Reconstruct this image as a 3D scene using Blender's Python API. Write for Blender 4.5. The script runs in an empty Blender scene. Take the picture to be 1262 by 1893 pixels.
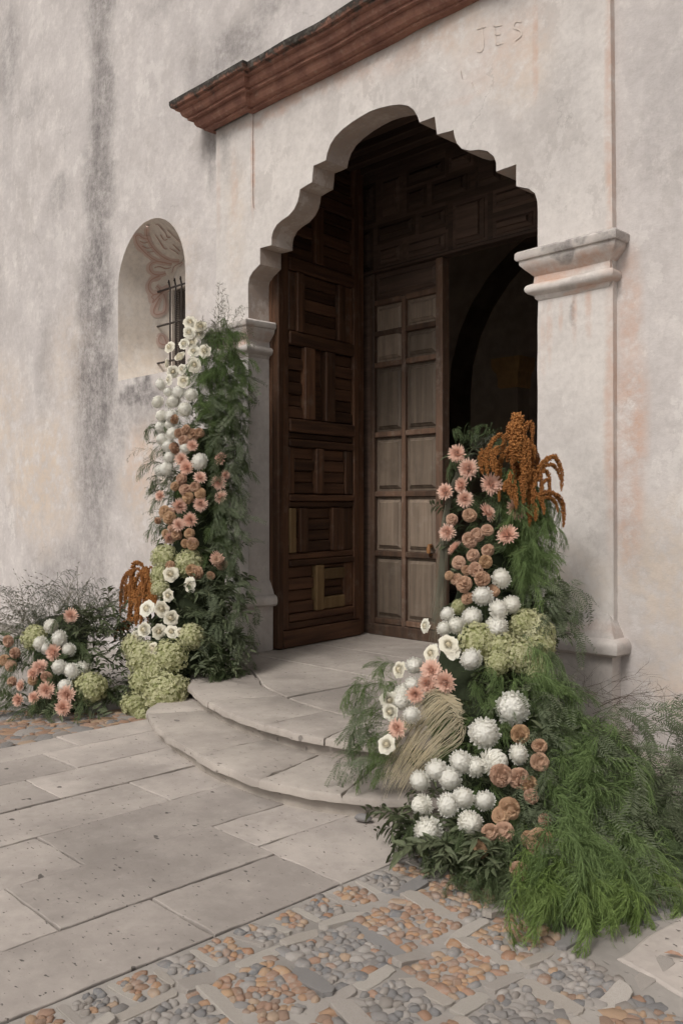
import bpy, bmesh, math, random
from mathutils import Vector, Matrix, Quaternion, noise
random.seed(11)
S = bpy.context.scene
COL = S.collection
# ------------------------------------------------------------------ camera
cam_d = bpy.data.cameras.new('camera'); cam = bpy.data.objects.new('camera', cam_d); COL.objects.link(cam)
S.camera = cam
cam_d.sensor_fit = 'VERTICAL'; cam_d.sensor_height = 36.0; cam_d.sensor_width = 24.0
cam_d.lens = 36.0 * 1649.53 / 1893.0
cam_d.clip_start = 0.05; cam_d.clip_end = 400
YAW, PITCH, ROLL = .8015, -.0083, -.001
_f = Vector((-math.sin(YAW) * math.cos(PITCH), math.cos(YAW) * math.cos(PITCH), math.sin(PITCH)))
_r = Vector((math.cos(YAW), math.sin(YAW), 0)); _u = _r.cross(_f)
_r2 = _r * math.cos(ROLL) + _u * math.sin(ROLL); _u2 = -_r * math.sin(ROLL) + _u * math.cos(ROLL)
_m = Matrix((_r2, _u2, -_f)).transposed().to_4x4(); _m.translation = Vector((3.8727, -4.0, 1.26))
cam.matrix_world = _m
# ------------------------------------------------------------------ world, sun, exposure
SUN_EL, SUN_AZ = math.radians(47), math.radians(172)      # azimuth measured from +Y clockwise
W = bpy.data.worlds.new('World'); S.world = W; W.use_nodes = True
wn, wl = W.node_tree.nodes, W.node_tree.links
bg = wn['Background']; sky = wn.new('ShaderNodeTexSky'); sky.sky_type = 'NISHITA'; sky.sun_disc = False
sky.sun_elevation = SUN_EL; sky.sun_rotation = SUN_AZ; sky.air_density = 1.0; sky.dust_density = 4.0; sky.ozone_density = 1.0
bw = wn.new('ShaderNodeHueSaturation'); bw.inputs['Saturation'].default_value = 0.08       # a thin white overcast
wl.new(sky.outputs[0], bw.inputs['Color']); wt = wn.new('ShaderNodeMix'); wt.data_type = 'RGBA'; wt.blend_type = 'MULTIPLY'; wt.inputs[0].default_value = 1; wt.inputs[7].default_value = (1, .978, .948, 1)   # cloud cover is warm white
wl.new(bw.outputs[0], wt.inputs[6]); wl.new(wt.outputs[2], bg.inputs[0]); bg.inputs[1].default_value = 0.082
sd = bpy.data.lights.new('sun', 'SUN'); sun = bpy.data.objects.new('sun', sd); COL.objects.link(sun)
sd.energy = 1.5; sd.angle = math.radians(17); sd.color = (1, .955, .895)
sdir = Vector((math.sin(SUN_AZ) * math.cos(SUN_EL), math.cos(SUN_AZ) * math.cos(SUN_EL), math.sin(SUN_EL)))
sun.rotation_euler = sdir.to_track_quat('Z', 'Y').to_euler(); sun.location = (3, -6, 8)
vs = S.view_settings; vs.view_transform = 'Standard'; vs.look = 'None'; vs.exposure = 0.34; vs.gamma = 1.0; vs.use_curve_mapping = False
S.render.engine = 'CYCLES'
S.cycles.use_adaptive_sampling = True; S.cycles.adaptive_threshold = 0.04; S.cycles.max_bounces = 5; S.cycles.diffuse_bounces = 3; S.cycles.glossy_bounces = 2; S.cycles.transmission_bounces = 3; S.cycles.transparent_max_bounces = 4

# ------------------------------------------------------------------ helpers
def link(name, me, mat=None, parent=None, smooth=False):
    o = bpy.data.objects.new(name, me); COL.objects.link(o)
    if mat is not None and me is not None and not me.materials: me.materials.append(mat)
    if parent is not None: o.parent = parent
    if smooth and me is not None: me.shade_smooth()
    return o
def pydata(name, v, f, attr=None):
    me = bpy.data.meshes.new(name); me.from_pydata([tuple(p) for p in v], [], f); me.update()
    if attr is not None:
        a = me.attributes.new('t', 'FLOAT', 'POINT'); a.data.foreach_set('value', attr)
    return me
def empty(name, loc=(0, 0, 0), parent=None):
    o = bpy.data.objects.new(name, None); COL.objects.link(o); o.location = loc; o.empty_display_size = .1
    if parent is not None: o.parent = parent
    return o
def tag(o, label=None, cat=None, group=None, kind=None):
    if label: o['label'] = label
    if cat: o['category'] = cat
    if group: o['group'] = group
    if kind: o['kind'] = kind
    return o
def boxdata(x0, x1, y0, y1, z0, z1, b=0.0):
    """box, optionally with chamfered edges (24 verts)"""
    bm = bmesh.new(); bmesh.ops.create_cube(bm, size=1)
    for v in bm.verts:
        v.co = Vector(((x0 + x1) / 2 + v.co.x * (x1 - x0), (y0 + y1) / 2 + v.co.y * (y1 - y0), (z0 + z1) / 2 + v.co.z * (z1 - z0)))
    if b: bmesh.ops.bevel(bm, geom=bm.edges[:], offset=b, segments=1, affect='EDGES', profile=.5)
    return bm
def bm_obj(name, bm, mat, parent=None, smooth=False):
    bmesh.ops.recalc_face_normals(bm, faces=bm.faces[:])
    me = bpy.data.meshes.new(name); bm.to_mesh(me); bm.free()
    return link(name, me, mat, parent, smooth)
def box(name, x0, x1, y0, y1, z0, z1, mat, parent=None, b=0.0):
    return bm_obj(name, boxdata(x0, x1, y0, y1, z0, z1, b), mat, parent)
def prism_xz(outer, holes, y0, y1):
    """2D outline (x,z) with holes, filled and extruded from y0 (front) to y1"""
    bm = bmesh.new(); loops = []
    for lp in [outer] + holes:
        vs_ = [bm.verts.new((x, y0, z)) for x, z in lp]
        es = [bm.edges.new((vs_[i], vs_[(i + 1) % len(vs_)])) for i in range(len(vs_))]
        loops.append((vs_, es))
    bmesh.ops.triangle_fill(bm, edges=[e for _, es in loops for e in es], use_beauty=True, use_dissolve=False)
    front = bm.faces[:]
    r = bmesh.ops.extrude_face_region(bm, geom=front, use_keep_orig=True)
    bmesh.ops.translate(bm, verts=[g for g in r['geom'] if isinstance(g, bmesh.types.BMVert)], vec=(0, y1 - y0, 0))
    bmesh.ops.recalc_face_normals(bm, faces=bm.faces[:])
    return bm
def sweep(path, prof, closed_ends=True, jit=0.0):
    """path: list of (x,y) with outward side to the RIGHT of travel; prof: list of (offset,z)"""
    n = len(path); vv = []; ff = []
    nor = []
    for i in range(n - 1):
        d = (Vector(path[i + 1]) - Vector(path[i])).normalized(); nor.append(Vector((d.y, -d.x)))
    for i in range(n):
        if i == 0: m = nor[0]
        elif i == n - 1: m = nor[-1]
        else:
            m = (nor[i - 1] + nor[i]); m = m / max(.3, m.dot(nor[i]))
        for o, z in prof:
            p = Vector(path[i]) + m * o
            j = noise.noise_vector(Vector((p.x * 3, p.y * 3, z * 3))) * jit
            vv.append((p.x + j.x, p.y + j.y, z + j.z))
    k = len(prof)
    for i in range(n - 1):
        for j in range(k - 1):
            ff.append((i * k + j, (i + 1) * k + j, (i + 1) * k + j + 1, i * k + j + 1))
    if closed_ends:
        ff.append(tuple(range(k))[::-1]); ff.append(tuple((n - 1) * k + j for j in range(k)))
    return vv, ff
def subdiv_path(p, step):
    o = []
    for a, b in zip(p[:-1], p[1:]):
        L = math.dist(a, b); m = max(1, int(L / step))
        o += [tuple(a[i] + (b[i] - a[i]) * k / m for i in range(len(a))) for k in range(m)]
    return o + [p[-1]]
def catmull(P, n=8):
    P = [Vector(p) for p in P]; Q = [P[0] * 2 - P[1]] + P + [P[-1] * 2 - P[-2]]; o = []
    for i in range(1, len(Q) - 2):
        for k in range(n):
            t = k / n
            o.append(.5 * ((2 * Q[i]) + (Q[i + 1] - Q[i - 1]) * t + (2 * Q[i - 1] - 5 * Q[i] + 4 * Q[i + 1] - Q[i + 2]) * t * t + (3 * Q[i] - Q[i - 1] - 3 * Q[i + 1] + Q[i + 2]) * t ** 3))
    return o + [P[-1]]

# ------------------------------------------------------------------ materials
class NT:
    def __init__(s, name):
        s.m = bpy.data.materials.new(name); s.m.use_nodes = True; s.n = s.m.node_tree.nodes; s.l = s.m.node_tree.links
        s.b = s.n['Principled BSDF']; s.out = s.n['Material Output']; s.b.inputs['Specular IOR Level'].default_value = .25
    def node(s, t, **k):
        n = s.n.new(t)
        for a, v in k.items(): setattr(n, a, v)
        return n
    def set(s, sock, v):
        if isinstance(v, bpy.types.NodeSocket): s.l.new(v, sock)
        elif isinstance(v, (tuple, list)) and len(v) == 3 and sock.type == 'RGBA': sock.default_value = (*v, 1)
        else: sock.default_value = v
    def co(s): 
        if not hasattr(s, '_co'): s._co = s.node('ShaderNodeTexCoord').outputs['Object']
        return s._co
    def mp(s, vec, sc=(1, 1, 1), lo=(0, 0, 0)):
        n = s.node('ShaderNodeMapping'); s.set(n.inputs['Vector'], vec); n.inputs['Scale'].default_value = sc; n.inputs['Location'].default_value = lo
        return n.outputs[0]
    def noise(s, vec, sc, det=5, ro=.55, out=0):
        n = s.node('ShaderNodeTexNoise'); s.set(n.inputs['Vector'], vec); n.inputs['Scale'].default_value = sc; n.inputs['Detail'].default_value = det; n.inputs['Roughness'].default_value = ro
        return n.outputs[out]
    def ramp(s, v, a, b, lo=0., hi=1.):
        n = s.node('ShaderNodeMapRange'); n.interpolation_type = 'SMOOTHSTEP'; s.set(n.inputs[0], v)
        for i, x in zip((1, 2, 3, 4), (a, b, lo, hi)): n.inputs[i].default_value = x
        return n.outputs[0]
    def math(s, op, a, b=0.):
        n = s.node('ShaderNodeMath', operation=op); s.set(n.inputs[0], a); s.set(n.inputs[1], b); return n.outputs[0]
    def vm(s, op, a, b=(0, 0, 0)):
        n = s.node('ShaderNodeVectorMath', operation=op); s.set(n.inputs[0], a); s.set(n.inputs[1], b)
        return n.outputs[1] if op == 'LENGTH' else n.outputs[0]
    def mix(s, fac, a, b, mode='MIX'):
        n = s.node('ShaderNodeMix', data_type='RGBA', blend_type=mode); s.set(n.inputs[0], fac); s.set(n.inputs[6], a); s.set(n.inputs[7], b); return n.outputs[2]
    def bump(s, h, st=.3, d=.01, prev=None):
        n = s.node('ShaderNodeBump'); n.inputs['Strength'].default_value = st; n.inputs['Distance'].default_value = d; s.set(n.inputs['Height'], h)
        if prev is not None: s.l.new(prev, n.inputs['Normal'])
        return n.outputs[0]
    def rnd(s): return s.node('ShaderNodeObjectInfo').outputs['Random']
    def attr(s, nm): return s.node('ShaderNodeAttribute', attribute_name=nm).outputs['Fac']
    def done(s, col, rough=.85, nrm=None):
        s.set(s.b.inputs['Base Color'], col); s.set(s.b.inputs['Roughness'], rough)
        if nrm is not None: s.l.new(nrm, s.b.inputs['Normal'])
        return s.m
    def blobs(s, vec, L):
        """sum of soft elliptical patches (x,z,rx,rz,strength) in the wall plane"""
        tot = None
        for x, z, rx, rz, st in L:
            v = s.vm('SUBTRACT', vec, (x, 0, z)); v = s.vm('MULTIPLY', v, (1 / rx, 0, 1 / rz)); d = s.vm('LENGTH', v)
            r = s.ramp(d, 1.0, .25, 0, st)
            tot = r if tot is None else s.math('MAXIMUM', tot, r)
        return tot

def plaster(name, ca, cb, grey, pink, warm=(), bumpst=.6, fleck=.6):
    t = NT(name); co = t.co()
    wv = t.noise(co, 1.7, 4, .6, 1); wv = t.vm('SUBTRACT', wv, (.5, .5, .5)); wv = t.vm('MULTIPLY', wv, (.42, .3, .8)); warp = t.vm('ADD', co, wv); warp2 = t.vm('ADD', co, t.vm('MULTIPLY', wv, (.12, .1, .5)))
    n1 = t.noise(co, .8, 6, .6); n2 = t.noise(t.mp(co, (1, 1, .8), (3, 1, 2)), 3.6, 8, .68); n3 = t.noise(co, 38, 5, .7); n4 = t.noise(co, 9, 8, .72); n5 = t.noise(co, 24, 8, .78)
    c = t.mix(t.ramp(n1, .35, .65), ca, cb)
    c = t.mix(t.ramp(n2, .46, .70, 0, .42), c, (.385, .35, .336))
    c = t.mix(t.ramp(n2, .50, .28, 0, .4), c, (.74, .69, .65))
    c = t.mix(t.ramp(n5, .42, .64, 0, .26), c, (.37, .335, .315)); c = t.mix(t.ramp(n4, .5, .3, 0, .3), c, (.76, .71, .67))
    fl = t.noise(t.mp(co, (1, 1, .7), (7, 2, 5)), 4.2, 12, .72); fm = t.noise(co, .9, 3, .5)
    c = t.mix(t.math('MULTIPLY', t.ramp(fl, .535, .56, 0, .42), t.ramp(fm, .40, .62)), c, (.40, .365, .345))
    c = t.mix(t.math('MULTIPLY', t.ramp(fl, .44, .425, 0, .35), t.ramp(fm, .62, .40)), c, (.72, .68, .645))
    if warm:
        w = t.math('MULTIPLY', t.blobs(warp, warm), t.ramp(n4, .35, .62)); c = t.mix(w, c, (.60, .49, .39))
    vo = t.node('ShaderNodeTexVoronoi', feature='DISTANCE_TO_EDGE'); vo.inputs['Scale'].default_value = 1.15; t.set(vo.inputs['Vector'], t.vm('ADD', co, t.vm('MULTIPLY', t.vm('SUBTRACT', t.noise(co, 5, 6, .65, 1), (.5, .5, .5)), (.35, .2, .35))))
    ck = t.math('MULTIPLY', t.ramp(vo.outputs['Distance'], .0075, .001), t.ramp(t.noise(co, 1.6, 3, .5), .56, .64, 0, .32)); c = t.mix(ck, c, (.2, .18, .165))
    if pink:
        p = t.math('MULTIPLY', t.blobs(warp2, pink), t.ramp(n4, .30, .66)); c = t.mix(p, c, (.53, .36, .285))
    if grey:
        stre = t.noise(t.mp(co, (1, 1, .22)), 9, 6, .6)
        g = t.math('MULTIPLY', t.blobs(warp, grey), t.math('ADD', t.ramp(n4, .34, .64, .36, .68), t.math('ADD', t.ramp(stre, .38, .66, 0, .2), t.ramp(n5, .42, .62, -.10, .16))))
        c = t.mix(g, c, (.175, .16, .157))
    c = t.mix(t.ramp(n3, .66, .78, 0, fleck), c, (.22, .2, .19))
    h = t.math('ADD', t.math('MULTIPLY', n4, .8), t.math('MULTIPLY', n5, .5))
    b1 = t.bump(t.noise(co, 3.2, 3, .5), .5, .03); b2 = t.bump(h, bumpst, .008, b1)
    return t.done(c, .92, b2)

GREY_WALL = [(-3.38, 6.0, .36, 1.3, .95), (-3.38, 4.9, .33, 1.1, 1.), (-3.42, 4.1, .40, .8, 1.05), (-3.47, 3.2, .50, 1.05, 1.15), (-3.5, 2.3, .58, 1., 1.1), (-3.52, 1.6, .55, .95, .9), (-3.55, 1.0, .5, .7, .6),
    (-5.35, 6.0, .45, .8, .55), (-4.2, 4.15, .34, .3, .55), (-4.7, 5.3, .4, .3, .35), (-1.45, 4.62, .55, .32, .75), (-.9, 4.78, .5, .25, .55), (-2.35, 5.4, .5, .3, .32), (-1.9, 4.6, .3, .5, .35), (-.28, 4.9, .3, .4, .3),
    (-2.75, 2.26, .7, .14, 1.2), (-2.75, 2.1, .6, .25, .5), (-4.0, .55, 1.2, .5, .6), (-1.75, 3.9, .1, .5, .65), (-5.6, 3.5, .3, 1.0, .3), (-4.5, 2.6, .3, .9, .28), (1.9, 3.1, .2, .8, .22), (-3.15, 2.0, .4, .4, .6), (-2.6, 1.95, .5, .3, .35)]
WARM_WALL = [(-4.6, 1.5, 1.1, .9, .75), (-2.6, 1.5, .6, .8, .7), (-4.0, 2.6, .7, .8, .35), (-2.2, 2.8, .5, .9, .45), (1.9, .9, .5, .5, .55), (2.1, .4, .5, .5, .5), (-5.5, 2.2, .8, .9, .5)]
PINK_WALL = [(-2.75, 1.6, .35, .5, .35), (1.72, 2.2, .09, .4, .8), (1.73, 1.7, .12, .55, 1.), (1.72, 1.25, .10, .45, .8), (2.05, .35, .25, .2, .25)]
M_wall = plaster('old_limewash', (.565, .522, .505), (.51, .472, .46), GREY_WALL, PINK_WALL, WARM_WALL)
PINK_PORTAL = [(1.63, 3.2, .035, 1.1, .75), (1.64, 1.7, .05, .9, .8), (1.52, 2.22, .03, .18, .7), (1.44, 2.24, .025, .2, .8), (1.29, 2.22, .03, .25, .6), (1.25, 2.15, .03, .25, .35), (1.36, 2.26, .02, .12, .6), (-1.17, 3.65, .03, .5, .8), (-1.38, 3.6, .06, .4, .4), (-1.58, 3.6, .04, .5, .3), (1.0, 3.75, .45, .3, .35), (1.2, 3.7, .04, .4, .7), (.8, 3.55, .3, .05, .3), (-.6, 4.03, 1.2, .07, .7), (.4, 3.95, .6, .16, .4), (1.5, 2.55, .3, .1, .5)]
M_portal = plaster('portal_limewash', (.615, .572, .542), (.565, .527, .505), [(-1.5, 3.85, .12, .3, .4), (1.45, 2.26, .03, .12, .7), (1.55, 1.3, .2, .6, .18), (1.4, 3.2, .2, .6, .15), (.3, 3.85, .3, .12, .2)], PINK_PORTAL, [(-1.4, 3.4, .2, .6, .4), (.6, 3.95, .5, .2, .4), (1.1, 3.6, .3, .3, .4), (-1.4, .5, .3, .6, .5), (1.45, .8, .3, .3, .3)], .25, .4)
M_imp = plaster('impost_limewash', (.60, .55, .515), (.53, .48, .45), [(1.45, 2.60, .5, .03, .9), (-1.45, 2.60, .5, .03, .7), (1.7, 2.57, .12, .1, .9), (1.45, 2.40, .12, .05, .35), (1.45, .64, .4, .1, .55), (1.6, .56, .3, .1, .4)], [(1.4, 2.485, .6, .065, 1.), (1.4, 2.335, .6, .03, .9), (-1.4, 2.485, .6, .06, .9), (1.66, 2.45, .1, .12, .8), (1.5, .60, .5, .05, .5)], (), .35, .6)
M_intra = plaster('intrados_brown', (.47, .375, .315), (.40, .315, .265), [], [], (), .3, .3)
M_niche = plaster('niche_limewash', (.70, .63, .56), (.65, .58, .515), [], [], [(-2.9, 2.6, .5, .4, .5)], .2, .2)

def stone(name, ca, cb, pit=.6, var=.25):
    t = NT(name); co = t.co(); r = t.rnd()
    off = t.node('ShaderNodeCombineXYZ'); t.set(off.inputs[0], t.math('MULTIPLY', r, 37.)); t.set(off.inputs[1], t.math('MULTIPLY', r, 11.)); v = t.vm('ADD', co, off.outputs[0])
    n1 = t.noise(v, 2.2, 7, .6); n2 = t.noise(v, 14, 6, .7); n3 = t.noise(t.mp(v, (1, 2.2, 1)), 34, 2, .5); nd = t.noise(co, 1.1, 8, .66); n5 = t.noise(t.mp(v, (1, 1.6, 1)), 11, 2, .45)
    c = t.mix(t.ramp(n1, .34, .66), ca, cb)
    c = t.mix(t.ramp(n2, .45, .75, 0, .35), c, tuple(x * .66 for x in ca))
    c = t.mix(t.ramp(n2, .48, .25, 0, .3), c, tuple(min(1, x * 1.25) for x in ca))
    c = t.mix(t.ramp(nd, .46, .66, 0, .5), c, tuple(x * .6 for x in cb)); c = t.mix(t.ramp(nd, .46, .30, 0, .4), c, tuple(min(1, x * 1.18) for x in ca))
    pm = t.math('MAXIMUM', t.ramp(n3, .665, .73, 0, pit), t.ramp(n5, .705, .745, 0, pit)); c = t.mix(pm, c, (.085, .075, .07))
    hsv = t.node('ShaderNodeHueSaturation'); t.set(hsv.inputs['Value'], t.ramp(r, 0, 1, 1 - var / 2, 1 + var / 2)); t.set(hsv.inputs['Color'], c)
    b0 = t.bump(t.noise(v, 4, 3), .4, .02); b1 = t.bump(t.math('SUBTRACT', t.math('MULTIPLY', n2, .5), pm), .55, .008, b0)
    return t.done(hsv.outputs[0], .8, b1)
M_slab = stone('worn_paving_stone', (.44, .392, .357), (.335, .297, .272), .85, .26)
M_step = stone('worn_step_stone', (.43, .383, .342), (.34, .30, .27), .6, .1)
M_riser = stone('rubble_riser', (.40, .355, .31), (.34, .30, .265), .5, .1)
M_mortar = stone('grey_mortar', (.36, .33, .302), (.28, .256, .236), .4, 0)
M_joint = stone('dark_joint', (.07, .06, .052), (.05, .043, .038), .3, 0)

def pebblemat(name, cols):
    t = NT(name); r = t.math('FRACT', t.math('ADD', t.rnd(), t.attr('t'))); cr = t.node('ShaderNodeValToRGB'); cr.color_ramp.interpolation = 'CONSTANT'
    els = cr.color_ramp.elements
    while len(els) < len(cols): els.new(.5)
    for i, c in enumerate(cols): els[i].position = i / len(cols); els[i].color = (*c, 1)
    t.set(cr.inputs[0], r); co = t.co(); n = t.noise(co, 22, 5, .65); n2 = t.noise(co, 60, 4, .6)
    c = t.mix(t.ramp(n, .4, .7, 0, .35), cr.outputs[0], (.21, .175, .15)); c = t.mix(t.ramp(n2, .45, .7, 0, .5), c, (.34, .305, .275))
    return t.done(c, .8, t.bump(n2, .4, .004))
M_peb_o = pebblemat('ochre_pebble', [(.345, .205, .12), (.29, .165, .102), (.36, .235, .145), (.25, .16, .112), (.31, .187, .128), (.35, .25, .175), (.285, .20, .155)])
M_peb_g = pebblemat('grey_pebble', [(.22, .21, .205), (.165, .165, .17), (.27, .25, .235), (.19, .18, .175), (.24, .215, .195), (.31, .285, .265)])
M_band_l = pebblemat('pale_edging_stone', [(.38, .35, .315), (.33, .30, .275), (.41, .375, .34), (.36, .325, .29)])
M_band_d = pebblemat('slate_edging_stone', [(.21, .205, .205), (.25, .24, .235), (.185, .18, .18)])

def wood(name, ca, cb, axis=2, sc=1.0, rough=.6, dust=0.):
    t = NT(name); co = t.co(); r = t.rnd()
    off = t.node('ShaderNodeCombineXYZ'); t.set(off.inputs[0], t.math('MULTIPLY', r, 23.)); t.set(off.inputs[2], t.math('MULTIPLY', r, 31.)); v = t.vm('ADD', co, off.outputs[0])
    s = [26 * sc, 26 * sc, 26 * sc]; s[axis] = 1.6 * sc
    n = t.noise(t.mp(v, tuple(s)), 1, 6, .65); n2 = t.noise(v, 5, 5, .6)
    c = t.mix(t.ramp(n, .3, .7), ca, cb); c = t.mix(t.ramp(n2, .5, .8, 0, .6), c, tuple(x * .5 for x in ca))
    if dust: c = t.mix(t.ramp(t.noise(v, 9, 7, .7), .5, .75, 0, dust), c, (.30, .26, .22))
    hsv = t.node('ShaderNodeHueSaturation'); t.set(hsv.inputs['Value'], t.ramp(r, 0, 1, .65, 1.35)); t.set(hsv.inputs['Color'], c)
    return t.done(hsv.outputs[0], rough, t.bump(n, .5, .004))
M_doorv = wood('dark_door_wood', (.135, .066, .036), (.056, .028, .017), 2, 1.0, .55, .22)
M_doorh = wood('dark_door_board', (.108, .053, .029), (.046, .023, .0145), 1)
M_doorlight = wood('bleached_door_block', (.19, .125, .06), (.12, .075, .035))
M_screen = wood('weathered_panel', (.215, .165, .125), (.135, .103, .079), 2, .8, .55, .25)
M_frame = wood('red_brown_frame', (.145, .086, .057), (.078, .05, .037), 2, .9, .55, .35)
M_coffer = wood('coffer_wood', (.115, .075, .056), (.065, .044, .035), 0)

t = NT('terracotta_cornice'); co = t.co(); n = t.noise(co, 5, 7, .65); n2 = t.noise(co, 24, 6, .7)
zz = t.node('ShaderNodeSeparateXYZ'); t.set(zz.inputs[0], co)
c = t.mix(t.ramp(n, .35, .65), (.30, .15, .108), (.20, .095, .072)); c = t.mix(t.ramp(n2, .5, .72, 0, .55), c, (.37, .25, .19)); c = t.mix(t.ramp(n2, .45, .25, 0, .5), c, (.13, .07, .05))
soot = t.ramp(t.math('ADD', zz.outputs[2], t.math('MULTIPLY', t.math('ADD', n2, n), .14)), 4.345, 4.385); c = t.mix(soot, c, t.mix(t.ramp(n2, .45, .7), (.035, .03, .026), (.11, .098, .085)))
M_corn = t.done(c, .9, t.bump(t.math('ADD', n, n2), .6, .012))

def plain(name, c, r=.7, var=.3, sc=20, metal=0):
    t = NT(name); n = t.noise(t.co(), sc, 5, .6); t.b.inputs['Metallic'].default_value = metal
    return t.done(t.mix(n, tuple(x * (1 - var) for x in c), tuple(x * (1 + var) for x in c)), r, t.bump(n, .2, .003))
M_iron = plain('wrought_iron', (.06, .05, .045), .6); M_dark = plain('window_dark', (.03, .028, .027), .5)
M_mesh = plain('wire_screen', (.075, .06, .05), .7); M_nave = plain('nave_plaster', (.40, .32, .25), .9, .5, 3); M_nfloor = plain('nave_floor', (.16, .13, .11), .7)
M_gold = plain('gilded_stone', (.55, .34, .15), .6); M_paint = plain('fresco_red', (.47, .30, .25), .95, .12, 30); M_wash = plain('fresco_wash', (.56, .43, .375), .95, .1, 12); M_ltr = plain('faded_letter', (.61, .53, .475), .95, .1, 30)
M_edge = plain('faded_border', (.60, .51, .455), .95, .14, 14)
M_bronze = plain('knob_bronze', (.25, .12, .05), .45, .4)

def leafmat(name, a, b, tr=.3, sc=6):
    t = NT(name); r = t.rnd(); n = t.noise(t.co(), sc, 3, .5); 
    c = t.mix(r, a, b); c = t.mix(t.ramp(n, .35, .65, 0, .5), c, tuple(x * .55 for x in a))
    t.set(t.b.inputs['Base Color'], c); t.b.inputs['Roughness'].default_value = .55
    tl = t.node('ShaderNodeBsdfTranslucent'); t.set(tl.inputs[0], c); ms = t.node('ShaderNodeMixShader'); ms.inputs[0].default_value = tr
    t.l.new(t.b.outputs[0], ms.inputs[1]); t.l.new(tl.outputs[0], ms.inputs[2]); t.l.new(ms.outputs[0], t.out.inputs[0]); return t.m
def petalmat(name, base, tip, alt, tr=.32):
    """base to tip colour along the petal (attribute t), drifting to alt from flower to flower"""
    t = NT(name); r = t.rnd(); a = t.attr('t'); tp = t.mix(t.ramp(r, .2, 1., 0, .8), tip, alt); c = t.mix(t.ramp(a, .0, .75), base, tp)
    t.set(t.b.inputs['Base Color'], c); t.b.inputs['Roughness'].default_value = .65
    tl = t.node('ShaderNodeBsdfTranslucent'); t.set(tl.inputs[0], c); ms = t.node('ShaderNodeMixShader'); ms.inputs[0].default_value = tr
    t.l.new(t.b.outputs[0], ms.inputs[1]); t.l.new(tl.outputs[0], ms.inputs[2]); t.l.new(ms.outputs[0], t.out.inputs[0]); return t.m
M_hair = leafmat('fern_green', (.155, .225, .082), (.21, .29, .115)); M_bright = leafmat('bright_fern_green', (.175, .255, .07), (.22, .30, .10))
M_dk = leafmat('deep_fern_green', (.12, .165, .075), (.17, .215, .105)); M_gh = leafmat('grey_fern_green', (.12, .14, .105), (.17, .18, .14))
M_leaf = leafmat('leaf_green', (.088, .108, .056), (.15, .17, .098), .25); M_pep = leafmat('pepper_leaf_green', (.115, .145, .08), (.17, .195, .12), .25)
M_wisp = leafmat('dry_wisp', (.19, .19, .14), (.26, .24, .18), .2); M_gras = leafmat('tan_grass', (.70, .62, .45), (.76, .68, .51), .42); M_twig = leafmat('brown_twig', (.12, .09, .07), (.17, .14, .11), .05)
M_rose = petalmat('cream_rose', (.80, .70, .48), (.87, .84, .74), (.86, .81, .68)); M_ball = petalmat('white_mum', (.86, .84, .74), (.93, .915, .865), (.92, .90, .83), .5)
M_pink = petalmat('peach_mum', (.70, .41, .305), (.86, .62, .515), (.84, .56, .445)); M_brown = petalmat('dusty_brown_bloom', (.31, .17, .10), (.53, .345, .25), (.48, .315, .175)); M_hyd = petalmat('green_hydrangea', (.36, .38, .17), (.56, .55, .335), (.60, .575, .38))
M_amar = leafmat('rust_amaranth', (.46, .20, .06), (.36, .145, .045), .25, 60); M_filler = plain('dark_filler', (.028, .036, .018), .95, .6, 30)

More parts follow.
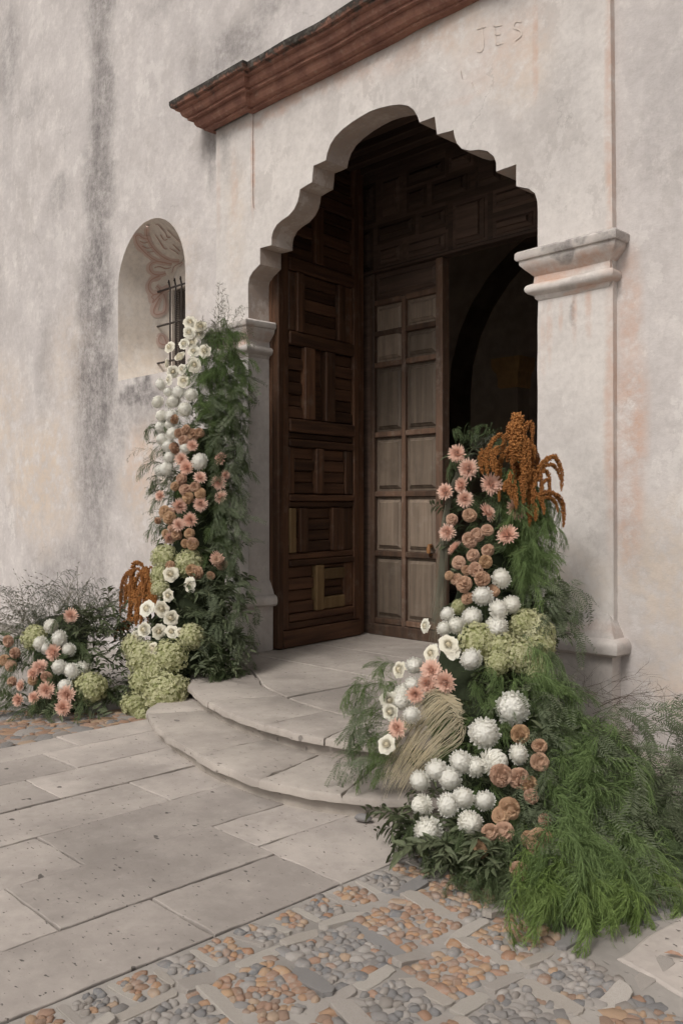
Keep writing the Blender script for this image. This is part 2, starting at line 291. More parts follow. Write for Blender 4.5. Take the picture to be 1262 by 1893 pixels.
# ---- measured positions (metres)
FLOWERS=[('L','rose',-1.215,-0.503,2.499,0.083,0.77,-0.56,0.3),
('L','rose',-1.141,-0.47,2.466,0.082,0.77,-0.6,0.2),
('L','rose',-1.198,-0.521,2.426,0.087,0.58,-0.8,0.16),
('L','rose',-1.16,-0.466,2.414,0.073,0.71,-0.66,0.25),
('L','rose',-1.187,-0.5,2.36,0.082,0.34,-0.92,0.2),
('L','rose',-1.226,-0.543,2.35,0.078,0.45,-0.84,0.3),
('L','rose',-1.354,-0.573,2.34,0.078,0.27,-0.91,0.31),
('L','rose',-1.102,-0.46,2.296,0.101,0.45,-0.89,0.06),
('L','rose',-1.171,-0.505,2.299,0.082,0.59,-0.77,0.24),
('L','rose',-1.264,-0.552,2.266,0.088,0.17,-0.76,0.63),
('L','rose',-1.149,-0.515,2.202,0.087,0.75,-0.66,0.05),
('L','rose',-1.382,-0.578,2.233,0.074,-0.32,-0.95,0.04),
('L','rose',-1.323,-0.57,2.169,0.083,0.82,-0.57,0.04),
('L','rose',-1.223,-0.551,2.097,0.092,0.67,-0.67,0.32),
('L','rose',-1.318,-0.603,2.111,0.083,-0.01,-1.0,0.02),
('L','rose',-1.228,-0.559,2.179,0.077,0.27,-0.96,0.01),
('L','ball',-1.423,-0.604,2.089,0.084,-0.27,-0.9,-0.36),
('L','ball',-1.443,-0.62,1.971,0.097,0.22,-0.95,0.23),
('L','ball',-1.254,-0.577,2.025,0.102,0.33,-0.86,0.39),
('L','ball',-1.288,-0.595,1.963,0.097,0.55,-0.78,0.28),
('L','ball',-1.165,-0.586,1.901,0.101,0.52,-0.83,0.2),
('L','ball',-1.366,-0.638,1.866,0.083,-0.6,-0.79,0.12),
('L','ball',-1.265,-0.627,1.858,0.092,0.53,-0.84,-0.07),
('L','ball',-1.375,-0.63,1.792,0.093,-0.14,-0.99,-0.07),
('L','ball',-1.245,-0.629,1.741,0.096,-0.1,-0.87,0.47),
('L','ball',-1.333,-0.657,1.705,0.082,0.1,-0.87,0.47),
('L','ball',-1.272,-0.64,1.655,0.092,0.31,-0.94,0.13),
('L','ball',-1.253,-0.647,1.581,0.091,0.59,-0.79,0.17),
('L','ball',-1.262,-0.664,1.499,0.111,-0.69,-0.72,-0.07),
('L','ball',-1.333,-0.669,1.494,0.078,0.43,-0.88,0.17),
('L','ball',-1.142,-0.549,1.998,0.082,0.56,-0.82,0.09),
('L','ball',-1.018,-0.568,1.547,0.113,0.78,-0.61,0.14),
('L','ball',-1.129,-0.605,1.64,0.076,0.54,-0.82,0.18),
('L','ball',-1.332,-0.605,2.03,0.078,0.67,-0.72,0.19),
('L','ball',-1.291,-0.621,1.802,0.078,0.4,-0.9,0.19),
('L','pink',-1.075,-0.585,1.653,0.095,0.61,-0.78,0.12),
('L','pink',-1.148,-0.62,1.564,0.105,0.59,-0.8,0.13),
('L','pink',-1.096,-0.616,1.505,0.104,0.55,-0.81,0.19),
('L','pink',-0.999,-0.576,1.438,0.104,0.68,-0.58,0.44),
('L','pink',-0.933,-0.456,1.562,0.109,0.03,-0.89,0.45),
('L','pink',-0.958,-0.456,1.406,0.114,0.68,-0.72,0.14),
('L','pink',-0.931,-0.458,1.311,0.095,0.42,-0.83,0.36),
('L','pink',-1.096,-0.673,1.25,0.099,0.94,-0.29,0.19),
('L','pink',-0.993,-0.575,1.264,0.108,0.64,-0.76,0.08),
('L','pink',-0.999,-0.655,1.161,0.098,0.64,-0.77,0.02),
('L','pink',-1.066,-0.699,1.128,0.094,0.74,-0.57,0.35),
('L','pink',-1.142,-0.721,1.042,0.099,0.93,-0.13,-0.33),
('L','pink',-1.278,-0.704,1.321,0.077,0.26,-0.94,0.2),
('L','pink',-0.919,-0.432,1.458,0.076,0.98,-0.12,0.16),
('L','pink',-0.842,-0.554,0.911,0.088,0.52,-0.86,-0.01),
('L','brown',-1.231,-0.621,1.836,0.072,-0.22,-0.98,-0.03),
('L','brown',-1.191,-0.608,1.739,0.072,0.85,-0.5,-0.15),
('L','brown',-1.141,-0.591,1.76,0.072,-0.07,-0.97,0.24),
('L','brown',-1.114,-0.552,1.728,0.081,0.51,-0.84,0.21),
('L','brown',-1.137,-0.611,1.688,0.067,0.75,-0.61,0.24),
('L','brown',-1.074,-0.528,1.741,0.067,0.79,-0.61,0.05),
('L','brown',-1.21,-0.635,1.638,0.077,0.78,0.41,0.48),
('L','brown',-1.136,-0.629,1.43,0.076,-0.08,-0.98,0.19),
('L','brown',-1.168,-0.659,1.383,0.067,0.07,-0.91,0.4),
('L','brown',-1.084,-0.636,1.358,0.085,0.74,-0.54,0.41),
('L','brown',-1.027,-0.596,1.377,0.075,0.81,-0.58,0.1),
('L','brown',-1.059,-0.631,1.306,0.085,0.12,-0.99,0.07),
('L','brown',-0.998,-0.577,1.334,0.08,0.47,-0.85,0.24),
('L','brown',-1.192,-0.727,1.212,0.085,0.14,-0.98,0.15),
('L','brown',-1.138,-0.723,1.174,0.089,0.25,-0.96,0.12),
('L','brown',-1.16,-0.697,1.212,0.066,0.25,-0.88,0.39),
('L','brown',-0.995,-0.664,1.073,0.079,0.47,-0.87,0.15),
('L','brown',-0.952,-0.671,1.014,0.083,0.57,-0.82,0.08),
('L','brown',-1.168,-0.737,1.07,0.066,-0.06,-0.99,0.13),
('L','brown',-1.256,-0.736,1.154,0.052,-0.13,-0.96,0.23),
('L','brown',-0.999,-0.695,1.008,0.065,0.85,-0.53,-0.04),
('L','brown',-1.089,-0.701,1.062,0.075,0.61,-0.79,0.06),
('L','brown',-1.12,-0.713,1.109,0.066,0.28,-0.83,0.48),
('L','rose',-1.027,-0.785,0.811,0.095,0.65,-0.73,0.21),
('L','rose',-0.853,-0.755,0.752,0.093,0.25,-0.97,0.05),
('L','rose',-0.971,-0.839,0.682,0.094,0.41,-0.91,0.1),
('L','rose',-1.101,-0.915,0.592,0.1,0.29,-0.85,0.43),
('L','rose',-0.96,-0.898,0.602,0.09,0.74,-0.66,0.08),
('L','rose',-0.843,-0.903,0.557,0.108,0.63,-0.78,-0.01),
('L','rose',-1.017,-0.987,0.474,0.101,0.33,-0.91,0.24),
('L','rose',-1.074,-1.005,0.428,0.096,0.29,-0.95,0.11),
('L','rose',-0.9,-0.959,0.471,0.091,0.88,-0.43,0.22),
('L','rose',-0.82,-0.914,0.474,0.086,0.57,-0.79,0.23),
('L','rose',-0.771,-0.886,0.472,0.061,0.72,-0.66,0.24),
('L','rose',-0.881,-1.011,0.371,0.088,0.21,-0.89,0.41),
('L','rose',-0.835,-1.054,0.231,0.071,0.14,-0.97,0.22),
('L','brown',-0.824,-0.568,0.904,0.079,0.8,-0.52,0.29),
('L','brown',-0.843,-0.515,0.871,0.073,0.52,-0.83,0.19),
('L','brown',-0.807,-0.633,0.807,0.057,0.88,-0.41,0.26),
('L','brown',-0.873,-0.69,0.821,0.086,0.12,-0.99,0.03),
('L','brown',-0.908,-0.708,0.842,0.072,0.76,-0.61,0.22),
('L','brown',-1.05,-0.775,0.867,0.072,0.61,-0.76,0.22),
('L','brown',-0.949,-0.671,1.004,0.079,0.79,-0.61,0.05),
('L','hyd',-1.162,-0.753,0.912,0.176,0.34,-0.87,0.35),
('L','hyd',-1.144,-0.787,0.804,0.131,0.38,-0.87,0.31),
('L','hyd',-1.097,-0.821,0.715,0.116,0.5,-0.86,0.12),
('L','hyd',-0.997,-0.664,0.871,0.175,0.79,-0.61,-0.01),
('L','hyd',-1.1,-1.009,0.352,0.184,0.13,-0.99,0.01),
('L','hyd',-0.732,-0.831,0.443,0.179,0.37,-0.88,0.29),
('L','hyd',-0.958,-1.024,0.301,0.208,0.54,-0.84,0.04),
('L','hyd',-0.766,-0.963,0.331,0.204,0.44,-0.87,0.2),
('L','hyd',-0.902,-1.059,0.175,0.206,0.55,-0.83,0.14),
('L','hyd',-0.693,-1.051,0.123,0.253,0.66,-0.74,0.12),
('L','hyd',-0.893,-1.135,0.044,0.19,0.46,0.08,0.88),
('L','hyd',-0.671,-0.97,0.155,0.161,0.81,-0.59,0.07),
('L','hyd',-0.824,-1.029,0.236,0.191,0.69,-0.72,0.11),
('L','hyd',-0.785,-1.147,-0.01,0.12,0.43,-0.9,0.06),
('C','ball',-1.357,-1.445,0.507,0.091,0.82,-0.55,0.14),
('C','ball',-1.261,-1.441,0.44,0.101,0.71,-0.64,0.28),
('C','ball',-1.36,-1.516,0.407,0.102,0.47,-0.85,0.23),
('C','ball',-1.211,-1.404,0.373,0.096,0.49,-0.84,0.21),
('C','ball',-1.157,-1.493,0.286,0.088,0.51,-0.79,0.35),
('C','ball',-1.091,-1.448,0.265,0.102,0.28,-0.91,0.3),
('C','ball',-1.098,-1.376,0.261,0.103,0.96,-0.3,-0.02),
('C','ball',-1.07,-1.502,0.186,0.093,0.37,-0.73,0.58),
('C','ball',-1.33,-1.494,0.38,0.082,0.4,-0.92,-0.02),
('C','pink',-1.349,-1.314,0.562,0.098,0.71,-0.67,0.21),
('C','pink',-1.268,-1.47,0.357,0.101,0.32,-0.92,0.23),
('C','pink',-1.269,-1.56,0.273,0.111,0.57,-0.51,0.64),
('C','pink',-1.31,-1.657,0.176,0.086,0.12,-0.97,0.19),
('C','pink',-1.134,-1.583,0.162,0.1,0.7,-0.64,0.31),
('C','pink',-1.007,-1.517,0.145,0.1,0.65,-0.73,0.19),
('C','pink',-1.166,-1.644,0.122,0.082,0.46,-0.85,0.26),
('C','pink',-1.249,-1.702,0.105,0.074,0.41,-0.89,0.18),
('C','pink',-0.978,-1.556,0.081,0.091,0.75,-0.62,0.21),
('C','pink',-1.27,-1.601,0.245,0.075,0.49,-0.78,0.38),
('C','brown',-1.557,-1.629,0.411,0.078,0.6,-0.8,0.09),
('C','brown',-1.47,-1.623,0.347,0.077,0.1,-0.99,-0.07),
('C','brown',-1.537,-1.663,0.3,0.069,0.68,-0.62,0.38),
('C','brown',-1.486,-1.644,0.269,0.069,0.58,-0.7,0.43),
('C','brown',-1.403,-1.674,0.189,0.062,0.33,-0.89,0.32),
('C','brown',-1.27,-1.602,0.204,0.067,0.78,-0.52,0.36),
('C','brown',-1.174,-1.563,0.233,0.067,0.75,-0.53,-0.4),
('C','hyd',-1.461,-1.504,0.429,0.167,0.62,-0.75,0.22),
('C','hyd',-1.016,-1.357,0.16,0.187,0.77,-0.51,0.39),
('C','hyd',-1.067,-1.381,0.183,0.121,0.78,-0.58,0.25),
('R','pink',1.27,-0.734,1.496,0.085,0.39,-0.92,0.09),
('R','pink',1.324,-0.718,1.423,0.094,0.43,-0.9,0.13),
('R','pink',1.298,-0.733,1.349,0.089,-0.18,-0.98,0.08),
('R','pink',1.224,-0.763,1.319,0.08,0.4,-0.86,0.32),
('R','pink',1.344,-0.768,1.284,0.09,0.5,-0.86,0.06),
('R','pink',1.437,-0.73,1.223,0.095,0.86,0.01,0.51),
('R','pink',1.449,-0.715,1.351,0.095,0.81,-0.58,0.11),
('R','pink',1.522,-0.628,1.238,0.101,0.77,-0.62,0.17),
('R','pink',1.528,-0.702,1.123,0.1,0.38,-0.86,0.35),
('R','pink',1.285,-0.819,1.134,0.09,0.18,-0.98,0.06),
('R','pink',1.326,-0.818,1.059,0.09,-0.57,-0.56,0.6),
('R','pink',1.476,-1.158,0.572,0.089,0.21,-0.93,0.31),
('R','pink',1.559,-1.163,0.544,0.077,-0.2,-0.97,0.14),
('R','brown',1.29,-0.797,1.19,0.065,0.02,-0.94,0.34),
('R','brown',1.384,-0.788,1.211,0.064,0.68,-0.68,0.28),
('R','brown',1.403,-0.812,1.1,0.077,0.68,-0.73,0.03),
('R','brown',1.426,-0.787,1.124,0.069,0.71,-0.65,0.25),
('R','brown',1.474,-0.777,1.146,0.054,0.71,-0.64,0.29),
('R','brown',1.483,-0.785,1.056,0.063,0.33,-0.9,0.3),
('R','brown',1.433,-0.825,1.033,0.063,0.38,-0.85,0.36),
('R','brown',1.506,-0.831,1.009,0.062,0.91,-0.42,0.05),
('R','brown',1.373,-0.851,1.0,0.06,0.47,-0.85,0.23),
('R','brown',1.471,-0.858,0.974,0.068,0.54,-0.84,0.08),
('R','brown',1.383,-0.879,0.928,0.061,0.44,-0.86,0.26),
('R','brown',1.451,-0.913,0.912,0.075,0.04,-1.0,0.06),
('R','brown',1.519,-0.872,0.937,0.071,-0.14,-0.74,0.66),
('R','brown',1.462,-0.903,0.851,0.062,-0.02,-0.9,0.43),
('R','brown',1.36,-0.903,0.944,0.046,-0.03,-0.97,0.23),
('R','brown',1.544,-0.827,0.885,0.052,0.32,-0.93,0.18),
('R','brown',1.424,-0.862,0.969,0.053,0.79,-0.61,-0.01),
('R','ball',1.573,-0.81,0.94,0.086,0.55,-0.75,0.37),
('R','ball',1.533,-0.893,0.867,0.091,0.34,-0.92,0.19),
('R','ball',1.609,-0.877,0.813,0.09,0.67,-0.7,0.23),
('R','ball',1.634,-0.819,0.83,0.081,0.76,-0.64,0.09),
('R','ball',1.624,-0.914,0.739,0.091,0.65,-0.74,-0.14),
('R','ball',1.52,-0.944,0.777,0.083,0.72,-0.69,-0.13),
('R','ball',1.451,-0.969,0.739,0.078,0.27,-0.91,0.3),
('R','ball',1.397,-0.964,0.783,0.068,0.22,-0.95,0.24),
('R','ball',1.411,-1.003,0.724,0.063,0.37,-0.83,0.41),
('R','ball',1.601,-1.054,0.624,0.085,0.51,-0.84,0.16),
('R','rose',1.307,-0.998,0.725,0.066,-0.18,-0.96,0.22),
('R','rose',1.485,-1.06,0.667,0.078,0.49,-0.79,0.38),
('R','rose',1.431,-1.106,0.629,0.075,0.1,-0.93,0.36),
('R','hyd',1.565,-0.963,0.681,0.173,0.84,-0.53,0.14),
('R','hyd',1.624,-0.906,0.654,0.173,0.63,-0.75,0.21),
('R','hyd',1.67,-0.72,0.695,0.196,0.88,-0.41,0.22),
('R','hyd',1.661,-0.77,0.745,0.139,0.97,-0.23,-0.07),
('R','hyd',1.401,-0.886,0.807,0.067,0.61,-0.79,-0.01),
('R','hyd',1.706,-0.868,0.623,0.135,0.81,-0.16,0.56),
('R','hyd',1.753,-0.828,0.57,0.117,0.88,-0.36,0.31),
('R','hyd',1.667,-0.965,0.603,0.107,0.57,-0.8,0.19),
('R','hyd',1.729,-0.742,0.657,0.129,0.84,-0.43,0.34),
('R','rose',1.302,-1.161,0.551,0.08,-0.12,-0.96,0.26),
('R','rose',1.422,-1.094,0.629,0.079,-0.38,-0.8,0.47),
('R','rose',1.346,-1.278,0.446,0.073,0.78,-0.63,-0.07),
('R','rose',1.364,-1.288,0.401,0.078,0.32,-0.93,0.18),
('R','rose',1.487,-1.443,0.318,0.071,0.47,-0.79,0.39),
('R','rose',1.499,-1.052,0.639,0.065,0.46,-0.73,0.51),
('R','ball',1.376,-1.226,0.466,0.087,0.21,-0.97,0.07),
('R','ball',1.37,-1.149,0.576,0.075,0.68,-0.73,0.02),
('R','ball',1.392,-1.252,0.444,0.08,-0.26,-0.96,-0.13),
('R','ball',1.412,-1.206,0.509,0.076,0.7,-0.71,0.1),
('R','ball',1.602,-1.062,0.618,0.084,0.58,-0.81,0.08),
('R','ball',1.536,-1.355,0.428,0.072,0.44,-0.89,0.11),
('R','ball',1.809,-1.066,0.453,0.128,0.43,-0.87,0.24),
('R','ball',1.843,-1.29,0.402,0.122,0.63,-0.74,0.24),
('R','ball',1.982,-1.269,0.346,0.077,0.66,-0.71,0.23),
('R','ball',1.931,-1.345,0.32,0.1,0.65,0.44,0.62),
('R','ball',1.875,-1.383,0.3,0.07,0.64,-0.7,0.31),
('R','ball',1.827,-1.411,0.314,0.087,0.45,-0.88,0.15),
('R','ball',1.761,-1.472,0.282,0.083,0.56,-0.83,-0.02),
('R','ball',1.693,-1.487,0.23,0.08,0.33,-0.94,-0.07),
('R','ball',1.811,-1.455,0.259,0.084,0.62,-0.78,0.06),
('R','ball',1.92,-1.513,0.228,0.079,0.62,-0.67,0.41),
('R','ball',1.876,-1.55,0.201,0.076,0.26,-0.92,0.28),
('R','ball',1.968,-1.457,0.216,0.081,0.44,-0.84,0.33),
('R','ball',1.751,-1.543,0.167,0.086,-0.43,-0.89,-0.16),
('R','ball',1.84,-1.612,0.111,0.097,0.5,-0.85,0.14),
('R','ball',2.005,-1.583,0.177,0.082,0.79,-0.59,0.17),
('R','pink',1.458,-1.142,0.566,0.099,0.56,-0.74,0.37),
('R','pink',1.468,-1.175,0.518,0.094,0.57,-0.82,0.05),
('R','pink',1.566,-1.179,0.538,0.092,0.24,-0.95,-0.18),
('R','pink',1.463,-1.247,0.482,0.081,0.54,-0.83,0.11),
('R','pink',1.484,-1.379,0.371,0.072,0.25,-0.94,0.24),
('R','brown',1.945,-1.206,0.402,0.072,0.89,-0.45,0.04),
('R','brown',2.006,-1.171,0.362,0.053,0.69,-0.69,0.19),
('R','brown',2.047,-1.232,0.323,0.074,0.7,-0.7,0.18),
('R','brown',1.988,-1.387,0.295,0.078,0.93,-0.35,0.09),
('R','brown',2.03,-1.338,0.282,0.069,0.9,-0.42,0.12),
('R','brown',2.06,-1.321,0.266,0.074,0.82,-0.54,0.21),
('R','brown',2.084,-1.341,0.232,0.052,0.79,-0.52,0.33),
('R','brown',2.078,-1.464,0.216,0.077,0.84,-0.5,0.22),
('R','brown',2.066,-1.495,0.197,0.062,0.53,-0.74,0.42),
('R','brown',2.083,-1.58,0.166,0.066,0.79,-0.62,0.03),
('R','brown',2.108,-1.537,0.162,0.07,0.54,-0.83,0.18),
('R','brown',2.085,-1.635,0.125,0.063,0.75,-0.66,0.06),
('R','brown',2.22,-1.495,0.149,0.087,0.53,-0.84,0.15),
('R','brown',2.177,-1.494,0.146,0.06,0.8,-0.57,0.19),
('R','brown',2.168,-1.383,0.176,0.053,0.9,-0.0,0.43),
('R','brown',2.244,-1.531,0.138,0.059,0.75,-0.64,0.17),
('R','brown',2.236,-1.635,0.096,0.059,0.81,-0.54,0.21)]
FOLIAGE=[('L','wisp',-1.196,-0.242,2.311,0.23,0.385),
('L','wisp',-1.231,-0.302,2.352,-0.67,0.338),
('L','wisp',-1.194,-0.248,2.463,-0.58,0.286),
('L','wisp',-1.216,-0.145,2.429,-0.43,0.41),
('L','wisp',-1.21,-0.256,2.324,-0.62,0.347),
('L','wisp',-1.195,-0.228,2.44,-1.26,0.342),
('L','wisp',-1.146,-0.177,2.405,-1.04,0.326),
('L','wisp',-1.179,-0.134,2.384,-0.24,0.294),
('L','wisp',-1.159,-0.191,2.322,-0.75,0.28),
('L','wisp',-1.218,-0.235,2.377,-0.06,0.317),
('L','wisp',-1.156,-0.217,2.486,-0.16,0.262),
('L','wisp',-1.224,-0.288,2.405,-0.98,0.327),
('L','wisp',-1.158,-0.278,2.306,-1.07,0.296),
('L','wisp',-1.203,-0.133,2.383,-0.49,0.41),
('L','wisp',-1.206,-0.199,2.465,-0.46,0.323),
('L','wisp',-1.139,-0.201,2.465,0.01,0.281),
('L','wisp',-1.161,-0.265,2.309,-1.59,0.335),
('L','wisp',-1.21,-0.291,2.395,-0.18,0.296),
('L','wisp',-1.246,-0.242,2.459,-0.86,0.391),
('L','wisp',-1.191,-0.171,2.361,-0.4,0.335),
('L','wisp',-1.173,-0.291,2.314,0.23,0.393),
('L','wisp',-1.198,-0.243,2.288,-0.55,0.396),
('L','wisp',-1.235,-0.33,2.404,-0.35,0.328),
('L','wisp',-1.148,-0.265,2.361,-0.55,0.26),
('L','wisp',-1.164,-0.272,2.333,-1.03,0.308),
('L','wisp',-1.18,-0.243,2.389,-1.09,0.329),
('L','hair',-1.14,-0.305,1.842,-1.05,0.205),
('L','hair',-1.101,-0.182,2.326,-1.05,0.19),
('L','hair',-1.206,-0.352,2.136,-1.16,0.218),
('L','hair',-1.167,-0.156,2.134,-0.11,0.269),
('L','hair',-1.163,-0.28,2.102,-0.67,0.224),
('L','hair',-1.205,-0.275,2.249,-1.0,0.216),
('L','hair',-1.164,-0.37,1.942,-1.37,0.232),
('L','hair',-1.182,-0.205,2.427,-0.89,0.271),
('L','hair',-1.142,-0.223,1.98,-0.23,0.186),
('L','hair',-1.204,-0.328,2.042,-1.28,0.248),
('L','hair',-1.169,-0.19,2.223,-0.4,0.269),
('L','hair',-1.165,-0.305,1.925,-0.03,0.255),
('L','hair',-1.112,-0.257,1.931,-0.08,0.275),
('L','hair',-1.143,-0.21,2.14,-0.82,0.194),
('L','hair',-1.141,-0.407,1.796,-1.12,0.219),
('L','hair',-1.241,-0.295,2.392,-0.97,0.244),
('L','hair',-1.14,-0.349,2.029,0.27,0.234),
('L','hair',-1.154,-0.296,2.069,-1.12,0.278),
('L','hair',-1.19,-0.304,2.285,-1.44,0.218),
('L','hair',-1.222,-0.25,2.35,-0.75,0.251),
('L','hair',-1.167,-0.331,2.202,-1.1,0.238),
('L','hair',-1.201,-0.235,2.332,-0.65,0.259),
('L','hair',-1.179,-0.326,1.985,-0.37,0.268),
('L','hair',-1.133,-0.34,1.884,-0.31,0.254),
('L','hair',-1.127,-0.246,2.416,0.07,0.21),
('L','hair',-1.21,-0.392,1.891,-0.54,0.277),
('L','hair',-1.163,-0.274,2.193,-0.56,0.274),
('L','hair',-1.151,-0.323,2.151,-0.84,0.212),
('L','hair',-1.105,-0.222,2.043,-0.01,0.219),
('L','hair',-1.179,-0.268,2.276,-0.55,0.276),
('L','hair',-1.177,-0.273,2.078,-0.12,0.225),
('L','hair',-1.19,-0.207,2.381,-0.26,0.244),
('L','hair',-1.126,-0.354,1.828,-1.05,0.256),
('L','hair',-1.135,-0.299,1.938,-0.88,0.236),
('L','hair',-1.105,-0.326,1.894,-1.24,0.216),
('L','hair',-1.16,-0.203,2.103,-0.39,0.233),
('L','hair',-1.188,-0.317,2.38,0.05,0.257),
('L','hair',-1.14,-0.32,2.112,-1.05,0.263),
('L','hair',-1.204,-0.341,1.95,-0.93,0.207),
('L','hair',-1.137,-0.351,2.091,-1.46,0.187),
('L','hair',-1.2,-0.265,2.405,-0.87,0.221),
('L','hair',-1.152,-0.19,2.284,-0.47,0.191),
('L','hair',-1.27,-0.331,2.325,-0.2,0.243),
('L','hair',-1.152,-0.323,1.993,-1.59,0.257),
('L','hair',-1.193,-0.389,1.861,-0.05,0.214),
('L','hair',-1.222,-0.337,2.244,-1.07,0.261),
('L','hair',-1.145,-0.25,1.881,0.0,0.233),
('L','hair',-1.126,-0.226,1.979,0.1,0.247),
('L','hair',-1.114,-0.293,1.97,-0.55,0.187),
('L','hair',-1.199,-0.414,1.833,-0.43,0.23),
('L','hair',-1.113,-0.278,1.845,-0.95,0.22),
('L','hair',-1.163,-0.269,2.285,0.04,0.207),
('L','hair',-1.147,-0.227,2.223,-1.08,0.195),
('L','hair',-1.122,-0.23,2.168,-1.42,0.255),
('L','hair',-1.174,-0.244,2.048,-0.37,0.254),
('L','hair',-1.256,-0.359,2.081,-0.73,0.245),
('L','hair',-1.217,-0.319,2.16,-0.96,0.25),
('L','hair',-1.193,-0.328,2.218,-0.07,0.208),
('L','hair',-1.124,-0.221,1.889,0.15,0.207),
('L','hair',-1.13,-0.303,2.193,0.15,0.202),
('L','hair',-1.285,-0.347,2.189,-0.53,0.26),
('L','hair',-1.187,-0.398,1.988,0.06,0.25),
('L','hair',-1.106,-0.32,1.871,-0.01,0.18),
('L','hair',-1.116,-0.199,2.006,-0.1,0.194),
('L','hair',-1.126,-0.245,2.009,-0.05,0.235),
('L','hair',-1.185,-0.306,2.127,-0.51,0.184),
('L','hair',-1.132,-0.275,2.101,-0.62,0.243),
('L','hair',-1.131,-0.234,2.241,-0.63,0.213),
('L','hair',-1.142,-0.187,2.152,-0.28,0.201),
('L','hair',-1.221,-0.319,2.076,-0.88,0.261),
('L','hair',-1.238,-0.329,2.311,-0.89,0.183),
('L','hair',-1.164,-0.337,2.054,0.05,0.222),
('L','hair',-1.226,-0.379,1.921,-0.59,0.238),
('L','hair',-1.147,-0.328,1.943,-0.9,0.231),
('L','hair',-1.166,-0.234,1.959,-0.5,0.28),
('L','hair',-1.191,-0.264,2.284,-1.34,0.276),
('L','hair',-1.161,-0.388,2.285,0.49,0.228),
('L','hair',-1.115,-0.191,2.306,-0.43,0.225),
('L','hair',-1.129,-0.202,2.344,-0.97,0.214),
('L','hair',-1.198,-0.359,2.206,-0.92,0.22),
('L','hair',-1.147,-0.191,2.203,0.22,0.232),
('L','hair',-1.157,-0.334,2.017,-0.72,0.2),
('L','hair',-1.117,-0.267,2.006,-0.65,0.236),
('L','hair',-1.205,-0.354,1.857,-0.78,0.277),
('L','hair',-1.169,-0.258,2.384,-1.79,0.252),
('L','hair',-1.191,-0.31,2.187,-0.64,0.186),
('L','hair',-1.206,-0.336,1.912,-0.63,0.252),
('L','hair',-1.168,-0.302,2.097,-0.76,0.206),
('L','hair',-1.185,-0.273,2.156,-0.23,0.279),
('L','hair',-1.199,-0.405,1.991,-0.7,0.184),
('L','hair',-1.19,-0.254,2.185,0.01,0.26),
('L','hair',-1.219,-0.387,2.085,-0.7,0.19),
('L','hair',-1.167,-0.215,2.26,-0.1,0.227),
('L','hair',-1.211,-0.289,2.043,-0.42,0.271),
('L','hair',-1.223,-0.3,2.399,-1.32,0.193),
('L','hair',-1.135,-0.222,2.412,-0.66,0.236),
('L','hair',-1.128,-0.331,1.991,-0.56,0.182),
('L','hair',-1.125,-0.281,2.07,0.96,0.251),
('L','hair',-1.131,-0.149,2.232,-0.46,0.253),
('L','hair',-1.201,-0.278,2.424,-0.47,0.261),
('L','hair',-1.164,-0.375,2.108,-1.03,0.201),
('L','hair',-1.119,-0.264,2.122,0.64,0.218),
('L','hair',-1.242,-0.291,2.423,-0.72,0.226),
('L','hair',-1.105,-0.27,1.925,-0.46,0.269),
('L','hair',-1.13,-0.232,2.137,-0.27,0.242),
('L','hair',-1.165,-0.289,1.914,-0.71,0.228),
('L','hair',-1.173,-0.323,2.128,-0.95,0.271),
('L','hair',-1.115,-0.213,2.174,-0.39,0.19),
('L','hair',-1.133,-0.212,2.363,-0.37,0.226),
('L','hair',-1.14,-0.176,2.16,-0.2,0.244),
('L','darkhair',-1.029,-0.387,1.156,-0.86,0.169),
('L','darkhair',-1.159,-0.315,1.848,-0.05,0.17),
('L','darkhair',-1.153,-0.398,1.504,-0.07,0.241),
('L','darkhair',-1.138,-0.279,1.685,-0.23,0.253),
('L','darkhair',-0.966,-0.426,0.867,-0.19,0.238),
('L','darkhair',-1.051,-0.352,1.326,-0.25,0.213),
('L','darkhair',-1.184,-0.343,1.909,-1.01,0.25),
('L','darkhair',-1.117,-0.236,1.766,-0.59,0.2),
('L','darkhair',-1.205,-0.336,1.815,-0.63,0.238),
('L','darkhair',-1.036,-0.417,1.051,-0.47,0.19),
('L','darkhair',-1.135,-0.313,1.729,-1.05,0.196),
('L','darkhair',-1.151,-0.246,1.961,-0.98,0.228),
('L','darkhair',-1.105,-0.254,1.494,0.07,0.213),
('L','darkhair',-1.14,-0.363,1.553,0.05,0.161),
('L','darkhair',-0.998,-0.383,0.965,-0.71,0.245),
('L','darkhair',-1.016,-0.34,1.219,-0.38,0.194),
('L','darkhair',-1.098,-0.195,1.985,-1.03,0.259),
('L','darkhair',-1.086,-0.309,1.439,-0.14,0.165),
('L','darkhair',-1.102,-0.369,1.394,-0.33,0.192),
('L','darkhair',-0.99,-0.41,1.097,0.66,0.205),
('L','darkhair',-1.03,-0.39,1.008,0.24,0.216),
('L','darkhair',-1.11,-0.252,1.912,-0.63,0.191),
('L','darkhair',-1.08,-0.372,1.122,-0.67,0.256),
('L','darkhair',-1.139,-0.241,1.837,0.03,0.243),
('L','darkhair',-1.096,-0.236,1.916,-0.03,0.173),
('L','darkhair',-0.964,-0.518,0.807,0.22,0.259),
('L','darkhair',-1.034,-0.262,1.558,-1.16,0.182),
('L','darkhair',-0.995,-0.399,1.155,0.29,0.187),
('L','darkhair',-1.048,-0.321,1.287,0.07,0.227),
('L','darkhair',-1.104,-0.324,1.476,-0.63,0.22),
('L','darkhair',-1.143,-0.324,1.814,0.31,0.231),
('L','darkhair',-1.101,-0.242,1.731,-0.16,0.206),
('L','darkhair',-1.109,-0.404,1.354,-0.43,0.222),
('L','darkhair',-1.064,-0.452,1.238,0.17,0.246),
('L','darkhair',-1.123,-0.27,1.759,-1.01,0.209),
('L','darkhair',-1.059,-0.412,1.302,-0.61,0.187),
('L','darkhair',-0.994,-0.308,1.389,-1.51,0.161),
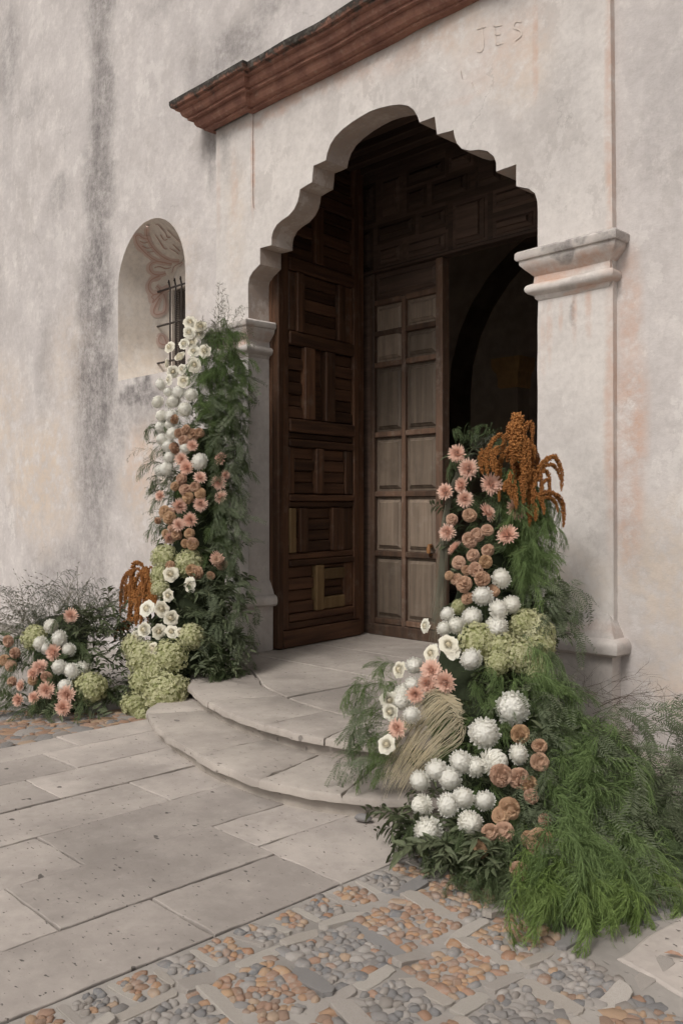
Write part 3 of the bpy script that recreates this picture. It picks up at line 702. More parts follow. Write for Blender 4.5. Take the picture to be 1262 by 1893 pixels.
('L','darkhair',-1.149,-0.346,1.907,-0.83,0.195),
('L','darkhair',-1.131,-0.208,1.876,-0.27,0.194),
('L','darkhair',-1.149,-0.319,1.67,-0.6,0.193),
('L','darkhair',-1.099,-0.332,1.29,-0.02,0.219),
('L','darkhair',-1.063,-0.237,1.377,-0.8,0.166),
('L','darkhair',-1.068,-0.35,1.093,-0.5,0.254),
('L','darkhair',-1.152,-0.427,1.749,-0.18,0.197),
('L','darkhair',-1.142,-0.372,1.412,-0.58,0.185),
('L','darkhair',-1.144,-0.339,1.953,-0.65,0.255),
('L','darkhair',-1.107,-0.356,1.616,0.18,0.218),
('L','darkhair',-1.141,-0.244,1.67,0.11,0.255),
('L','darkhair',-1.045,-0.339,1.176,-0.51,0.162),
('L','darkhair',-1.163,-0.327,1.883,-0.59,0.254),
('L','darkhair',-1.094,-0.266,1.681,0.28,0.184),
('L','darkhair',-1.084,-0.364,1.363,0.54,0.225),
('L','darkhair',-0.997,-0.475,1.01,0.19,0.23),
('L','darkhair',-0.932,-0.443,0.929,1.17,0.174),
('L','darkhair',-1.175,-0.403,1.642,0.07,0.206),
('L','darkhair',-1.149,-0.302,1.735,0.18,0.257),
('L','darkhair',-1.11,-0.372,1.569,-0.83,0.212),
('L','darkhair',-1.111,-0.213,1.452,-0.51,0.233),
('L','darkhair',-1.022,-0.309,1.251,-0.98,0.216),
('L','darkhair',-1.117,-0.311,1.516,-0.3,0.18),
('L','darkhair',-1.095,-0.258,1.548,-0.22,0.217),
('L','darkhair',-1.125,-0.322,1.849,-0.8,0.252),
('L','darkhair',-1.083,-0.303,1.426,-0.1,0.219),
('L','darkhair',-1.039,-0.408,1.221,0.22,0.16),
('L','darkhair',-1.005,-0.365,1.183,0.23,0.186),
('L','darkhair',-1.058,-0.413,1.038,-0.17,0.246),
('L','darkhair',-0.973,-0.381,0.984,-0.34,0.235),
('L','darkhair',-1.097,-0.386,1.361,0.03,0.196),
('L','darkhair',-1.146,-0.387,1.711,-0.62,0.219),
('L','darkhair',-1.107,-0.381,1.32,0.17,0.181),
('L','darkhair',-1.092,-0.308,1.852,-0.01,0.182),
('L','darkhair',-1.098,-0.278,1.49,-0.39,0.259),
('L','darkhair',-1.129,-0.298,1.951,-0.04,0.176),
('L','darkhair',-1.094,-0.294,1.575,-0.69,0.23),
('L','darkhair',-1.038,-0.472,1.188,0.19,0.17),
('L','darkhair',-1.102,-0.259,1.614,0.05,0.205),
('L','darkhair',-1.179,-0.329,1.846,-0.74,0.227),
('L','darkhair',-0.959,-0.431,0.899,-0.92,0.173),
('L','darkhair',-1.033,-0.362,1.192,-0.84,0.207),
('L','darkhair',-1.123,-0.308,1.603,-0.68,0.221),
('L','darkhair',-1.15,-0.375,1.673,-0.49,0.215),
('L','darkhair',-1.142,-0.266,1.67,-0.76,0.259),
('L','darkhair',-0.993,-0.394,1.007,-0.38,0.223),
('L','darkhair',-1.102,-0.27,1.687,-0.96,0.185),
('L','darkhair',-0.945,-0.254,1.144,-1.6,0.254),
('L','darkhair',-0.999,-0.424,0.934,-0.07,0.225),
('L','darkhair',-1.036,-0.372,1.138,-0.54,0.258),
('L','darkhair',-1.053,-0.218,1.779,-0.82,0.191),
('L','darkhair',-1.157,-0.293,1.845,-0.3,0.253),
('L','darkhair',-1.008,-0.353,1.041,-0.05,0.16),
('L','darkhair',-1.047,-0.316,1.323,-0.14,0.163),
('L','darkhair',-1.14,-0.36,1.626,-0.26,0.223),
('L','darkhair',-0.968,-0.528,0.835,0.47,0.256),
('L','darkhair',-1.057,-0.368,1.283,-0.75,0.222),
('L','darkhair',-1.102,-0.333,1.427,-0.49,0.16),
('L','darkhair',-1.077,-0.341,1.513,0.08,0.192),
('L','darkhair',-1.088,-0.357,1.693,-0.89,0.19),
('L','darkhair',-1.024,-0.473,0.941,0.21,0.241),
('L','darkhair',-1.149,-0.413,1.601,-0.16,0.212),
('L','darkhair',-1.094,-0.284,1.971,0.8,0.204),
('L','darkhair',-1.16,-0.33,1.596,-0.59,0.234),
('L','darkhair',-1.117,-0.329,1.741,0.44,0.174),
('L','darkhair',-0.999,-0.452,0.863,-0.16,0.223),
('L','darkhair',-1.131,-0.348,1.88,-0.02,0.187),
('L','darkhair',-1.105,-0.328,1.906,-0.78,0.194),
('L','darkhair',-1.113,-0.378,1.794,0.44,0.167),
('L','darkhair',-1.103,-0.265,1.605,-0.37,0.16),
('L','darkhair',-0.961,-0.428,0.865,-0.39,0.171),
('L','darkhair',-1.092,-0.3,1.468,-1.23,0.239),
('L','darkhair',-1.07,-0.305,1.833,0.47,0.161),
('L','darkhair',-1.106,-0.419,1.245,-0.04,0.212),
('L','darkhair',-1.123,-0.408,1.454,-0.29,0.246),
('L','darkhair',-1.068,-0.312,1.473,0.14,0.258),
('L','darkhair',-1.134,-0.328,1.735,-0.25,0.237),
('L','darkhair',-1.188,-0.306,1.938,-1.26,0.237),
('L','darkhair',-1.151,-0.323,1.65,0.3,0.256),
('L','darkhair',-0.962,-0.425,0.9,0.18,0.192),
('L','darkhair',-1.169,-0.372,1.828,-0.16,0.259),
('L','darkhair',-1.144,-0.36,1.802,-0.39,0.26),
('L','darkhair',-1.039,-0.267,1.31,-0.91,0.23),
('L','pepper',-1.062,-0.354,1.55,-0.48,0.218),
('L','pepper',-0.951,-0.437,1.062,0.32,0.233),
('L','pepper',-1.054,-0.241,1.917,-0.8,0.299),
('L','pepper',-0.985,-0.418,1.302,-0.44,0.206),
('L','pepper',-1.087,-0.273,1.745,0.01,0.236),
('L','pepper',-1.018,-0.296,1.431,-0.82,0.285),
('L','pepper',-0.942,-0.453,0.927,-0.41,0.246),
('L','pepper',-1.004,-0.339,1.189,-0.72,0.228),
('L','pepper',-1.068,-0.383,1.838,-0.63,0.215),
('L','pepper',-1.079,-0.336,1.677,-0.54,0.28),
('L','pepper',-1.126,-0.313,2.012,-0.4,0.214),
('L','pepper',-1.069,-0.371,1.448,-0.6,0.205),
('L','pepper',-1.065,-0.37,1.734,-0.71,0.242),
('L','pepper',-1.009,-0.398,1.192,-0.79,0.244),
('L','pepper',-0.969,-0.476,1.002,-0.15,0.228),
('L','pepper',-1.002,-0.446,1.053,0.04,0.219),
('L','pepper',-1.088,-0.31,2.054,0.18,0.272),
('L','pepper',-1.004,-0.271,1.615,-0.79,0.268),
('L','pepper',-1.033,-0.474,1.353,0.3,0.243),
('L','pepper',-0.99,-0.345,1.24,-0.22,0.253),
('L','pepper',-1.023,-0.409,1.355,0.41,0.271),
('L','pepper',-0.971,-0.338,1.27,-0.86,0.246),
('L','pepper',-1.116,-0.337,1.98,-0.84,0.243),
('L','pepper',-0.915,-0.45,0.967,-0.0,0.211),
('L','pepper',-1.049,-0.339,1.691,0.0,0.266),
('L','pepper',-1.052,-0.347,1.483,-0.22,0.291),
('L','pepper',-0.96,-0.441,1.14,0.08,0.214),
('L','pepper',-1.097,-0.374,1.626,-0.52,0.258),
('L','pepper',-1.079,-0.317,1.999,0.6,0.243),
('L','pepper',-1.023,-0.322,1.302,-0.31,0.266),
('L','leaf',-1.091,-0.592,0.834,-0.88,0.179),
('L','leaf',-1.394,-0.522,1.791,-2.51,0.2),
('L','leaf',-1.229,-0.452,1.311,-0.55,0.217),
('L','leaf',-1.027,-0.405,0.945,0.52,0.188),
('L','leaf',-1.185,-0.4,1.684,-0.95,0.148),
('L','leaf',-1.266,-0.553,1.138,-0.23,0.145),
('L','leaf',-1.087,-0.342,1.157,-0.9,0.216),
('L','leaf',-1.199,-0.394,1.515,-1.09,0.2),
('L','leaf',-1.305,-0.498,1.537,-1.53,0.199),
('L','leaf',-1.09,-0.327,1.331,-0.71,0.15),
('L','leaf',-1.327,-0.535,1.283,-1.56,0.21),
('L','leaf',-1.134,-0.476,1.057,-0.56,0.2),
('L','leaf',-1.278,-0.424,1.843,-1.59,0.175),
('L','leaf',-1.271,-0.606,0.936,-1.08,0.202),
('L','leaf',-1.33,-0.454,1.703,-1.53,0.157),
('L','leaf',-1.189,-0.383,1.847,-0.74,0.195),
('L','leaf',-1.168,-0.34,1.383,-1.0,0.198),
('L','leaf',-1.312,-0.506,1.38,-1.16,0.201),
('L','leaf',-1.166,-0.288,1.646,-0.68,0.175),
('L','leaf',-1.225,-0.586,1.056,-1.82,0.17),
('L','leaf',-1.031,-0.488,0.911,-0.69,0.145),
('L','leaf',-1.028,-0.394,0.854,-0.47,0.197),
('L','leaf',-1.454,-0.507,1.655,-2.12,0.141),
('L','leaf',-1.122,-0.578,0.982,-1.54,0.141),
('L','leaf',-1.14,-0.462,1.239,-1.0,0.182),
('L','leaf',-1.013,-0.435,1.097,0.51,0.143),
('L','leaf',-1.117,-0.367,1.494,-0.79,0.192),
('L','leaf',-1.27,-0.417,1.783,-0.67,0.183),
('L','leaf',-1.196,-0.589,0.8,-1.73,0.195),
('L','leaf',-1.078,-0.422,0.987,-0.33,0.149),
('L','leaf',-1.2,-0.305,1.753,-1.0,0.203),
('L','leaf',-1.218,-0.289,1.93,-1.11,0.2),
('L','leaf',-1.218,-0.546,1.064,-0.73,0.145),
('L','leaf',-1.125,-0.436,1.165,-0.77,0.185),
('L','leaf',-1.368,-0.508,1.441,-1.89,0.199),
('L','leaf',-1.176,-0.523,1.101,-0.6,0.195),
('L','leaf',-1.107,-0.39,1.223,-0.81,0.179),
('L','leaf',-1.097,-0.553,0.788,-0.95,0.162),
('L','leaf',-1.133,-0.546,0.938,-0.45,0.152),
('L','leaf',-1.255,-0.423,1.443,-1.02,0.18),
('L','leaf',-0.941,-0.373,0.777,-0.56,0.171),
('L','leaf',-1.288,-0.427,1.875,-0.48,0.147),
('L','leaf',-1.253,-0.546,1.192,-1.29,0.142),
('L','leaf',-1.416,-0.508,1.721,-1.85,0.167),
('L','leaf',-1.349,-0.461,1.804,-1.6,0.162),
('L','leaf',-1.009,-0.448,0.824,-1.26,0.195),
('L','hair',-1.293,-0.299,2.284,-1.01,0.256),
('L','hair',-1.069,-0.396,0.876,-0.4,0.228),
('L','hair',-1.27,-0.437,1.823,-0.59,0.199),
('L','hair',-1.359,-0.485,1.426,-1.07,0.192),
('L','hair',-1.188,-0.409,1.299,-0.14,0.225),
('L','hair',-1.222,-0.566,1.101,-1.08,0.203),
('L','hair',-1.115,-0.553,0.957,0.02,0.204),
('L','hair',-1.264,-0.447,1.613,-2.3,0.19),
('L','hair',-1.217,-0.46,1.391,-0.49,0.214),
('L','hair',-1.183,-0.295,1.796,-0.89,0.193),
('L','hair',-1.291,-0.333,2.062,-1.32,0.216),
('L','hair',-1.205,-0.358,1.54,-0.86,0.217),
('L','hair',-1.339,-0.442,1.98,-1.8,0.196),
('L','hair',-1.187,-0.332,1.914,-0.59,0.161),
('L','hair',-1.12,-0.424,1.195,-1.26,0.23),
('L','hair',-1.061,-0.417,1.155,-0.51,0.173),
('L','hair',-1.232,-0.558,0.941,-1.3,0.211),
('L','hair',-1.246,-0.335,1.701,-1.16,0.246),
('L','hair',-1.358,-0.377,2.154,-0.99,0.237),
('L','hair',-1.31,-0.537,1.276,-0.47,0.232),
('L','hair',-1.312,-0.382,1.95,-1.15,0.234),
('L','hair',-1.183,-0.284,2.098,-1.61,0.218),
('L','hair',-1.113,-0.43,1.01,-0.0,0.217),
('L','hair',-1.188,-0.405,1.599,-1.8,0.17),
('L','hair',-1.123,-0.316,1.451,-0.87,0.237),
('L','hair',-1.352,-0.444,1.821,-1.49,0.231),
('L','hair',-1.191,-0.547,1.019,-0.39,0.163),
('L','hair',-1.207,-0.584,0.855,-1.13,0.212),
('L','hair',-1.086,-0.525,0.864,-0.3,0.234),
('L','hair',-1.223,-0.388,1.889,-0.8,0.167),
('L','hair',-1.168,-0.582,0.922,-0.34,0.236),
('L','hair',-1.236,-0.267,2.189,-0.88,0.197),
('L','hair',-1.2,-0.443,1.285,-1.02,0.225),
('L','hair',-1.344,-0.47,1.769,-0.46,0.227),
('L','hair',-1.314,-0.485,1.514,-0.17,0.252),
('L','hair',-1.175,-0.312,1.66,-0.6,0.181),
('L','hair',-1.146,-0.282,1.752,-1.12,0.229),
('L','hair',-1.296,-0.35,1.98,-0.69,0.228),
('L','hair',-1.347,-0.464,1.701,0.0,0.203),
('L','hair',-1.207,-0.46,1.135,-1.09,0.259),
('L','hair',-1.311,-0.478,1.548,-0.97,0.209),
('L','hair',-1.08,-0.469,1.085,-0.66,0.184),
('L','hair',-1.262,-0.269,2.373,-0.84,0.201),
('L','hair',-1.324,-0.348,2.223,-1.43,0.186),
('L','hair',-1.175,-0.412,1.458,-0.72,0.246),
('L','hair',-1.144,-0.398,1.37,-0.19,0.19),
('L','hair',-1.202,-0.354,1.748,-0.91,0.174),
('L','hair',-1.197,-0.366,1.609,-0.25,0.248),
('L','hair',-1.091,-0.318,1.202,-1.12,0.183),
('L','hair',-1.169,-0.319,2.02,-0.98,0.173),
('L','darkhair',-1.311,-0.556,1.275,-1.92,0.225),
('L','darkhair',-1.397,-0.437,1.784,-1.83,0.205),
('L','darkhair',-1.388,-0.459,1.503,-1.09,0.278),
('L','darkhair',-1.512,-0.469,1.62,-1.47,0.232),
('L','darkhair',-1.414,-0.542,1.399,-1.52,0.227),
('L','darkhair',-1.298,-0.526,1.13,-0.95,0.289),
('L','darkhair',-1.373,-0.469,1.391,-1.1,0.259),
('L','darkhair',-1.369,-0.473,1.652,-1.06,0.207),
('L','darkhair',-1.465,-0.475,1.719,-1.57,0.206),
('L','darkhair',-1.411,-0.558,1.145,-1.26,0.282),
('L','darkhair',-1.4,-0.49,1.48,-1.52,0.261),
('L','darkhair',-1.267,-0.492,1.218,-1.58,0.268),
('L','darkhair',-1.532,-0.469,1.815,-1.91,0.246),
('L','darkhair',-1.357,-0.496,1.351,-2.0,0.253),
('L','darkhair',-1.265,-0.556,1.077,-1.67,0.249),
('L','darkhair',-1.44,-0.472,1.562,-1.13,0.26),
('L','darkhair',-1.465,-0.489,1.514,-1.79,0.297),
('L','darkhair',-1.331,-0.484,1.306,-1.38,0.255),
('L','wisp',-1.418,-0.567,1.385,-1.55,0.246),
('L','wisp',-1.241,-0.625,1.191,-2.1,0.225),
('L','wisp',-1.382,-0.6,1.603,-2.76,0.317),
('L','wisp',-1.374,-0.545,1.494,-2.32,0.244),
('L','wisp',-1.308,-0.565,1.341,-1.69,0.244),
('L','wisp',-1.25,-0.595,1.11,-1.98,0.258),
('L','wisp',-1.35,-0.53,1.601,-1.35,0.256),
('L','wisp',-1.383,-0.649,1.291,-2.69,0.22),
('L','wisp',-1.318,-0.564,1.283,-1.65,0.26),
('L','wisp',-1.416,-0.591,1.21,-1.53,0.251),
('L','wisp',-1.357,-0.549,1.542,-1.75,0.268),
('L','wisp',-1.312,-0.53,1.408,-1.78,0.246),
('L','leaf',-0.704,-0.8,0.217,-0.31,0.199),
('L','leaf',-0.906,-0.644,0.586,0.01,0.163),
('L','leaf',-0.906,-0.428,0.671,-0.26,0.179),
('L','leaf',-0.809,-0.529,0.456,-0.03,0.244),
('L','leaf',-0.798,-0.697,0.347,-0.54,0.18),
('L','leaf',-0.635,-0.8,0.09,0.36,0.22),
('L','leaf',-0.748,-0.611,0.263,0.29,0.189),
('L','leaf',-0.841,-0.453,0.563,0.01,0.211),
('L','leaf',-0.688,-0.776,0.133,-0.61,0.172),
('L','leaf',-0.828,-0.722,0.453,-0.12,0.176),
('L','leaf',-0.782,-0.536,0.362,0.25,0.251),
('L','leaf',-0.721,-0.519,0.171,-0.67,0.233),
('L','leaf',-0.904,-0.541,0.66,-0.46,0.207),
('L','leaf',-0.803,-0.528,0.503,-1.08,0.202),
('L','leaf',-0.799,-0.639,0.3,-0.04,0.234),
('L','leaf',-0.934,-0.667,0.555,-0.42,0.191),
('L','leaf',-0.685,-0.664,0.112,-0.03,0.236),
('L','leaf',-0.796,-0.568,0.328,-0.11,0.252),
('L','leaf',-0.688,-0.674,0.256,-0.69,0.208),
('L','leaf',-0.891,-0.583,0.593,0.08,0.247),
('L','leaf',-0.767,-0.68,0.277,-0.78,0.233),
('L','leaf',-0.842,-0.551,0.543,0.55,0.204),
('L','leaf',-0.972,-0.535,0.704,-0.82,0.259),
('L','leaf',-0.816,-0.442,0.486,-0.32,0.237),
('L','leaf',-0.789,-0.71,0.402,-0.69,0.218),
('L','leaf',-0.698,-0.727,0.176,0.7,0.178),
('L','leaf',-0.834,-0.422,0.593,-0.82,0.215),
('L','leaf',-0.79,-0.654,0.394,-0.13,0.194),
('L','leaf',-0.972,-0.57,0.633,-0.31,0.244),
('L','leaf',-0.849,-0.603,0.452,-0.59,0.21),
('L','leaf',-0.753,-0.595,0.311,-0.19,0.218),
('L','leaf',-0.904,-0.671,0.515,-0.76,0.166),
('L','leaf',-0.801,-0.566,0.379,-0.36,0.18),
('L','leaf',-0.766,-0.533,0.28,0.11,0.223),
('L','leaf',-0.93,-0.66,0.628,-0.21,0.178),
('L','leaf',-0.917,-0.511,0.728,-0.73,0.166),
('L','leaf',-0.779,-0.71,0.417,-1.78,0.2),
('L','leaf',-0.748,-0.765,0.267,-0.63,0.174),
('L','leaf',-0.626,-0.707,0.148,-0.99,0.198),
('L','leaf',-0.854,-0.699,0.534,0.35,0.23),
('L','leaf',-0.715,-0.563,0.235,0.1,0.244),
('L','leaf',-0.779,-0.668,0.41,-0.72,0.213),
('L','leaf',-0.781,-0.458,0.423,-1.06,0.175),
('L','leaf',-0.821,-0.59,0.434,-0.04,0.203),
('L','leaf',-0.756,-0.719,0.255,-0.03,0.162),
('L','leaf',-0.774,-0.702,0.291,-0.06,0.214),
('L','leaf',-0.922,-0.594,0.649,-0.99,0.245),
('L','leaf',-0.886,-0.416,0.655,-0.01,0.229),
('L','leaf',-0.942,-0.673,0.603,-0.63,0.245),
('L','leaf',-0.778,-0.8,0.293,-0.0,0.252),
('L','leaf',-0.872,-0.658,0.595,0.31,0.226),
('L','leaf',-0.785,-0.686,0.339,-0.15,0.22),
('L','leaf',-0.885,-0.552,0.524,-0.53,0.217),
('L','leaf',-0.853,-0.753,0.4,0.03,0.185),
('L','leaf',-0.68,-0.647,0.169,-0.21,0.182),
('L','leaf',-0.856,-0.729,0.415,0.32,0.216),
('L','leaf',-0.791,-0.488,0.317,-0.03,0.232),
('L','leaf',-0.847,-0.551,0.545,-0.33,0.243),
('L','leaf',-0.768,-0.558,0.466,-0.38,0.17),
('L','leaf',-0.801,-0.646,0.425,-0.33,0.236),
('L','leaf',-0.897,-0.443,0.68,-0.94,0.254),
('L','leaf',-0.821,-0.674,0.51,-0.9,0.183),
('L','leaf',-0.916,-0.464,0.613,-0.04,0.243),
('L','leaf',-0.811,-0.722,0.361,-0.98,0.192),
('L','leaf',-0.931,-0.668,0.573,-0.96,0.213),
('L','leaf',-0.775,-0.587,0.381,0.14,0.245),
('L','leaf',-0.78,-0.486,0.51,-0.79,0.183),
('L','leaf',-0.693,-0.731,0.163,-1.28,0.241),
('L','leaf',-0.636,-0.664,0.123,-0.91,0.183),
('L','leaf',-0.873,-0.679,0.537,-1.29,0.19),
('L','leaf',-0.849,-0.674,0.492,0.02,0.231),
('L','leaf',-0.702,-0.588,0.287,-1.09,0.162),
('L','leaf',-0.736,-0.72,0.195,-0.51,0.245),
('L','leaf',-0.748,-0.609,0.226,0.33,0.259),
('L','leaf',-0.935,-0.596,0.667,-0.48,0.236),
('L','leaf',-0.717,-0.72,0.229,-0.47,0.226),
('L','pepper',-0.833,-0.516,0.693,-0.22,0.261),
('L','pepper',-0.728,-0.45,0.388,-0.9,0.224),
('L','pepper',-0.811,-0.667,0.577,0.42,0.265),
('L','pepper',-0.881,-0.444,0.81,-1.23,0.302),
('L','pepper',-0.78,-0.667,0.449,-0.11,0.248),
('L','pepper',-0.788,-0.515,0.518,0.52,0.236),
('L','pepper',-0.872,-0.475,0.784,0.07,0.236),
('L','pepper',-0.839,-0.625,0.53,-0.3,0.316),
('L','pepper',-0.726,-0.639,0.388,0.07,0.254),
('L','pepper',-0.824,-0.574,0.63,0.12,0.297),
('L','pepper',-0.816,-0.52,0.616,0.46,0.278),
('L','pepper',-0.769,-0.576,0.529,-0.1,0.259),
('L','pepper',-0.852,-0.448,0.731,-0.08,0.209),
('L','pepper',-0.889,-0.575,0.657,-0.36,0.28),
('L','pepper',-0.906,-0.647,0.786,0.42,0.259),
('L','pepper',-0.79,-0.57,0.468,-0.02,0.272),
('L','darkhair',-0.638,-0.767,0.173,-0.3,0.186),
('L','darkhair',-0.723,-0.7,0.365,-0.51,0.203),
('L','darkhair',-0.731,-0.514,0.402,0.63,0.17),
('L','darkhair',-0.699,-0.619,0.251,0.31,0.181),
('L','darkhair',-0.656,-0.663,0.204,-0.31,0.217),
('L','darkhair',-0.77,-0.563,0.381,-0.2,0.19),
('L','darkhair',-0.712,-0.659,0.257,-0.72,0.184),
('L','darkhair',-0.643,-0.52,0.21,-0.45,0.16),
('L','darkhair',-0.659,-0.617,0.213,-0.24,0.193),
('L','darkhair',-0.712,-0.573,0.313,0.17,0.189),
('L','darkhair',-0.727,-0.661,0.333,0.23,0.162),
('L','darkhair',-0.732,-0.649,0.314,-0.64,0.181),
('L','darkhair',-0.758,-0.647,0.382,-0.28,0.192),
('L','darkhair',-0.67,-0.687,0.204,-0.46,0.193),
('L','darkhair',-0.771,-0.466,0.334,0.11,0.194),
('L','darkhair',-0.684,-0.735,0.258,-0.64,0.228),
('L','darkhair',-0.683,-0.691,0.28,0.49,0.169),
('L','darkhair',-0.725,-0.735,0.306,-0.03,0.182),
('L','darkhair',-0.696,-0.543,0.281,1.33,0.198),
('L','darkhair',-0.781,-0.517,0.403,-0.13,0.214),
('L','darkhair',-0.717,-0.603,0.312,0.08,0.175),
('L','darkhair',-0.68,-0.717,0.175,-0.15,0.208),
('L','darkhair',-0.71,-0.705,0.234,0.45,0.198),
('L','darkhair',-0.706,-0.577,0.207,0.48,0.196),
('L','leaf',-1.04,-0.88,0.253,-1.19,0.157),
('L','leaf',-1.164,-0.778,0.531,-2.04,0.149),
('L','leaf',-1.175,-0.854,0.44,-1.5,0.156),
('L','leaf',-0.917,-0.803,0.372,-1.22,0.138),
('L','leaf',-1.079,-0.674,0.668,-1.02,0.127),
('L','leaf',-1.341,-0.795,0.593,-2.01,0.123),
('L','leaf',-0.992,-0.722,0.523,-0.97,0.121),
('L','leaf',-1.288,-0.744,0.626,-1.16,0.138),
('L','leaf',-0.997,-0.863,0.357,-1.31,0.16),
('L','leaf',-0.974,-0.803,0.432,-1.42,0.169),
('L','leaf',-1.11,-0.827,0.449,-1.26,0.133),
('L','leaf',-1.186,-0.9,0.361,-1.55,0.125),
('L','leaf',-1.04,-0.8,0.512,-0.84,0.145),
('L','leaf',-1.036,-0.729,0.577,-1.72,0.156),
('L','leaf',-0.894,-0.839,0.272,-1.17,0.148),
('L','leaf',-1.285,-0.814,0.495,-1.64,0.128),
('L','leaf',-1.182,-0.892,0.253,-1.45,0.173),
('L','leaf',-1.092,-0.745,0.604,-2.18,0.171),
('L','leaf',-0.869,-0.787,0.289,-1.21,0.14),
('L','leaf',-1.139,-0.789,0.56,-0.84,0.145),
('L','leaf',-1.141,-0.911,0.321,-1.63,0.121),
('L','leaf',-1.081,-0.851,0.4,-2.04,0.176),
('L','leaf',-0.97,-0.728,0.357,-0.44,0.176),
('L','leaf',-1.013,-0.976,0.03,-1.13,0.151),
('L','leaf',-0.79,-0.814,0.133,-1.49,0.194),
('L','leaf',-1.221,-0.83,0.313,-1.37,0.169),
('L','leaf',-0.972,-0.636,0.511,0.09,0.172),
('L','leaf',-1.041,-0.76,0.482,-1.17,0.166),
('L','leaf',-1.012,-0.891,0.134,-1.5,0.202),
('L','leaf',-1.012,-0.591,0.634,-1.04,0.15),
('L','leaf',-1.015,-0.771,0.34,-1.68,0.213),
('L','leaf',-0.728,-0.719,0.111,-1.32,0.181),
('L','leaf',-0.891,-0.804,0.249,-0.59,0.159),
('L','leaf',-1.215,-0.886,0.214,-1.59,0.206),
('L','leaf',-1.24,-0.752,0.456,-1.73,0.219),
('L','leaf',-1.057,-0.484,0.749,-0.83,0.203),
('L','leaf',-0.706,-0.816,0.038,-1.17,0.14),
('L','leaf',-1.205,-0.717,0.542,-0.87,0.167),
('L','leaf',-0.874,-0.576,0.366,-1.25,0.199),
('L','leaf',-1.114,-0.679,0.581,-0.03,0.206),
('L','leaf',-0.888,-0.873,0.062,-1.33,0.166),
('L','leaf',-1.041,-0.676,0.505,-0.51,0.147),
('L','leaf',-0.914,-0.729,0.328,0.14,0.216),
('L','leaf',-0.975,-0.856,0.264,-0.52,0.145),
('L','leaf',-1.199,-0.957,0.057,-0.83,0.174),
('L','leaf',-1.118,-0.848,0.302,-0.95,0.143),
('L','leaf',-1.107,-0.878,0.252,-1.51,0.179),
('L','leaf',-1.313,-0.825,0.387,-1.75,0.179),
('L','leaf',-0.892,-0.71,0.288,-0.98,0.166),
('L','leaf',-1.092,-0.768,0.41,-1.23,0.212),
('L','leaf',-1.281,-0.86,0.313,-2.36,0.174),
('L','leaf',-1.018,-0.743,0.438,-0.82,0.182),
('C','grass',-1.632,-1.019,0.381,-0.67,0.497),
('C','grass',-1.713,-1.223,0.36,-1.43,0.403),
('C','grass',-1.968,-1.397,0.395,-1.56,0.308),
('C','grass',-1.908,-0.963,0.492,-0.89,0.496),
('C','grass',-1.955,-1.243,0.466,-1.47,0.364),
('C','grass',-1.783,-1.334,0.313,-1.37,0.368),
('C','grass',-1.72,-0.91,0.453,0.28,0.412),
('C','grass',-1.552,-1.049,0.301,0.53,0.361),
('C','grass',-1.705,-1.175,0.304,-0.39,0.463),
('C','grass',-1.955,-1.188,0.456,-0.44,0.463),
('C','grass',-1.983,-1.385,0.227,-1.22,0.413),
('C','grass',-1.694,-1.264,0.27,-1.54,0.393),
('C','grass',-2.153,-1.261,0.435,-1.44,0.469),
('C','grass',-1.64,-1.198,0.292,-1.06,0.411),
('C','grass',-1.605,-1.145,0.328,-0.4,0.301),
('C','grass',-1.652,-1.021,0.433,0.03,0.31),
('C','grass',-1.8,-1.202,0.444,-0.2,0.36),
('C','grass',-1.888,-1.33,0.287,-1.79,0.486),
('C','grass',-1.884,-1.189,0.445,-1.44,0.349),
('C','grass',-1.562,-1.098,0.299,-0.08,0.447),
('C','grass',-1.668,-0.897,0.455,-1.13,0.436),
('C','grass',-1.699,-1.2,0.434,0.13,0.354),
('C','grass',-1.931,-1.039,0.509,-1.2,0.41),
('C','grass',-1.829,-1.334,0.369,-2.17,0.372),
('C','grass',-1.802,-1.278,0.273,-0.38,0.488),
('C','grass',-1.693,-1.051,0.476,0.53,0.383),
('C','grass',-1.578,-0.84,0.296,-0.38,0.477),
('C','grass',-1.791,-1.071,0.459,-0.21,0.443),
('C','grass',-1.532,-0.978,0.394,0.32,0.387),
('C','grass',-1.648,-1.14,0.399,-1.07,0.382),
('C','grass',-2.054,-1.207,0.459,-2.04,0.487),
('C','grass',-1.554,-0.992,0.368,-0.56,0.367),
('C','grass',-1.907,-1.316,0.249,-1.25,0.459),
('C','grass',-1.993,-1.26,0.419,-1.53,0.43),
('C','greyhair',-1.716,-1.008,0.568,-0.09,0.281),
('C','greyhair',-1.811,-1.304,0.442,-0.89,0.248),
('C','greyhair',-1.6,-1.185,0.397,-0.98,0.306),
('C','greyhair',-1.551,-1.044,0.366,-0.65,0.351),
('C','greyhair',-1.839,-1.089,0.521,-0.39,0.327),
('C','greyhair',-1.915,-1.213,0.52,-0.56,0.243),
('C','greyhair',-1.655,-0.849,0.538,-0.72,0.254),
('C','greyhair',-1.869,-1.399,0.392,-1.46,0.211),
('C','greyhair',-1.986,-1.242,0.513,-1.77,0.294),
('C','greyhair',-1.62,-1.27,0.382,-1.16,0.251),
('C','greyhair',-1.732,-1.156,0.486,-0.82,0.302),
('C','greyhair',-1.535,-0.954,0.438,-0.56,0.347),
('C','greyhair',-1.685,-1.274,0.453,-1.05,0.244),
('C','greyhair',-1.648,-1.007,0.52,-0.86,0.222),
('C','greyhair',-1.468,-1.054,0.35,1.01,0.346),
('C','greyhair',-1.908,-1.344,0.416,-0.69,0.312),
('C','greyhair',-1.611,-1.097,0.479,-0.69,0.227),
('C','greyhair',-1.947,-1.207,0.562,0.16,0.354),
('C','greyhair',-1.51,-1.143,0.34,-1.03,0.31),
('C','greyhair',-1.568,-0.97,0.433,0.49,0.316),
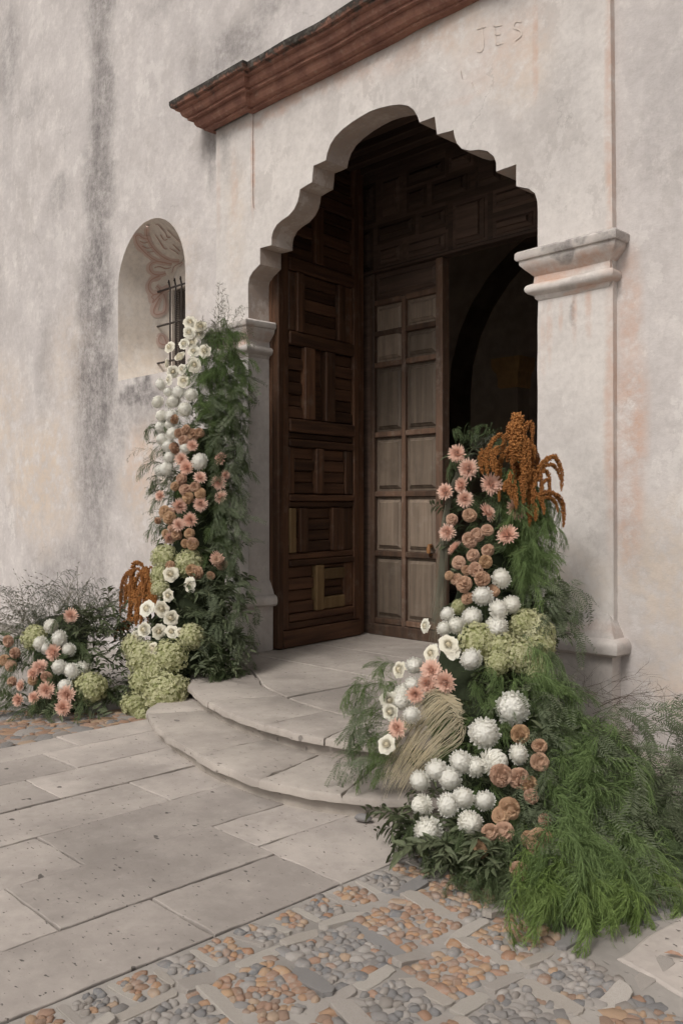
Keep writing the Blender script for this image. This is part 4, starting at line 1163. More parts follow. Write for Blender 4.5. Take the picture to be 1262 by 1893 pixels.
('C','greyhair',-1.879,-1.144,0.558,-1.75,0.34),
('C','greyhair',-1.585,-1.004,0.453,-0.63,0.332),
('C','greyhair',-1.611,-1.088,0.425,-0.35,0.327),
('C','greyhair',-1.972,-1.333,0.465,-1.53,0.275),
('C','greyhair',-2.117,-1.321,0.497,-0.64,0.307),
('C','greyhair',-1.492,-1.039,0.392,0.03,0.204),
('C','greyhair',-1.718,-1.045,0.607,-1.46,0.208),
('C','greyhair',-1.709,-0.946,0.571,-1.46,0.242),
('C','greyhair',-1.731,-1.355,0.375,-1.45,0.279),
('C','greyhair',-1.702,-1.318,0.368,-0.76,0.34),
('C','leaf',-1.414,-0.966,0.492,-0.4,0.147),
('C','leaf',-1.228,-1.352,0.118,0.26,0.235),
('C','leaf',-1.402,-1.233,0.388,-1.2,0.205),
('C','leaf',-1.301,-0.998,0.352,-0.5,0.204),
('C','leaf',-1.064,-1.177,0.038,-0.05,0.163),
('C','leaf',-1.589,-1.115,0.545,-0.74,0.192),
('C','leaf',-1.298,-1.205,0.254,0.08,0.196),
('C','leaf',-1.203,-1.049,0.166,-0.42,0.175),
('C','leaf',-1.213,-1.163,0.115,-0.43,0.203),
('C','leaf',-1.289,-1.261,0.278,-0.96,0.175),
('C','leaf',-1.415,-1.071,0.423,-0.83,0.213),
('C','leaf',-1.532,-1.034,0.519,-0.4,0.201),
('C','leaf',-1.09,-1.313,0.03,0.31,0.173),
('C','leaf',-1.351,-1.228,0.319,-0.06,0.236),
('C','leaf',-1.269,-1.061,0.28,-0.06,0.147),
('C','leaf',-1.373,-1.011,0.419,0.19,0.167),
('C','leaf',-1.267,-1.241,0.183,-0.68,0.209),
('C','leaf',-1.346,-1.127,0.311,-0.3,0.231),
('C','leaf',-1.46,-1.163,0.486,-1.04,0.18),
('C','leaf',-1.654,-1.173,0.536,-0.34,0.223),
('C','leaf',-1.308,-1.073,0.316,-0.0,0.151),
('C','leaf',-1.399,-1.074,0.432,0.05,0.175),
('C','leaf',-1.438,-1.147,0.41,-0.67,0.226),
('C','leaf',-1.417,-1.31,0.336,-0.55,0.196),
('C','leaf',-1.239,-1.057,0.218,-1.1,0.229),
('C','leaf',-1.203,-1.193,0.065,0.0,0.237),
('C','leaf',-1.396,-1.319,0.277,-0.2,0.201),
('C','leaf',-1.107,-1.196,0.069,0.5,0.197),
('C','leaf',-1.528,-0.935,0.579,-0.4,0.171),
('C','leaf',-1.251,-1.151,0.155,0.19,0.182),
('C','leaf',-1.078,-1.236,0.03,0.09,0.156),
('C','leaf',-1.164,-1.277,0.079,-0.53,0.188),
('C','leaf',-1.344,-1.148,0.39,-0.64,0.187),
('C','leaf',-1.26,-1.204,0.261,-1.06,0.196),
('C','leaf',-1.408,-1.071,0.485,0.35,0.193),
('C','leaf',-1.26,-1.134,0.286,0.25,0.154),
('C','leaf',-1.518,-1.261,0.466,-0.29,0.202),
('C','leaf',-1.062,-1.145,0.03,1.22,0.148),
('C','leaf',-1.13,-1.097,0.088,-0.01,0.157),
('C','leaf',-1.162,-1.229,0.08,-0.48,0.148),
('C','leaf',-1.448,-1.199,0.413,-0.86,0.153),
('C','leaf',-1.223,-1.226,0.174,0.21,0.153),
('C','leaf',-1.197,-1.126,0.125,0.53,0.156),
('C','leaf',-1.152,-1.207,0.047,-0.25,0.155),
('C','leaf',-1.202,-1.281,0.13,-0.03,0.2),
('C','leaf',-1.372,-1.259,0.363,-0.08,0.221),
('C','leaf',-1.308,-1.033,0.368,-1.09,0.153),
('C','leaf',-1.025,-1.195,0.03,0.69,0.153),
('C','leaf',-1.582,-1.064,0.525,-0.73,0.217),
('C','leaf',-1.527,-1.111,0.483,-0.27,0.237),
('C','leaf',-1.244,-1.112,0.203,0.39,0.201),
('C','leaf',-1.383,-1.241,0.356,-0.83,0.165),
('C','leaf',-1.066,-1.364,0.03,0.3,0.223),
('C','leaf',-1.312,-1.197,0.335,-0.15,0.182),
('C','leaf',-1.353,-1.089,0.401,-0.41,0.161),
('C','leaf',-1.044,-1.235,0.03,0.39,0.201),
('C','leaf',-1.459,-1.154,0.45,-0.76,0.172),
('C','leaf',-1.378,-1.305,0.24,-0.32,0.227),
('C','leaf',-1.483,-1.044,0.526,0.4,0.18),
('C','leaf',-1.257,-1.217,0.21,-0.45,0.23),
('C','leaf',-1.277,-1.067,0.233,0.49,0.181),
('C','leaf',-1.182,-1.154,0.096,0.09,0.199),
('C','leaf',-1.291,-1.27,0.188,-0.99,0.163),
('C','leaf',-1.276,-1.186,0.199,-0.07,0.141),
('C','leaf',-1.216,-1.179,0.136,-0.72,0.156),
('C','leaf',-1.177,-1.071,0.12,-0.12,0.217),
('C','leaf',-1.584,-1.2,0.491,-0.51,0.2),
('C','leaf',-1.571,-1.026,0.57,-0.49,0.198),
('C','leaf',-1.129,-1.186,0.044,-0.13,0.2),
('C','leaf',-1.444,-1.199,0.459,-1.0,0.23),
('C','darkhair',-1.42,-1.499,0.273,-0.69,0.175),
('C','darkhair',-1.064,-1.296,0.068,-0.01,0.186),
('C','darkhair',-1.295,-1.294,0.355,-0.34,0.246),
('C','darkhair',-1.636,-1.555,0.32,-1.53,0.167),
('C','darkhair',-1.282,-1.529,0.088,-0.93,0.236),
('C','darkhair',-1.572,-1.542,0.232,-0.86,0.258),
('C','darkhair',-1.142,-1.34,0.173,-0.76,0.235),
('C','darkhair',-1.045,-1.422,0.07,-0.31,0.256),
('C','darkhair',-1.274,-1.38,0.281,-1.43,0.241),
('C','darkhair',-1.381,-1.31,0.35,-1.14,0.254),
('C','darkhair',-1.23,-1.446,0.119,-0.58,0.202),
('C','darkhair',-1.672,-1.469,0.399,-1.21,0.235),
('C','darkhair',-1.481,-1.606,0.097,-0.87,0.258),
('C','darkhair',-1.339,-1.534,0.171,-1.38,0.194),
('C','darkhair',-1.224,-1.625,0.041,-1.13,0.226),
('C','darkhair',-1.425,-1.288,0.428,-0.37,0.202),
('C','darkhair',-1.281,-1.487,0.192,-0.57,0.222),
('C','darkhair',-1.13,-1.578,0.043,-0.41,0.187),
('C','darkhair',-1.197,-1.277,0.166,-0.16,0.228),
('C','darkhair',-1.486,-1.41,0.435,-1.11,0.174),
('C','darkhair',-1.399,-1.395,0.323,-1.05,0.164),
('C','darkhair',-1.42,-1.29,0.49,-1.07,0.248),
('C','darkhair',-1.259,-1.375,0.262,-0.42,0.233),
('C','darkhair',-1.572,-1.48,0.332,-0.89,0.231),
('C','darkhair',-1.442,-1.372,0.422,-0.62,0.161),
('C','darkhair',-1.224,-1.381,0.213,-1.42,0.213),
('C','darkhair',-1.649,-1.564,0.252,-1.57,0.207),
('C','darkhair',-1.464,-1.455,0.343,-1.03,0.2),
('C','darkhair',-1.229,-1.305,0.219,0.04,0.208),
('C','darkhair',-1.536,-1.616,0.154,-0.98,0.235),
('C','darkhair',-1.129,-1.373,0.092,0.19,0.18),
('C','darkhair',-1.202,-1.441,0.175,-0.17,0.216),
('C','darkhair',-1.401,-1.672,0.03,-1.43,0.239),
('C','darkhair',-1.606,-1.533,0.308,-0.94,0.235),
('C','darkhair',-1.295,-1.521,0.144,-0.75,0.197),
('C','darkhair',-1.545,-1.587,0.181,-1.67,0.194),
('C','darkhair',-1.241,-1.607,0.086,-1.82,0.202),
('C','darkhair',-1.333,-1.352,0.33,-0.3,0.226),
('C','darkhair',-1.379,-1.377,0.291,-1.57,0.253),
('C','darkhair',-1.425,-1.588,0.133,-1.55,0.162),
('C','darkhair',-1.309,-1.635,0.03,-2.19,0.203),
('C','darkhair',-1.198,-1.589,0.055,-0.84,0.209),
('C','darkhair',-1.372,-1.486,0.236,-0.72,0.244),
('C','darkhair',-1.557,-1.421,0.4,-1.95,0.243),
('C','darkhair',-1.473,-1.479,0.242,-1.65,0.202),
('C','darkhair',-1.13,-1.404,0.118,-0.25,0.19),
('C','darkhair',-1.363,-1.349,0.385,0.09,0.201),
('C','darkhair',-1.317,-1.3,0.296,0.08,0.219),
('C','darkhair',-1.094,-1.279,0.146,-0.06,0.21),
('C','darkhair',-1.36,-1.309,0.401,-1.17,0.238),
('C','leaf',-1.083,-1.372,0.03,-0.66,0.168),
('C','leaf',-1.506,-1.624,0.057,-1.67,0.179),
('C','leaf',-1.458,-1.323,0.437,-0.81,0.125),
('C','leaf',-1.358,-1.441,0.173,-1.59,0.126),
('C','leaf',-1.679,-1.476,0.422,-1.08,0.122),
('C','leaf',-1.22,-1.357,0.169,-0.59,0.153),
('C','leaf',-1.659,-1.571,0.216,-0.69,0.196),
('C','leaf',-1.449,-1.418,0.288,-1.49,0.138),
('C','leaf',-1.292,-1.532,0.076,-0.74,0.192),
('C','leaf',-1.102,-1.464,0.035,-1.57,0.175),
('C','leaf',-1.285,-1.316,0.293,-0.63,0.131),
('C','leaf',-1.429,-1.349,0.349,-0.81,0.14),
('C','leaf',-1.328,-1.598,0.03,-0.8,0.163),
('C','leaf',-1.205,-1.44,0.105,-0.73,0.172),
('C','leaf',-1.705,-1.544,0.313,-1.53,0.151),
('C','leaf',-1.351,-1.396,0.247,-0.3,0.139),
('C','leaf',-1.489,-1.58,0.147,-0.66,0.162),
('C','leaf',-1.07,-1.268,0.03,-0.38,0.148),
('C','leaf',-1.468,-1.487,0.22,-1.42,0.126),
('C','leaf',-1.839,-1.491,0.379,-0.93,0.195),
('C','leaf',-1.199,-1.253,0.156,-0.51,0.169),
('C','leaf',-1.55,-1.359,0.394,-1.4,0.191),
('C','leaf',-1.514,-1.474,0.312,-1.14,0.143),
('C','leaf',-1.354,-1.58,0.047,-1.29,0.127),
('C','leaf',-1.435,-1.439,0.23,-1.09,0.138),
('C','leaf',-1.179,-1.508,0.03,-0.86,0.189),
('C','leaf',-1.12,-1.295,0.061,-0.56,0.151),
('C','leaf',-1.651,-1.506,0.277,-1.74,0.138),
('C','leaf',-1.41,-1.603,0.044,-1.67,0.171),
('C','leaf',-1.079,-1.425,0.03,-0.82,0.183),
('C','leaf',-1.342,-1.29,0.337,-0.86,0.172),
('C','leaf',-1.112,-1.41,0.05,-1.5,0.133),
('C','leaf',-1.412,-1.409,0.291,-0.47,0.144),
('C','leaf',-1.295,-1.41,0.178,-1.4,0.125),
('C','leaf',-1.401,-1.324,0.434,0.07,0.131),
('C','leaf',-1.62,-1.598,0.158,-1.03,0.138),
('R','hair',1.433,-0.497,1.317,-0.19,0.225),
('R','hair',1.488,-0.643,0.953,0.23,0.25),
('R','hair',1.47,-0.457,1.09,-0.69,0.241),
('R','hair',1.401,-0.557,1.242,-0.38,0.224),
('R','hair',1.408,-0.554,1.113,-0.67,0.219),
('R','hair',1.458,-0.502,1.182,-0.32,0.238),
('R','hair',1.488,-0.457,0.976,-0.5,0.231),
('R','hair',1.442,-0.588,1.016,-0.35,0.21),
('R','hair',1.35,-0.529,1.304,-0.39,0.248),
('R','hair',1.419,-0.564,1.16,-0.25,0.243),
('R','hair',1.442,-0.552,1.046,-0.16,0.23),
('R','hair',1.537,-0.58,0.907,-0.77,0.257),
('R','hair',1.488,-0.498,0.991,-1.08,0.244),
('R','hair',1.508,-0.477,1.033,-0.91,0.191),
('R','hair',1.379,-0.5,1.265,0.13,0.256),
('R','hair',1.486,-0.437,1.112,-0.9,0.192),
('R','hair',1.416,-0.585,1.179,-0.63,0.223),
('R','hair',1.495,-0.397,1.32,-1.06,0.192),
('R','hair',1.472,-0.427,1.065,-0.23,0.213),
('R','hair',1.457,-0.466,1.236,-0.33,0.208),
('R','hair',1.452,-0.651,1.195,0.74,0.204),
('R','hair',1.451,-0.453,1.278,-0.68,0.215),
('R','hair',1.499,-0.613,0.986,-0.79,0.256),
('R','hair',1.511,-0.495,1.025,-0.55,0.204),
('R','hair',1.429,-0.532,1.274,-0.39,0.172),
('R','hair',1.464,-0.438,1.112,-1.05,0.235),
('R','hair',1.532,-0.622,0.934,0.25,0.228),
('R','hair',1.482,-0.517,0.967,-0.38,0.249),
('R','hair',1.446,-0.536,1.088,-0.72,0.204),
('R','hair',1.457,-0.563,1.067,-0.77,0.234),
('R','hair',1.447,-0.499,1.229,-0.88,0.25),
('R','hair',1.504,-0.466,1.055,-0.81,0.188),
('R','hair',1.404,-0.535,1.323,-0.29,0.206),
('R','hair',1.451,-0.453,1.18,-1.01,0.225),
('R','hair',1.41,-0.533,1.222,-0.69,0.257),
('R','hair',1.425,-0.397,1.182,-0.17,0.243),
('R','hair',1.434,-0.521,1.238,-0.64,0.188),
('R','hair',1.434,-0.377,1.214,-0.39,0.224),
('R','hair',1.48,-0.496,1.004,-0.89,0.212),
('R','hair',1.427,-0.531,1.187,-0.54,0.258),
('R','hair',1.464,-0.481,1.135,0.54,0.256),
('R','hair',1.412,-0.414,1.291,0.01,0.259),
('R','hair',1.488,-0.546,1.119,-1.07,0.176),
('R','hair',1.441,-0.466,1.306,0.05,0.195),
('R','hair',1.447,-0.541,1.059,0.2,0.215),
('R','hair',1.508,-0.448,0.996,-0.61,0.197),
('R','hair',1.371,-0.584,1.328,-0.31,0.232),
('R','hair',1.516,-0.563,0.946,0.46,0.194),
('R','hair',1.498,-0.491,0.995,-0.59,0.206),
('R','hair',1.43,-0.549,1.151,0.22,0.223),
('R','hair',1.433,-0.495,1.235,-0.37,0.245),
('R','hair',1.444,-0.422,1.26,-0.61,0.205),
('R','hair',1.428,-0.47,1.321,-0.73,0.213),
('R','hair',1.345,-0.555,1.278,-0.09,0.249),
('R','hair',1.511,-0.613,0.963,-0.73,0.245),
('R','hair',1.481,-0.458,1.146,-0.55,0.248),
('R','hair',1.437,-0.498,1.207,0.01,0.237),
('R','hair',1.429,-0.372,1.258,-0.58,0.252),
('R','hair',1.537,-0.572,1.068,1.25,0.215),
('R','hair',1.435,-0.553,1.134,-0.98,0.176),
('R','hair',1.507,-0.467,1.09,-0.18,0.163),
('R','hair',1.517,-0.596,0.908,-0.57,0.167),
('R','hair',1.425,-0.521,1.211,-1.26,0.192),
('R','hair',1.449,-0.55,1.008,-0.65,0.249),
('R','hair',1.415,-0.401,1.324,-0.55,0.21),
('R','hair',1.52,-0.543,0.982,-0.61,0.191),
('R','hair',1.405,-0.492,1.281,-0.03,0.183),
('R','hair',1.488,-0.557,1.025,-0.08,0.172),
('R','hair',1.454,-0.549,1.12,-0.0,0.189),
('R','hair',1.431,-0.578,1.064,-0.44,0.162),
('R','hair',1.484,-0.49,1.159,-0.11,0.194),
('R','hair',1.437,-0.478,1.261,-0.43,0.235),
('R','hair',1.386,-0.527,1.274,-0.38,0.254),
('R','hair',1.469,-0.534,1.077,-0.32,0.176),
('R','hair',1.516,-0.576,0.941,-0.54,0.235),
('R','hair',1.483,-0.511,1.006,-0.46,0.211),
('R','hair',1.449,-0.497,1.145,-0.22,0.204),
('R','hair',1.452,-0.554,1.123,-0.43,0.233),
('R','hair',1.491,-0.596,0.99,-0.05,0.216),
('R','hair',1.46,-0.564,1.052,-0.96,0.234),
('R','leaf',1.244,-0.532,1.464,-0.97,0.144),
('R','leaf',1.292,-0.762,0.769,-1.1,0.176),
('R','leaf',1.383,-0.518,1.093,0.17,0.135),
('R','leaf',1.242,-0.599,1.024,-1.95,0.172),
('R','leaf',1.399,-0.448,1.321,-1.33,0.128),
('R','leaf',1.464,-0.687,0.781,-0.17,0.141),
('R','leaf',1.272,-0.563,1.225,-1.39,0.127),
('R','leaf',1.377,-0.626,0.95,-0.71,0.171),
('R','leaf',1.387,-0.707,0.842,-0.89,0.137),
('R','leaf',1.169,-0.575,1.211,-1.58,0.177),
('R','leaf',1.485,-0.563,0.877,-1.2,0.148),
('R','leaf',1.165,-0.53,1.424,-1.52,0.171),
('R','leaf',1.269,-0.627,1.149,-1.78,0.14),
('R','leaf',1.336,-0.583,1.048,-0.9,0.179),
('R','leaf',1.381,-0.768,0.724,-0.91,0.125),
('R','leaf',1.317,-0.484,1.399,-0.91,0.136),
('R','leaf',1.309,-0.691,0.923,-1.73,0.162),
('R','leaf',1.367,-0.538,1.186,-0.7,0.143),
('R','leaf',1.442,-0.597,0.843,-0.86,0.147),
('R','leaf',1.193,-0.549,1.28,-1.36,0.133),
('R','leaf',1.311,-0.561,1.299,-0.74,0.131),
('R','leaf',1.385,-0.568,1.005,-0.4,0.168),
('R','leaf',1.332,-0.415,1.422,-0.14,0.153),
('R','leaf',1.254,-0.696,0.844,-0.9,0.165),
('R','leaf',1.407,-0.678,0.776,-0.84,0.143),
('R','leaf',1.221,-0.509,1.401,-0.92,0.154),
('R','leaf',1.3,-0.517,1.458,-0.91,0.147),
('R','leaf',1.407,-0.575,0.96,0.19,0.15),
('R','leaf',1.375,-0.527,1.242,-0.65,0.174),
('R','leaf',1.497,-0.654,0.706,-0.82,0.144),
('R','leaf',1.408,-0.657,0.882,-0.52,0.151),
('R','leaf',1.269,-0.497,1.364,-0.55,0.134),
('R','leaf',1.347,-0.552,1.132,-1.81,0.174),
('R','leaf',1.307,-0.653,0.934,-0.76,0.172),
('R','leaf',1.35,-0.521,1.116,-0.41,0.176),
('R','leaf',1.26,-0.673,0.986,-1.8,0.157),
('R','darkhair',1.347,-0.581,1.142,-0.87,0.174),
('R','darkhair',1.541,-0.593,0.805,-0.62,0.188),
('R','darkhair',1.219,-0.536,1.423,-1.45,0.21),
('R','darkhair',1.389,-0.707,0.907,-1.11,0.239),
('R','darkhair',1.186,-0.585,1.161,-1.57,0.193),
('R','darkhair',1.424,-0.535,1.06,-0.13,0.222),
('R','darkhair',1.329,-0.415,1.531,-1.39,0.235),
('R','darkhair',1.442,-0.665,0.801,-0.93,0.205),
('R','darkhair',1.238,-0.578,1.254,-0.9,0.218),
('R','darkhair',1.378,-0.446,1.384,-0.59,0.166),
('R','darkhair',1.383,-0.651,0.953,-0.37,0.208),
('R','darkhair',1.401,-0.451,1.188,-0.8,0.236),
('R','darkhair',1.319,-0.495,1.57,-1.73,0.218),
('R','darkhair',1.324,-0.622,1.024,-1.35,0.215),
('R','darkhair',1.347,-0.588,1.276,0.21,0.207),
('R','darkhair',1.193,-0.589,1.319,-1.26,0.197),
('R','darkhair',1.485,-0.507,0.907,-0.9,0.228),
('R','darkhair',1.375,-0.643,1.069,-0.58,0.232),
('R','darkhair',1.193,-0.498,1.553,-1.62,0.214),
('R','darkhair',1.313,-0.528,1.364,-0.56,0.174),
('R','darkhair',1.372,-0.408,1.551,-0.74,0.162),
('R','darkhair',1.289,-0.535,1.456,-1.49,0.236),
('R','darkhair',1.38,-0.817,0.825,-0.01,0.218),
('R','darkhair',1.253,-0.641,1.121,-0.67,0.213),
('R','darkhair',1.308,-0.7,0.965,-1.2,0.183),
('R','darkhair',1.348,-0.761,0.815,-1.17,0.172),
('R','darkhair',1.457,-0.635,0.889,-0.45,0.169),
('R','darkhair',1.167,-0.501,1.494,-1.37,0.238),
('R','darkhair',1.478,-0.676,0.952,0.4,0.214),
('R','darkhair',1.348,-0.409,1.468,-0.74,0.224),
('R','darkhair',1.357,-0.497,1.224,-0.92,0.221),
('R','darkhair',1.297,-0.678,1.029,-1.6,0.19),
('R','darkhair',1.308,-0.611,1.273,-0.36,0.223),
('R','darkhair',1.303,-0.504,1.491,-1.46,0.195),
('R','curl',1.322,-0.588,1.479,-0.94,0.172),
('R','curl',1.397,-0.567,1.458,-0.92,0.142),
('R','curl',1.286,-0.573,1.457,-1.27,0.175),
('R','curl',1.391,-0.556,1.516,-0.69,0.133),
('R','curl',1.348,-0.579,1.46,-0.62,0.122),
('R','curl',1.342,-0.533,1.516,-1.09,0.167),
('R','curl',1.285,-0.609,1.514,-0.61,0.161),
('R','curl',1.304,-0.604,1.499,-0.94,0.127),
('R','curl',1.296,-0.548,1.522,-0.86,0.178),
('R','pepper',1.584,-0.564,0.877,0.72,0.182),
('R','pepper',1.641,-0.596,0.751,-0.71,0.212),
('R','pepper',1.514,-0.601,0.947,0.22,0.212),
('R','pepper',1.559,-0.639,0.891,-0.1,0.239),
('R','pepper',1.618,-0.508,0.818,-0.08,0.214),
('R','pepper',1.584,-0.473,0.862,0.75,0.234),
('R','pepper',1.592,-0.584,0.829,-0.38,0.212),
('R','pepper',1.617,-0.524,0.771,-0.29,0.211),
('R','pepper',1.645,-0.612,0.738,0.2,0.23),
('R','pepper',1.529,-0.571,0.928,0.35,0.218),
('R','pepper',1.586,-0.561,0.782,-0.64,0.218),
('R','pepper',1.544,-0.582,0.862,0.05,0.239),
('R','pepper',1.584,-0.495,0.855,-0.04,0.219),
('R','pepper',1.608,-0.54,0.815,0.22,0.174),
('R','leaf',1.566,-0.563,0.851,-0.09,0.137),
('R','leaf',1.633,-0.604,0.658,-0.18,0.144),
('R','leaf',1.605,-0.626,0.788,-0.26,0.128),
('R','leaf',1.6,-0.52,0.73,-0.22,0.143),
('R','leaf',1.584,-0.485,0.792,-0.23,0.162),
('R','leaf',1.626,-0.689,0.679,0.36,0.15),
('R','leaf',1.618,-0.577,0.716,-0.99,0.143),
('R','leaf',1.581,-0.539,0.814,-0.28,0.127),
('R','leaf',1.666,-0.561,0.66,-0.55,0.144),
('R','leaf',1.61,-0.583,0.747,-0.54,0.168),
('R','leaf',1.555,-0.472,0.842,-0.14,0.142),
('R','leaf',1.589,-0.472,0.829,0.32,0.121),
('R','leaf',1.651,-0.517,0.684,-0.79,0.179),
('R','leaf',1.581,-0.54,0.728,-0.05,0.144),
('R','leaf',1.668,-0.538,0.628,-0.92,0.124),
('R','leaf',1.621,-0.621,0.617,-0.18,0.168),
('R','darkhair',1.661,-0.719,0.651,-0.3,0.15),
('R','darkhair',1.58,-0.574,0.796,-0.89,0.178),
('R','darkhair',1.697,-0.748,0.594,-0.9,0.189),
('R','darkhair',1.665,-0.796,0.61,-0.59,0.162),
('R','darkhair',1.629,-0.683,0.739,-0.41,0.185),
('R','darkhair',1.621,-0.68,0.749,-0.81,0.149),
('R','darkhair',1.686,-0.749,0.633,-0.85,0.175),
('R','darkhair',1.611,-0.699,0.682,-0.7,0.165),
('R','darkhair',1.608,-0.605,0.759,-0.32,0.158),
('R','darkhair',1.647,-0.657,0.624,-0.27,0.188),
('R','darkhair',1.686,-0.734,0.578,0.04,0.183),
('R','darkhair',1.62,-0.65,0.676,-0.44,0.151),
('R','darkhair',1.582,-0.664,0.771,0.35,0.179),
('R','darkhair',1.649,-0.794,0.659,-0.11,0.149),
('R','darkhair',1.639,-0.769,0.671,0.17,0.179),
('R','darkhair',1.703,-0.737,0.61,-0.48,0.166),
('R','darkhair',1.643,-0.621,0.682,-0.6,0.143),
('R','darkhair',1.607,-0.675,0.72,-0.77,0.163),
('R','hair',1.179,-1.135,0.51,-0.95,0.174),
('R','hair',1.356,-1.309,0.259,-1.92,0.188),
('R','hair',1.15,-1.18,0.378,-1.66,0.171),
('R','hair',1.31,-1.191,0.398,-1.82,0.182),
('R','hair',1.459,-1.333,0.219,-1.71,0.185),
('R','hair',1.251,-1.252,0.301,-2.11,0.179),
('R','hair',1.069,-1.106,0.466,-1.58,0.141),
('R','hair',1.355,-1.212,0.366,-1.33,0.18),
('R','hair',1.219,-1.134,0.446,-2.04,0.186),
('R','hair',1.33,-1.168,0.442,-1.45,0.191),
('R','hair',1.244,-1.172,0.476,-0.79,0.136),
('R','hair',1.29,-1.233,0.343,-2.37,0.198),
('R','hair',1.362,-1.244,0.315,-1.83,0.169),
('R','hair',1.476,-1.362,0.156,-2.1,0.141),
('R','hair',1.305,-1.227,0.333,-1.71,0.176),
('R','hair',1.152,-1.179,0.439,-1.84,0.19),
('R','hair',1.391,-1.326,0.201,-2.09,0.188),
('R','hair',1.431,-1.298,0.29,-1.63,0.151),
('R','hair',1.221,-1.08,0.549,-1.95,0.146),
('R','hair',1.398,-1.315,0.28,-1.49,0.192),
('R','hair',1.176,-1.178,0.395,-1.77,0.123),
('R','hair',1.381,-1.327,0.241,-1.13,0.184),
('R','hair',1.287,-1.229,0.375,-2.22,0.145),
('R','hair',1.307,-1.276,0.294,-2.07,0.128),
('R','hair',1.265,-1.262,0.26,-1.59,0.151),
('R','hair',1.422,-1.383,0.194,-1.32,0.136),
('R','hair',1.382,-1.308,0.239,-0.93,0.134),
('R','hair',1.185,-1.201,0.415,-2.28,0.193),
('R','hair',1.14,-1.094,0.527,-1.56,0.154),
('R','hair',1.183,-1.198,0.351,-1.85,0.164),
('R','pepper',1.431,-1.386,0.229,-2.05,0.198),
('R','pepper',1.173,-1.176,0.44,-1.59,0.152),
('R','pepper',1.241,-1.273,0.318,-1.37,0.217),
('R','pepper',1.222,-1.269,0.374,-1.54,0.189),
('R','pepper',1.442,-1.367,0.294,-2.29,0.184),
('R','pepper',1.336,-1.268,0.386,-2.01,0.151),
('R','pepper',1.313,-1.259,0.334,-1.96,0.192),
('R','pepper',1.324,-1.349,0.203,-2.34,0.183),
('R','leaf',1.582,-1.016,0.447,0.03,0.145),
('R','leaf',1.686,-0.748,0.474,-1.06,0.151),
('R','leaf',1.667,-0.949,0.405,0.21,0.125),
('R','leaf',1.584,-0.87,0.507,-0.44,0.172),
('R','leaf',1.511,-0.929,0.513,-1.48,0.153),
('R','leaf',1.709,-0.884,0.374,-0.06,0.152),
('R','leaf',1.679,-1.019,0.393,-1.0,0.144),
('R','leaf',1.567,-1.076,0.416,-0.14,0.153),
('R','leaf',1.638,-0.934,0.469,-0.13,0.124),
('R','leaf',1.647,-0.798,0.49,-0.86,0.139),
('R','leaf',1.548,-0.871,0.505,-0.89,0.148),
('R','leaf',1.699,-0.814,0.422,-0.38,0.159),
('R','leaf',1.689,-0.87,0.437,-1.03,0.128),
('R','leaf',1.684,-0.957,0.451,-0.51,0.122),
('R','leaf',1.651,-0.959,0.429,-0.85,0.127),
('R','leaf',1.619,-1.002,0.393,-1.11,0.139),
('R','leaf',1.699,-0.995,0.382,-0.78,0.141),
('R','leaf',1.635,-0.902,0.443,-1.29,0.139),
('R','leaf',1.51,-0.922,0.509,-0.42,0.133),
('R','leaf',1.643,-1.041,0.37,-1.55,0.134),
('R','leaf',1.657,-0.915,0.507,-1.81,0.14),
('R','leaf',1.541,-1.007,0.472,-0.58,0.161),
('R','hair',1.651,-0.938,0.548,-0.69,0.148),
('R','hair',1.757,-0.897,0.442,-1.24,0.141),
('R','hair',1.64,-1.082,0.433,-0.46,0.167),
('R','hair',1.552,-0.981,0.523,-0.75,0.153),
('R','hair',1.67,-1.004,0.439,-0.78,0.175),
('R','hair',1.634,-0.985,0.481,-1.23,0.167),
('R','hair',1.739,-0.822,0.521,-0.74,0.179),
('R','hair',1.717,-0.911,0.509,-0.92,0.177),
('R','hair',1.599,-1.023,0.536,-0.39,0.186),
('R','hair',1.762,-0.931,0.445,0.07,0.177),
('R','hair',1.674,-0.813,0.54,-1.04,0.164),
('R','hair',1.709,-0.85,0.484,-0.82,0.198),
('R','hair',1.667,-0.935,0.476,-1.04,0.193),
('R','hair',1.679,-0.969,0.528,-1.17,0.162),
('R','hair',1.724,-0.796,0.549,-0.81,0.154),
('R','hair',1.742,-1.02,0.454,-0.56,0.161),
('R','hair',2.182,-1.097,0.138,-0.71,0.235),
('R','hair',1.836,-0.788,0.409,-0.59,0.26),
('R','hair',2.277,-1.5,0.036,-0.62,0.225),
('R','hair',1.989,-0.782,0.275,-0.53,0.321),
('R','hair',2.439,-1.298,0.03,-0.92,0.225),
('R','hair',2.267,-1.168,0.078,-0.36,0.263),
('R','hair',2.273,-1.293,0.056,-0.51,0.316),
('R','hair',2.206,-1.298,0.127,-1.72,0.275),
('R','hair',1.972,-1.076,0.293,-0.21,0.348),
('R','hair',2.093,-1.012,0.205,-0.31,0.237),
('R','hair',1.759,-0.913,0.495,-0.16,0.252),
('R','hair',2.058,-1.131,0.191,-0.54,0.327),
('R','hair',1.933,-0.941,0.331,-0.37,0.322),
('R','hair',2.105,-0.721,0.177,-0.98,0.353),
('R','hair',2.11,-1.204,0.145,-0.24,0.316),
('R','hair',2.343,-1.53,0.04,0.06,0.262),
('R','hair',1.894,-0.862,0.389,0.09,0.304),
('R','hair',2.188,-1.022,0.099,-0.15,0.331),
('R','hair',1.641,-0.868,0.574,-0.23,0.351),
('R','hair',2.287,-1.546,0.079,-1.29,0.264),
('R','hair',2.186,-1.259,0.087,0.02,0.276),
('R','hair',2.12,-1.346,0.142,-0.18,0.299),
('R','hair',2.251,-1.346,0.115,-0.64,0.334),
('R','hair',2.258,-1.241,0.067,-0.15,0.343),
('R','hair',2.24,-1.48,0.087,-0.9,0.22),
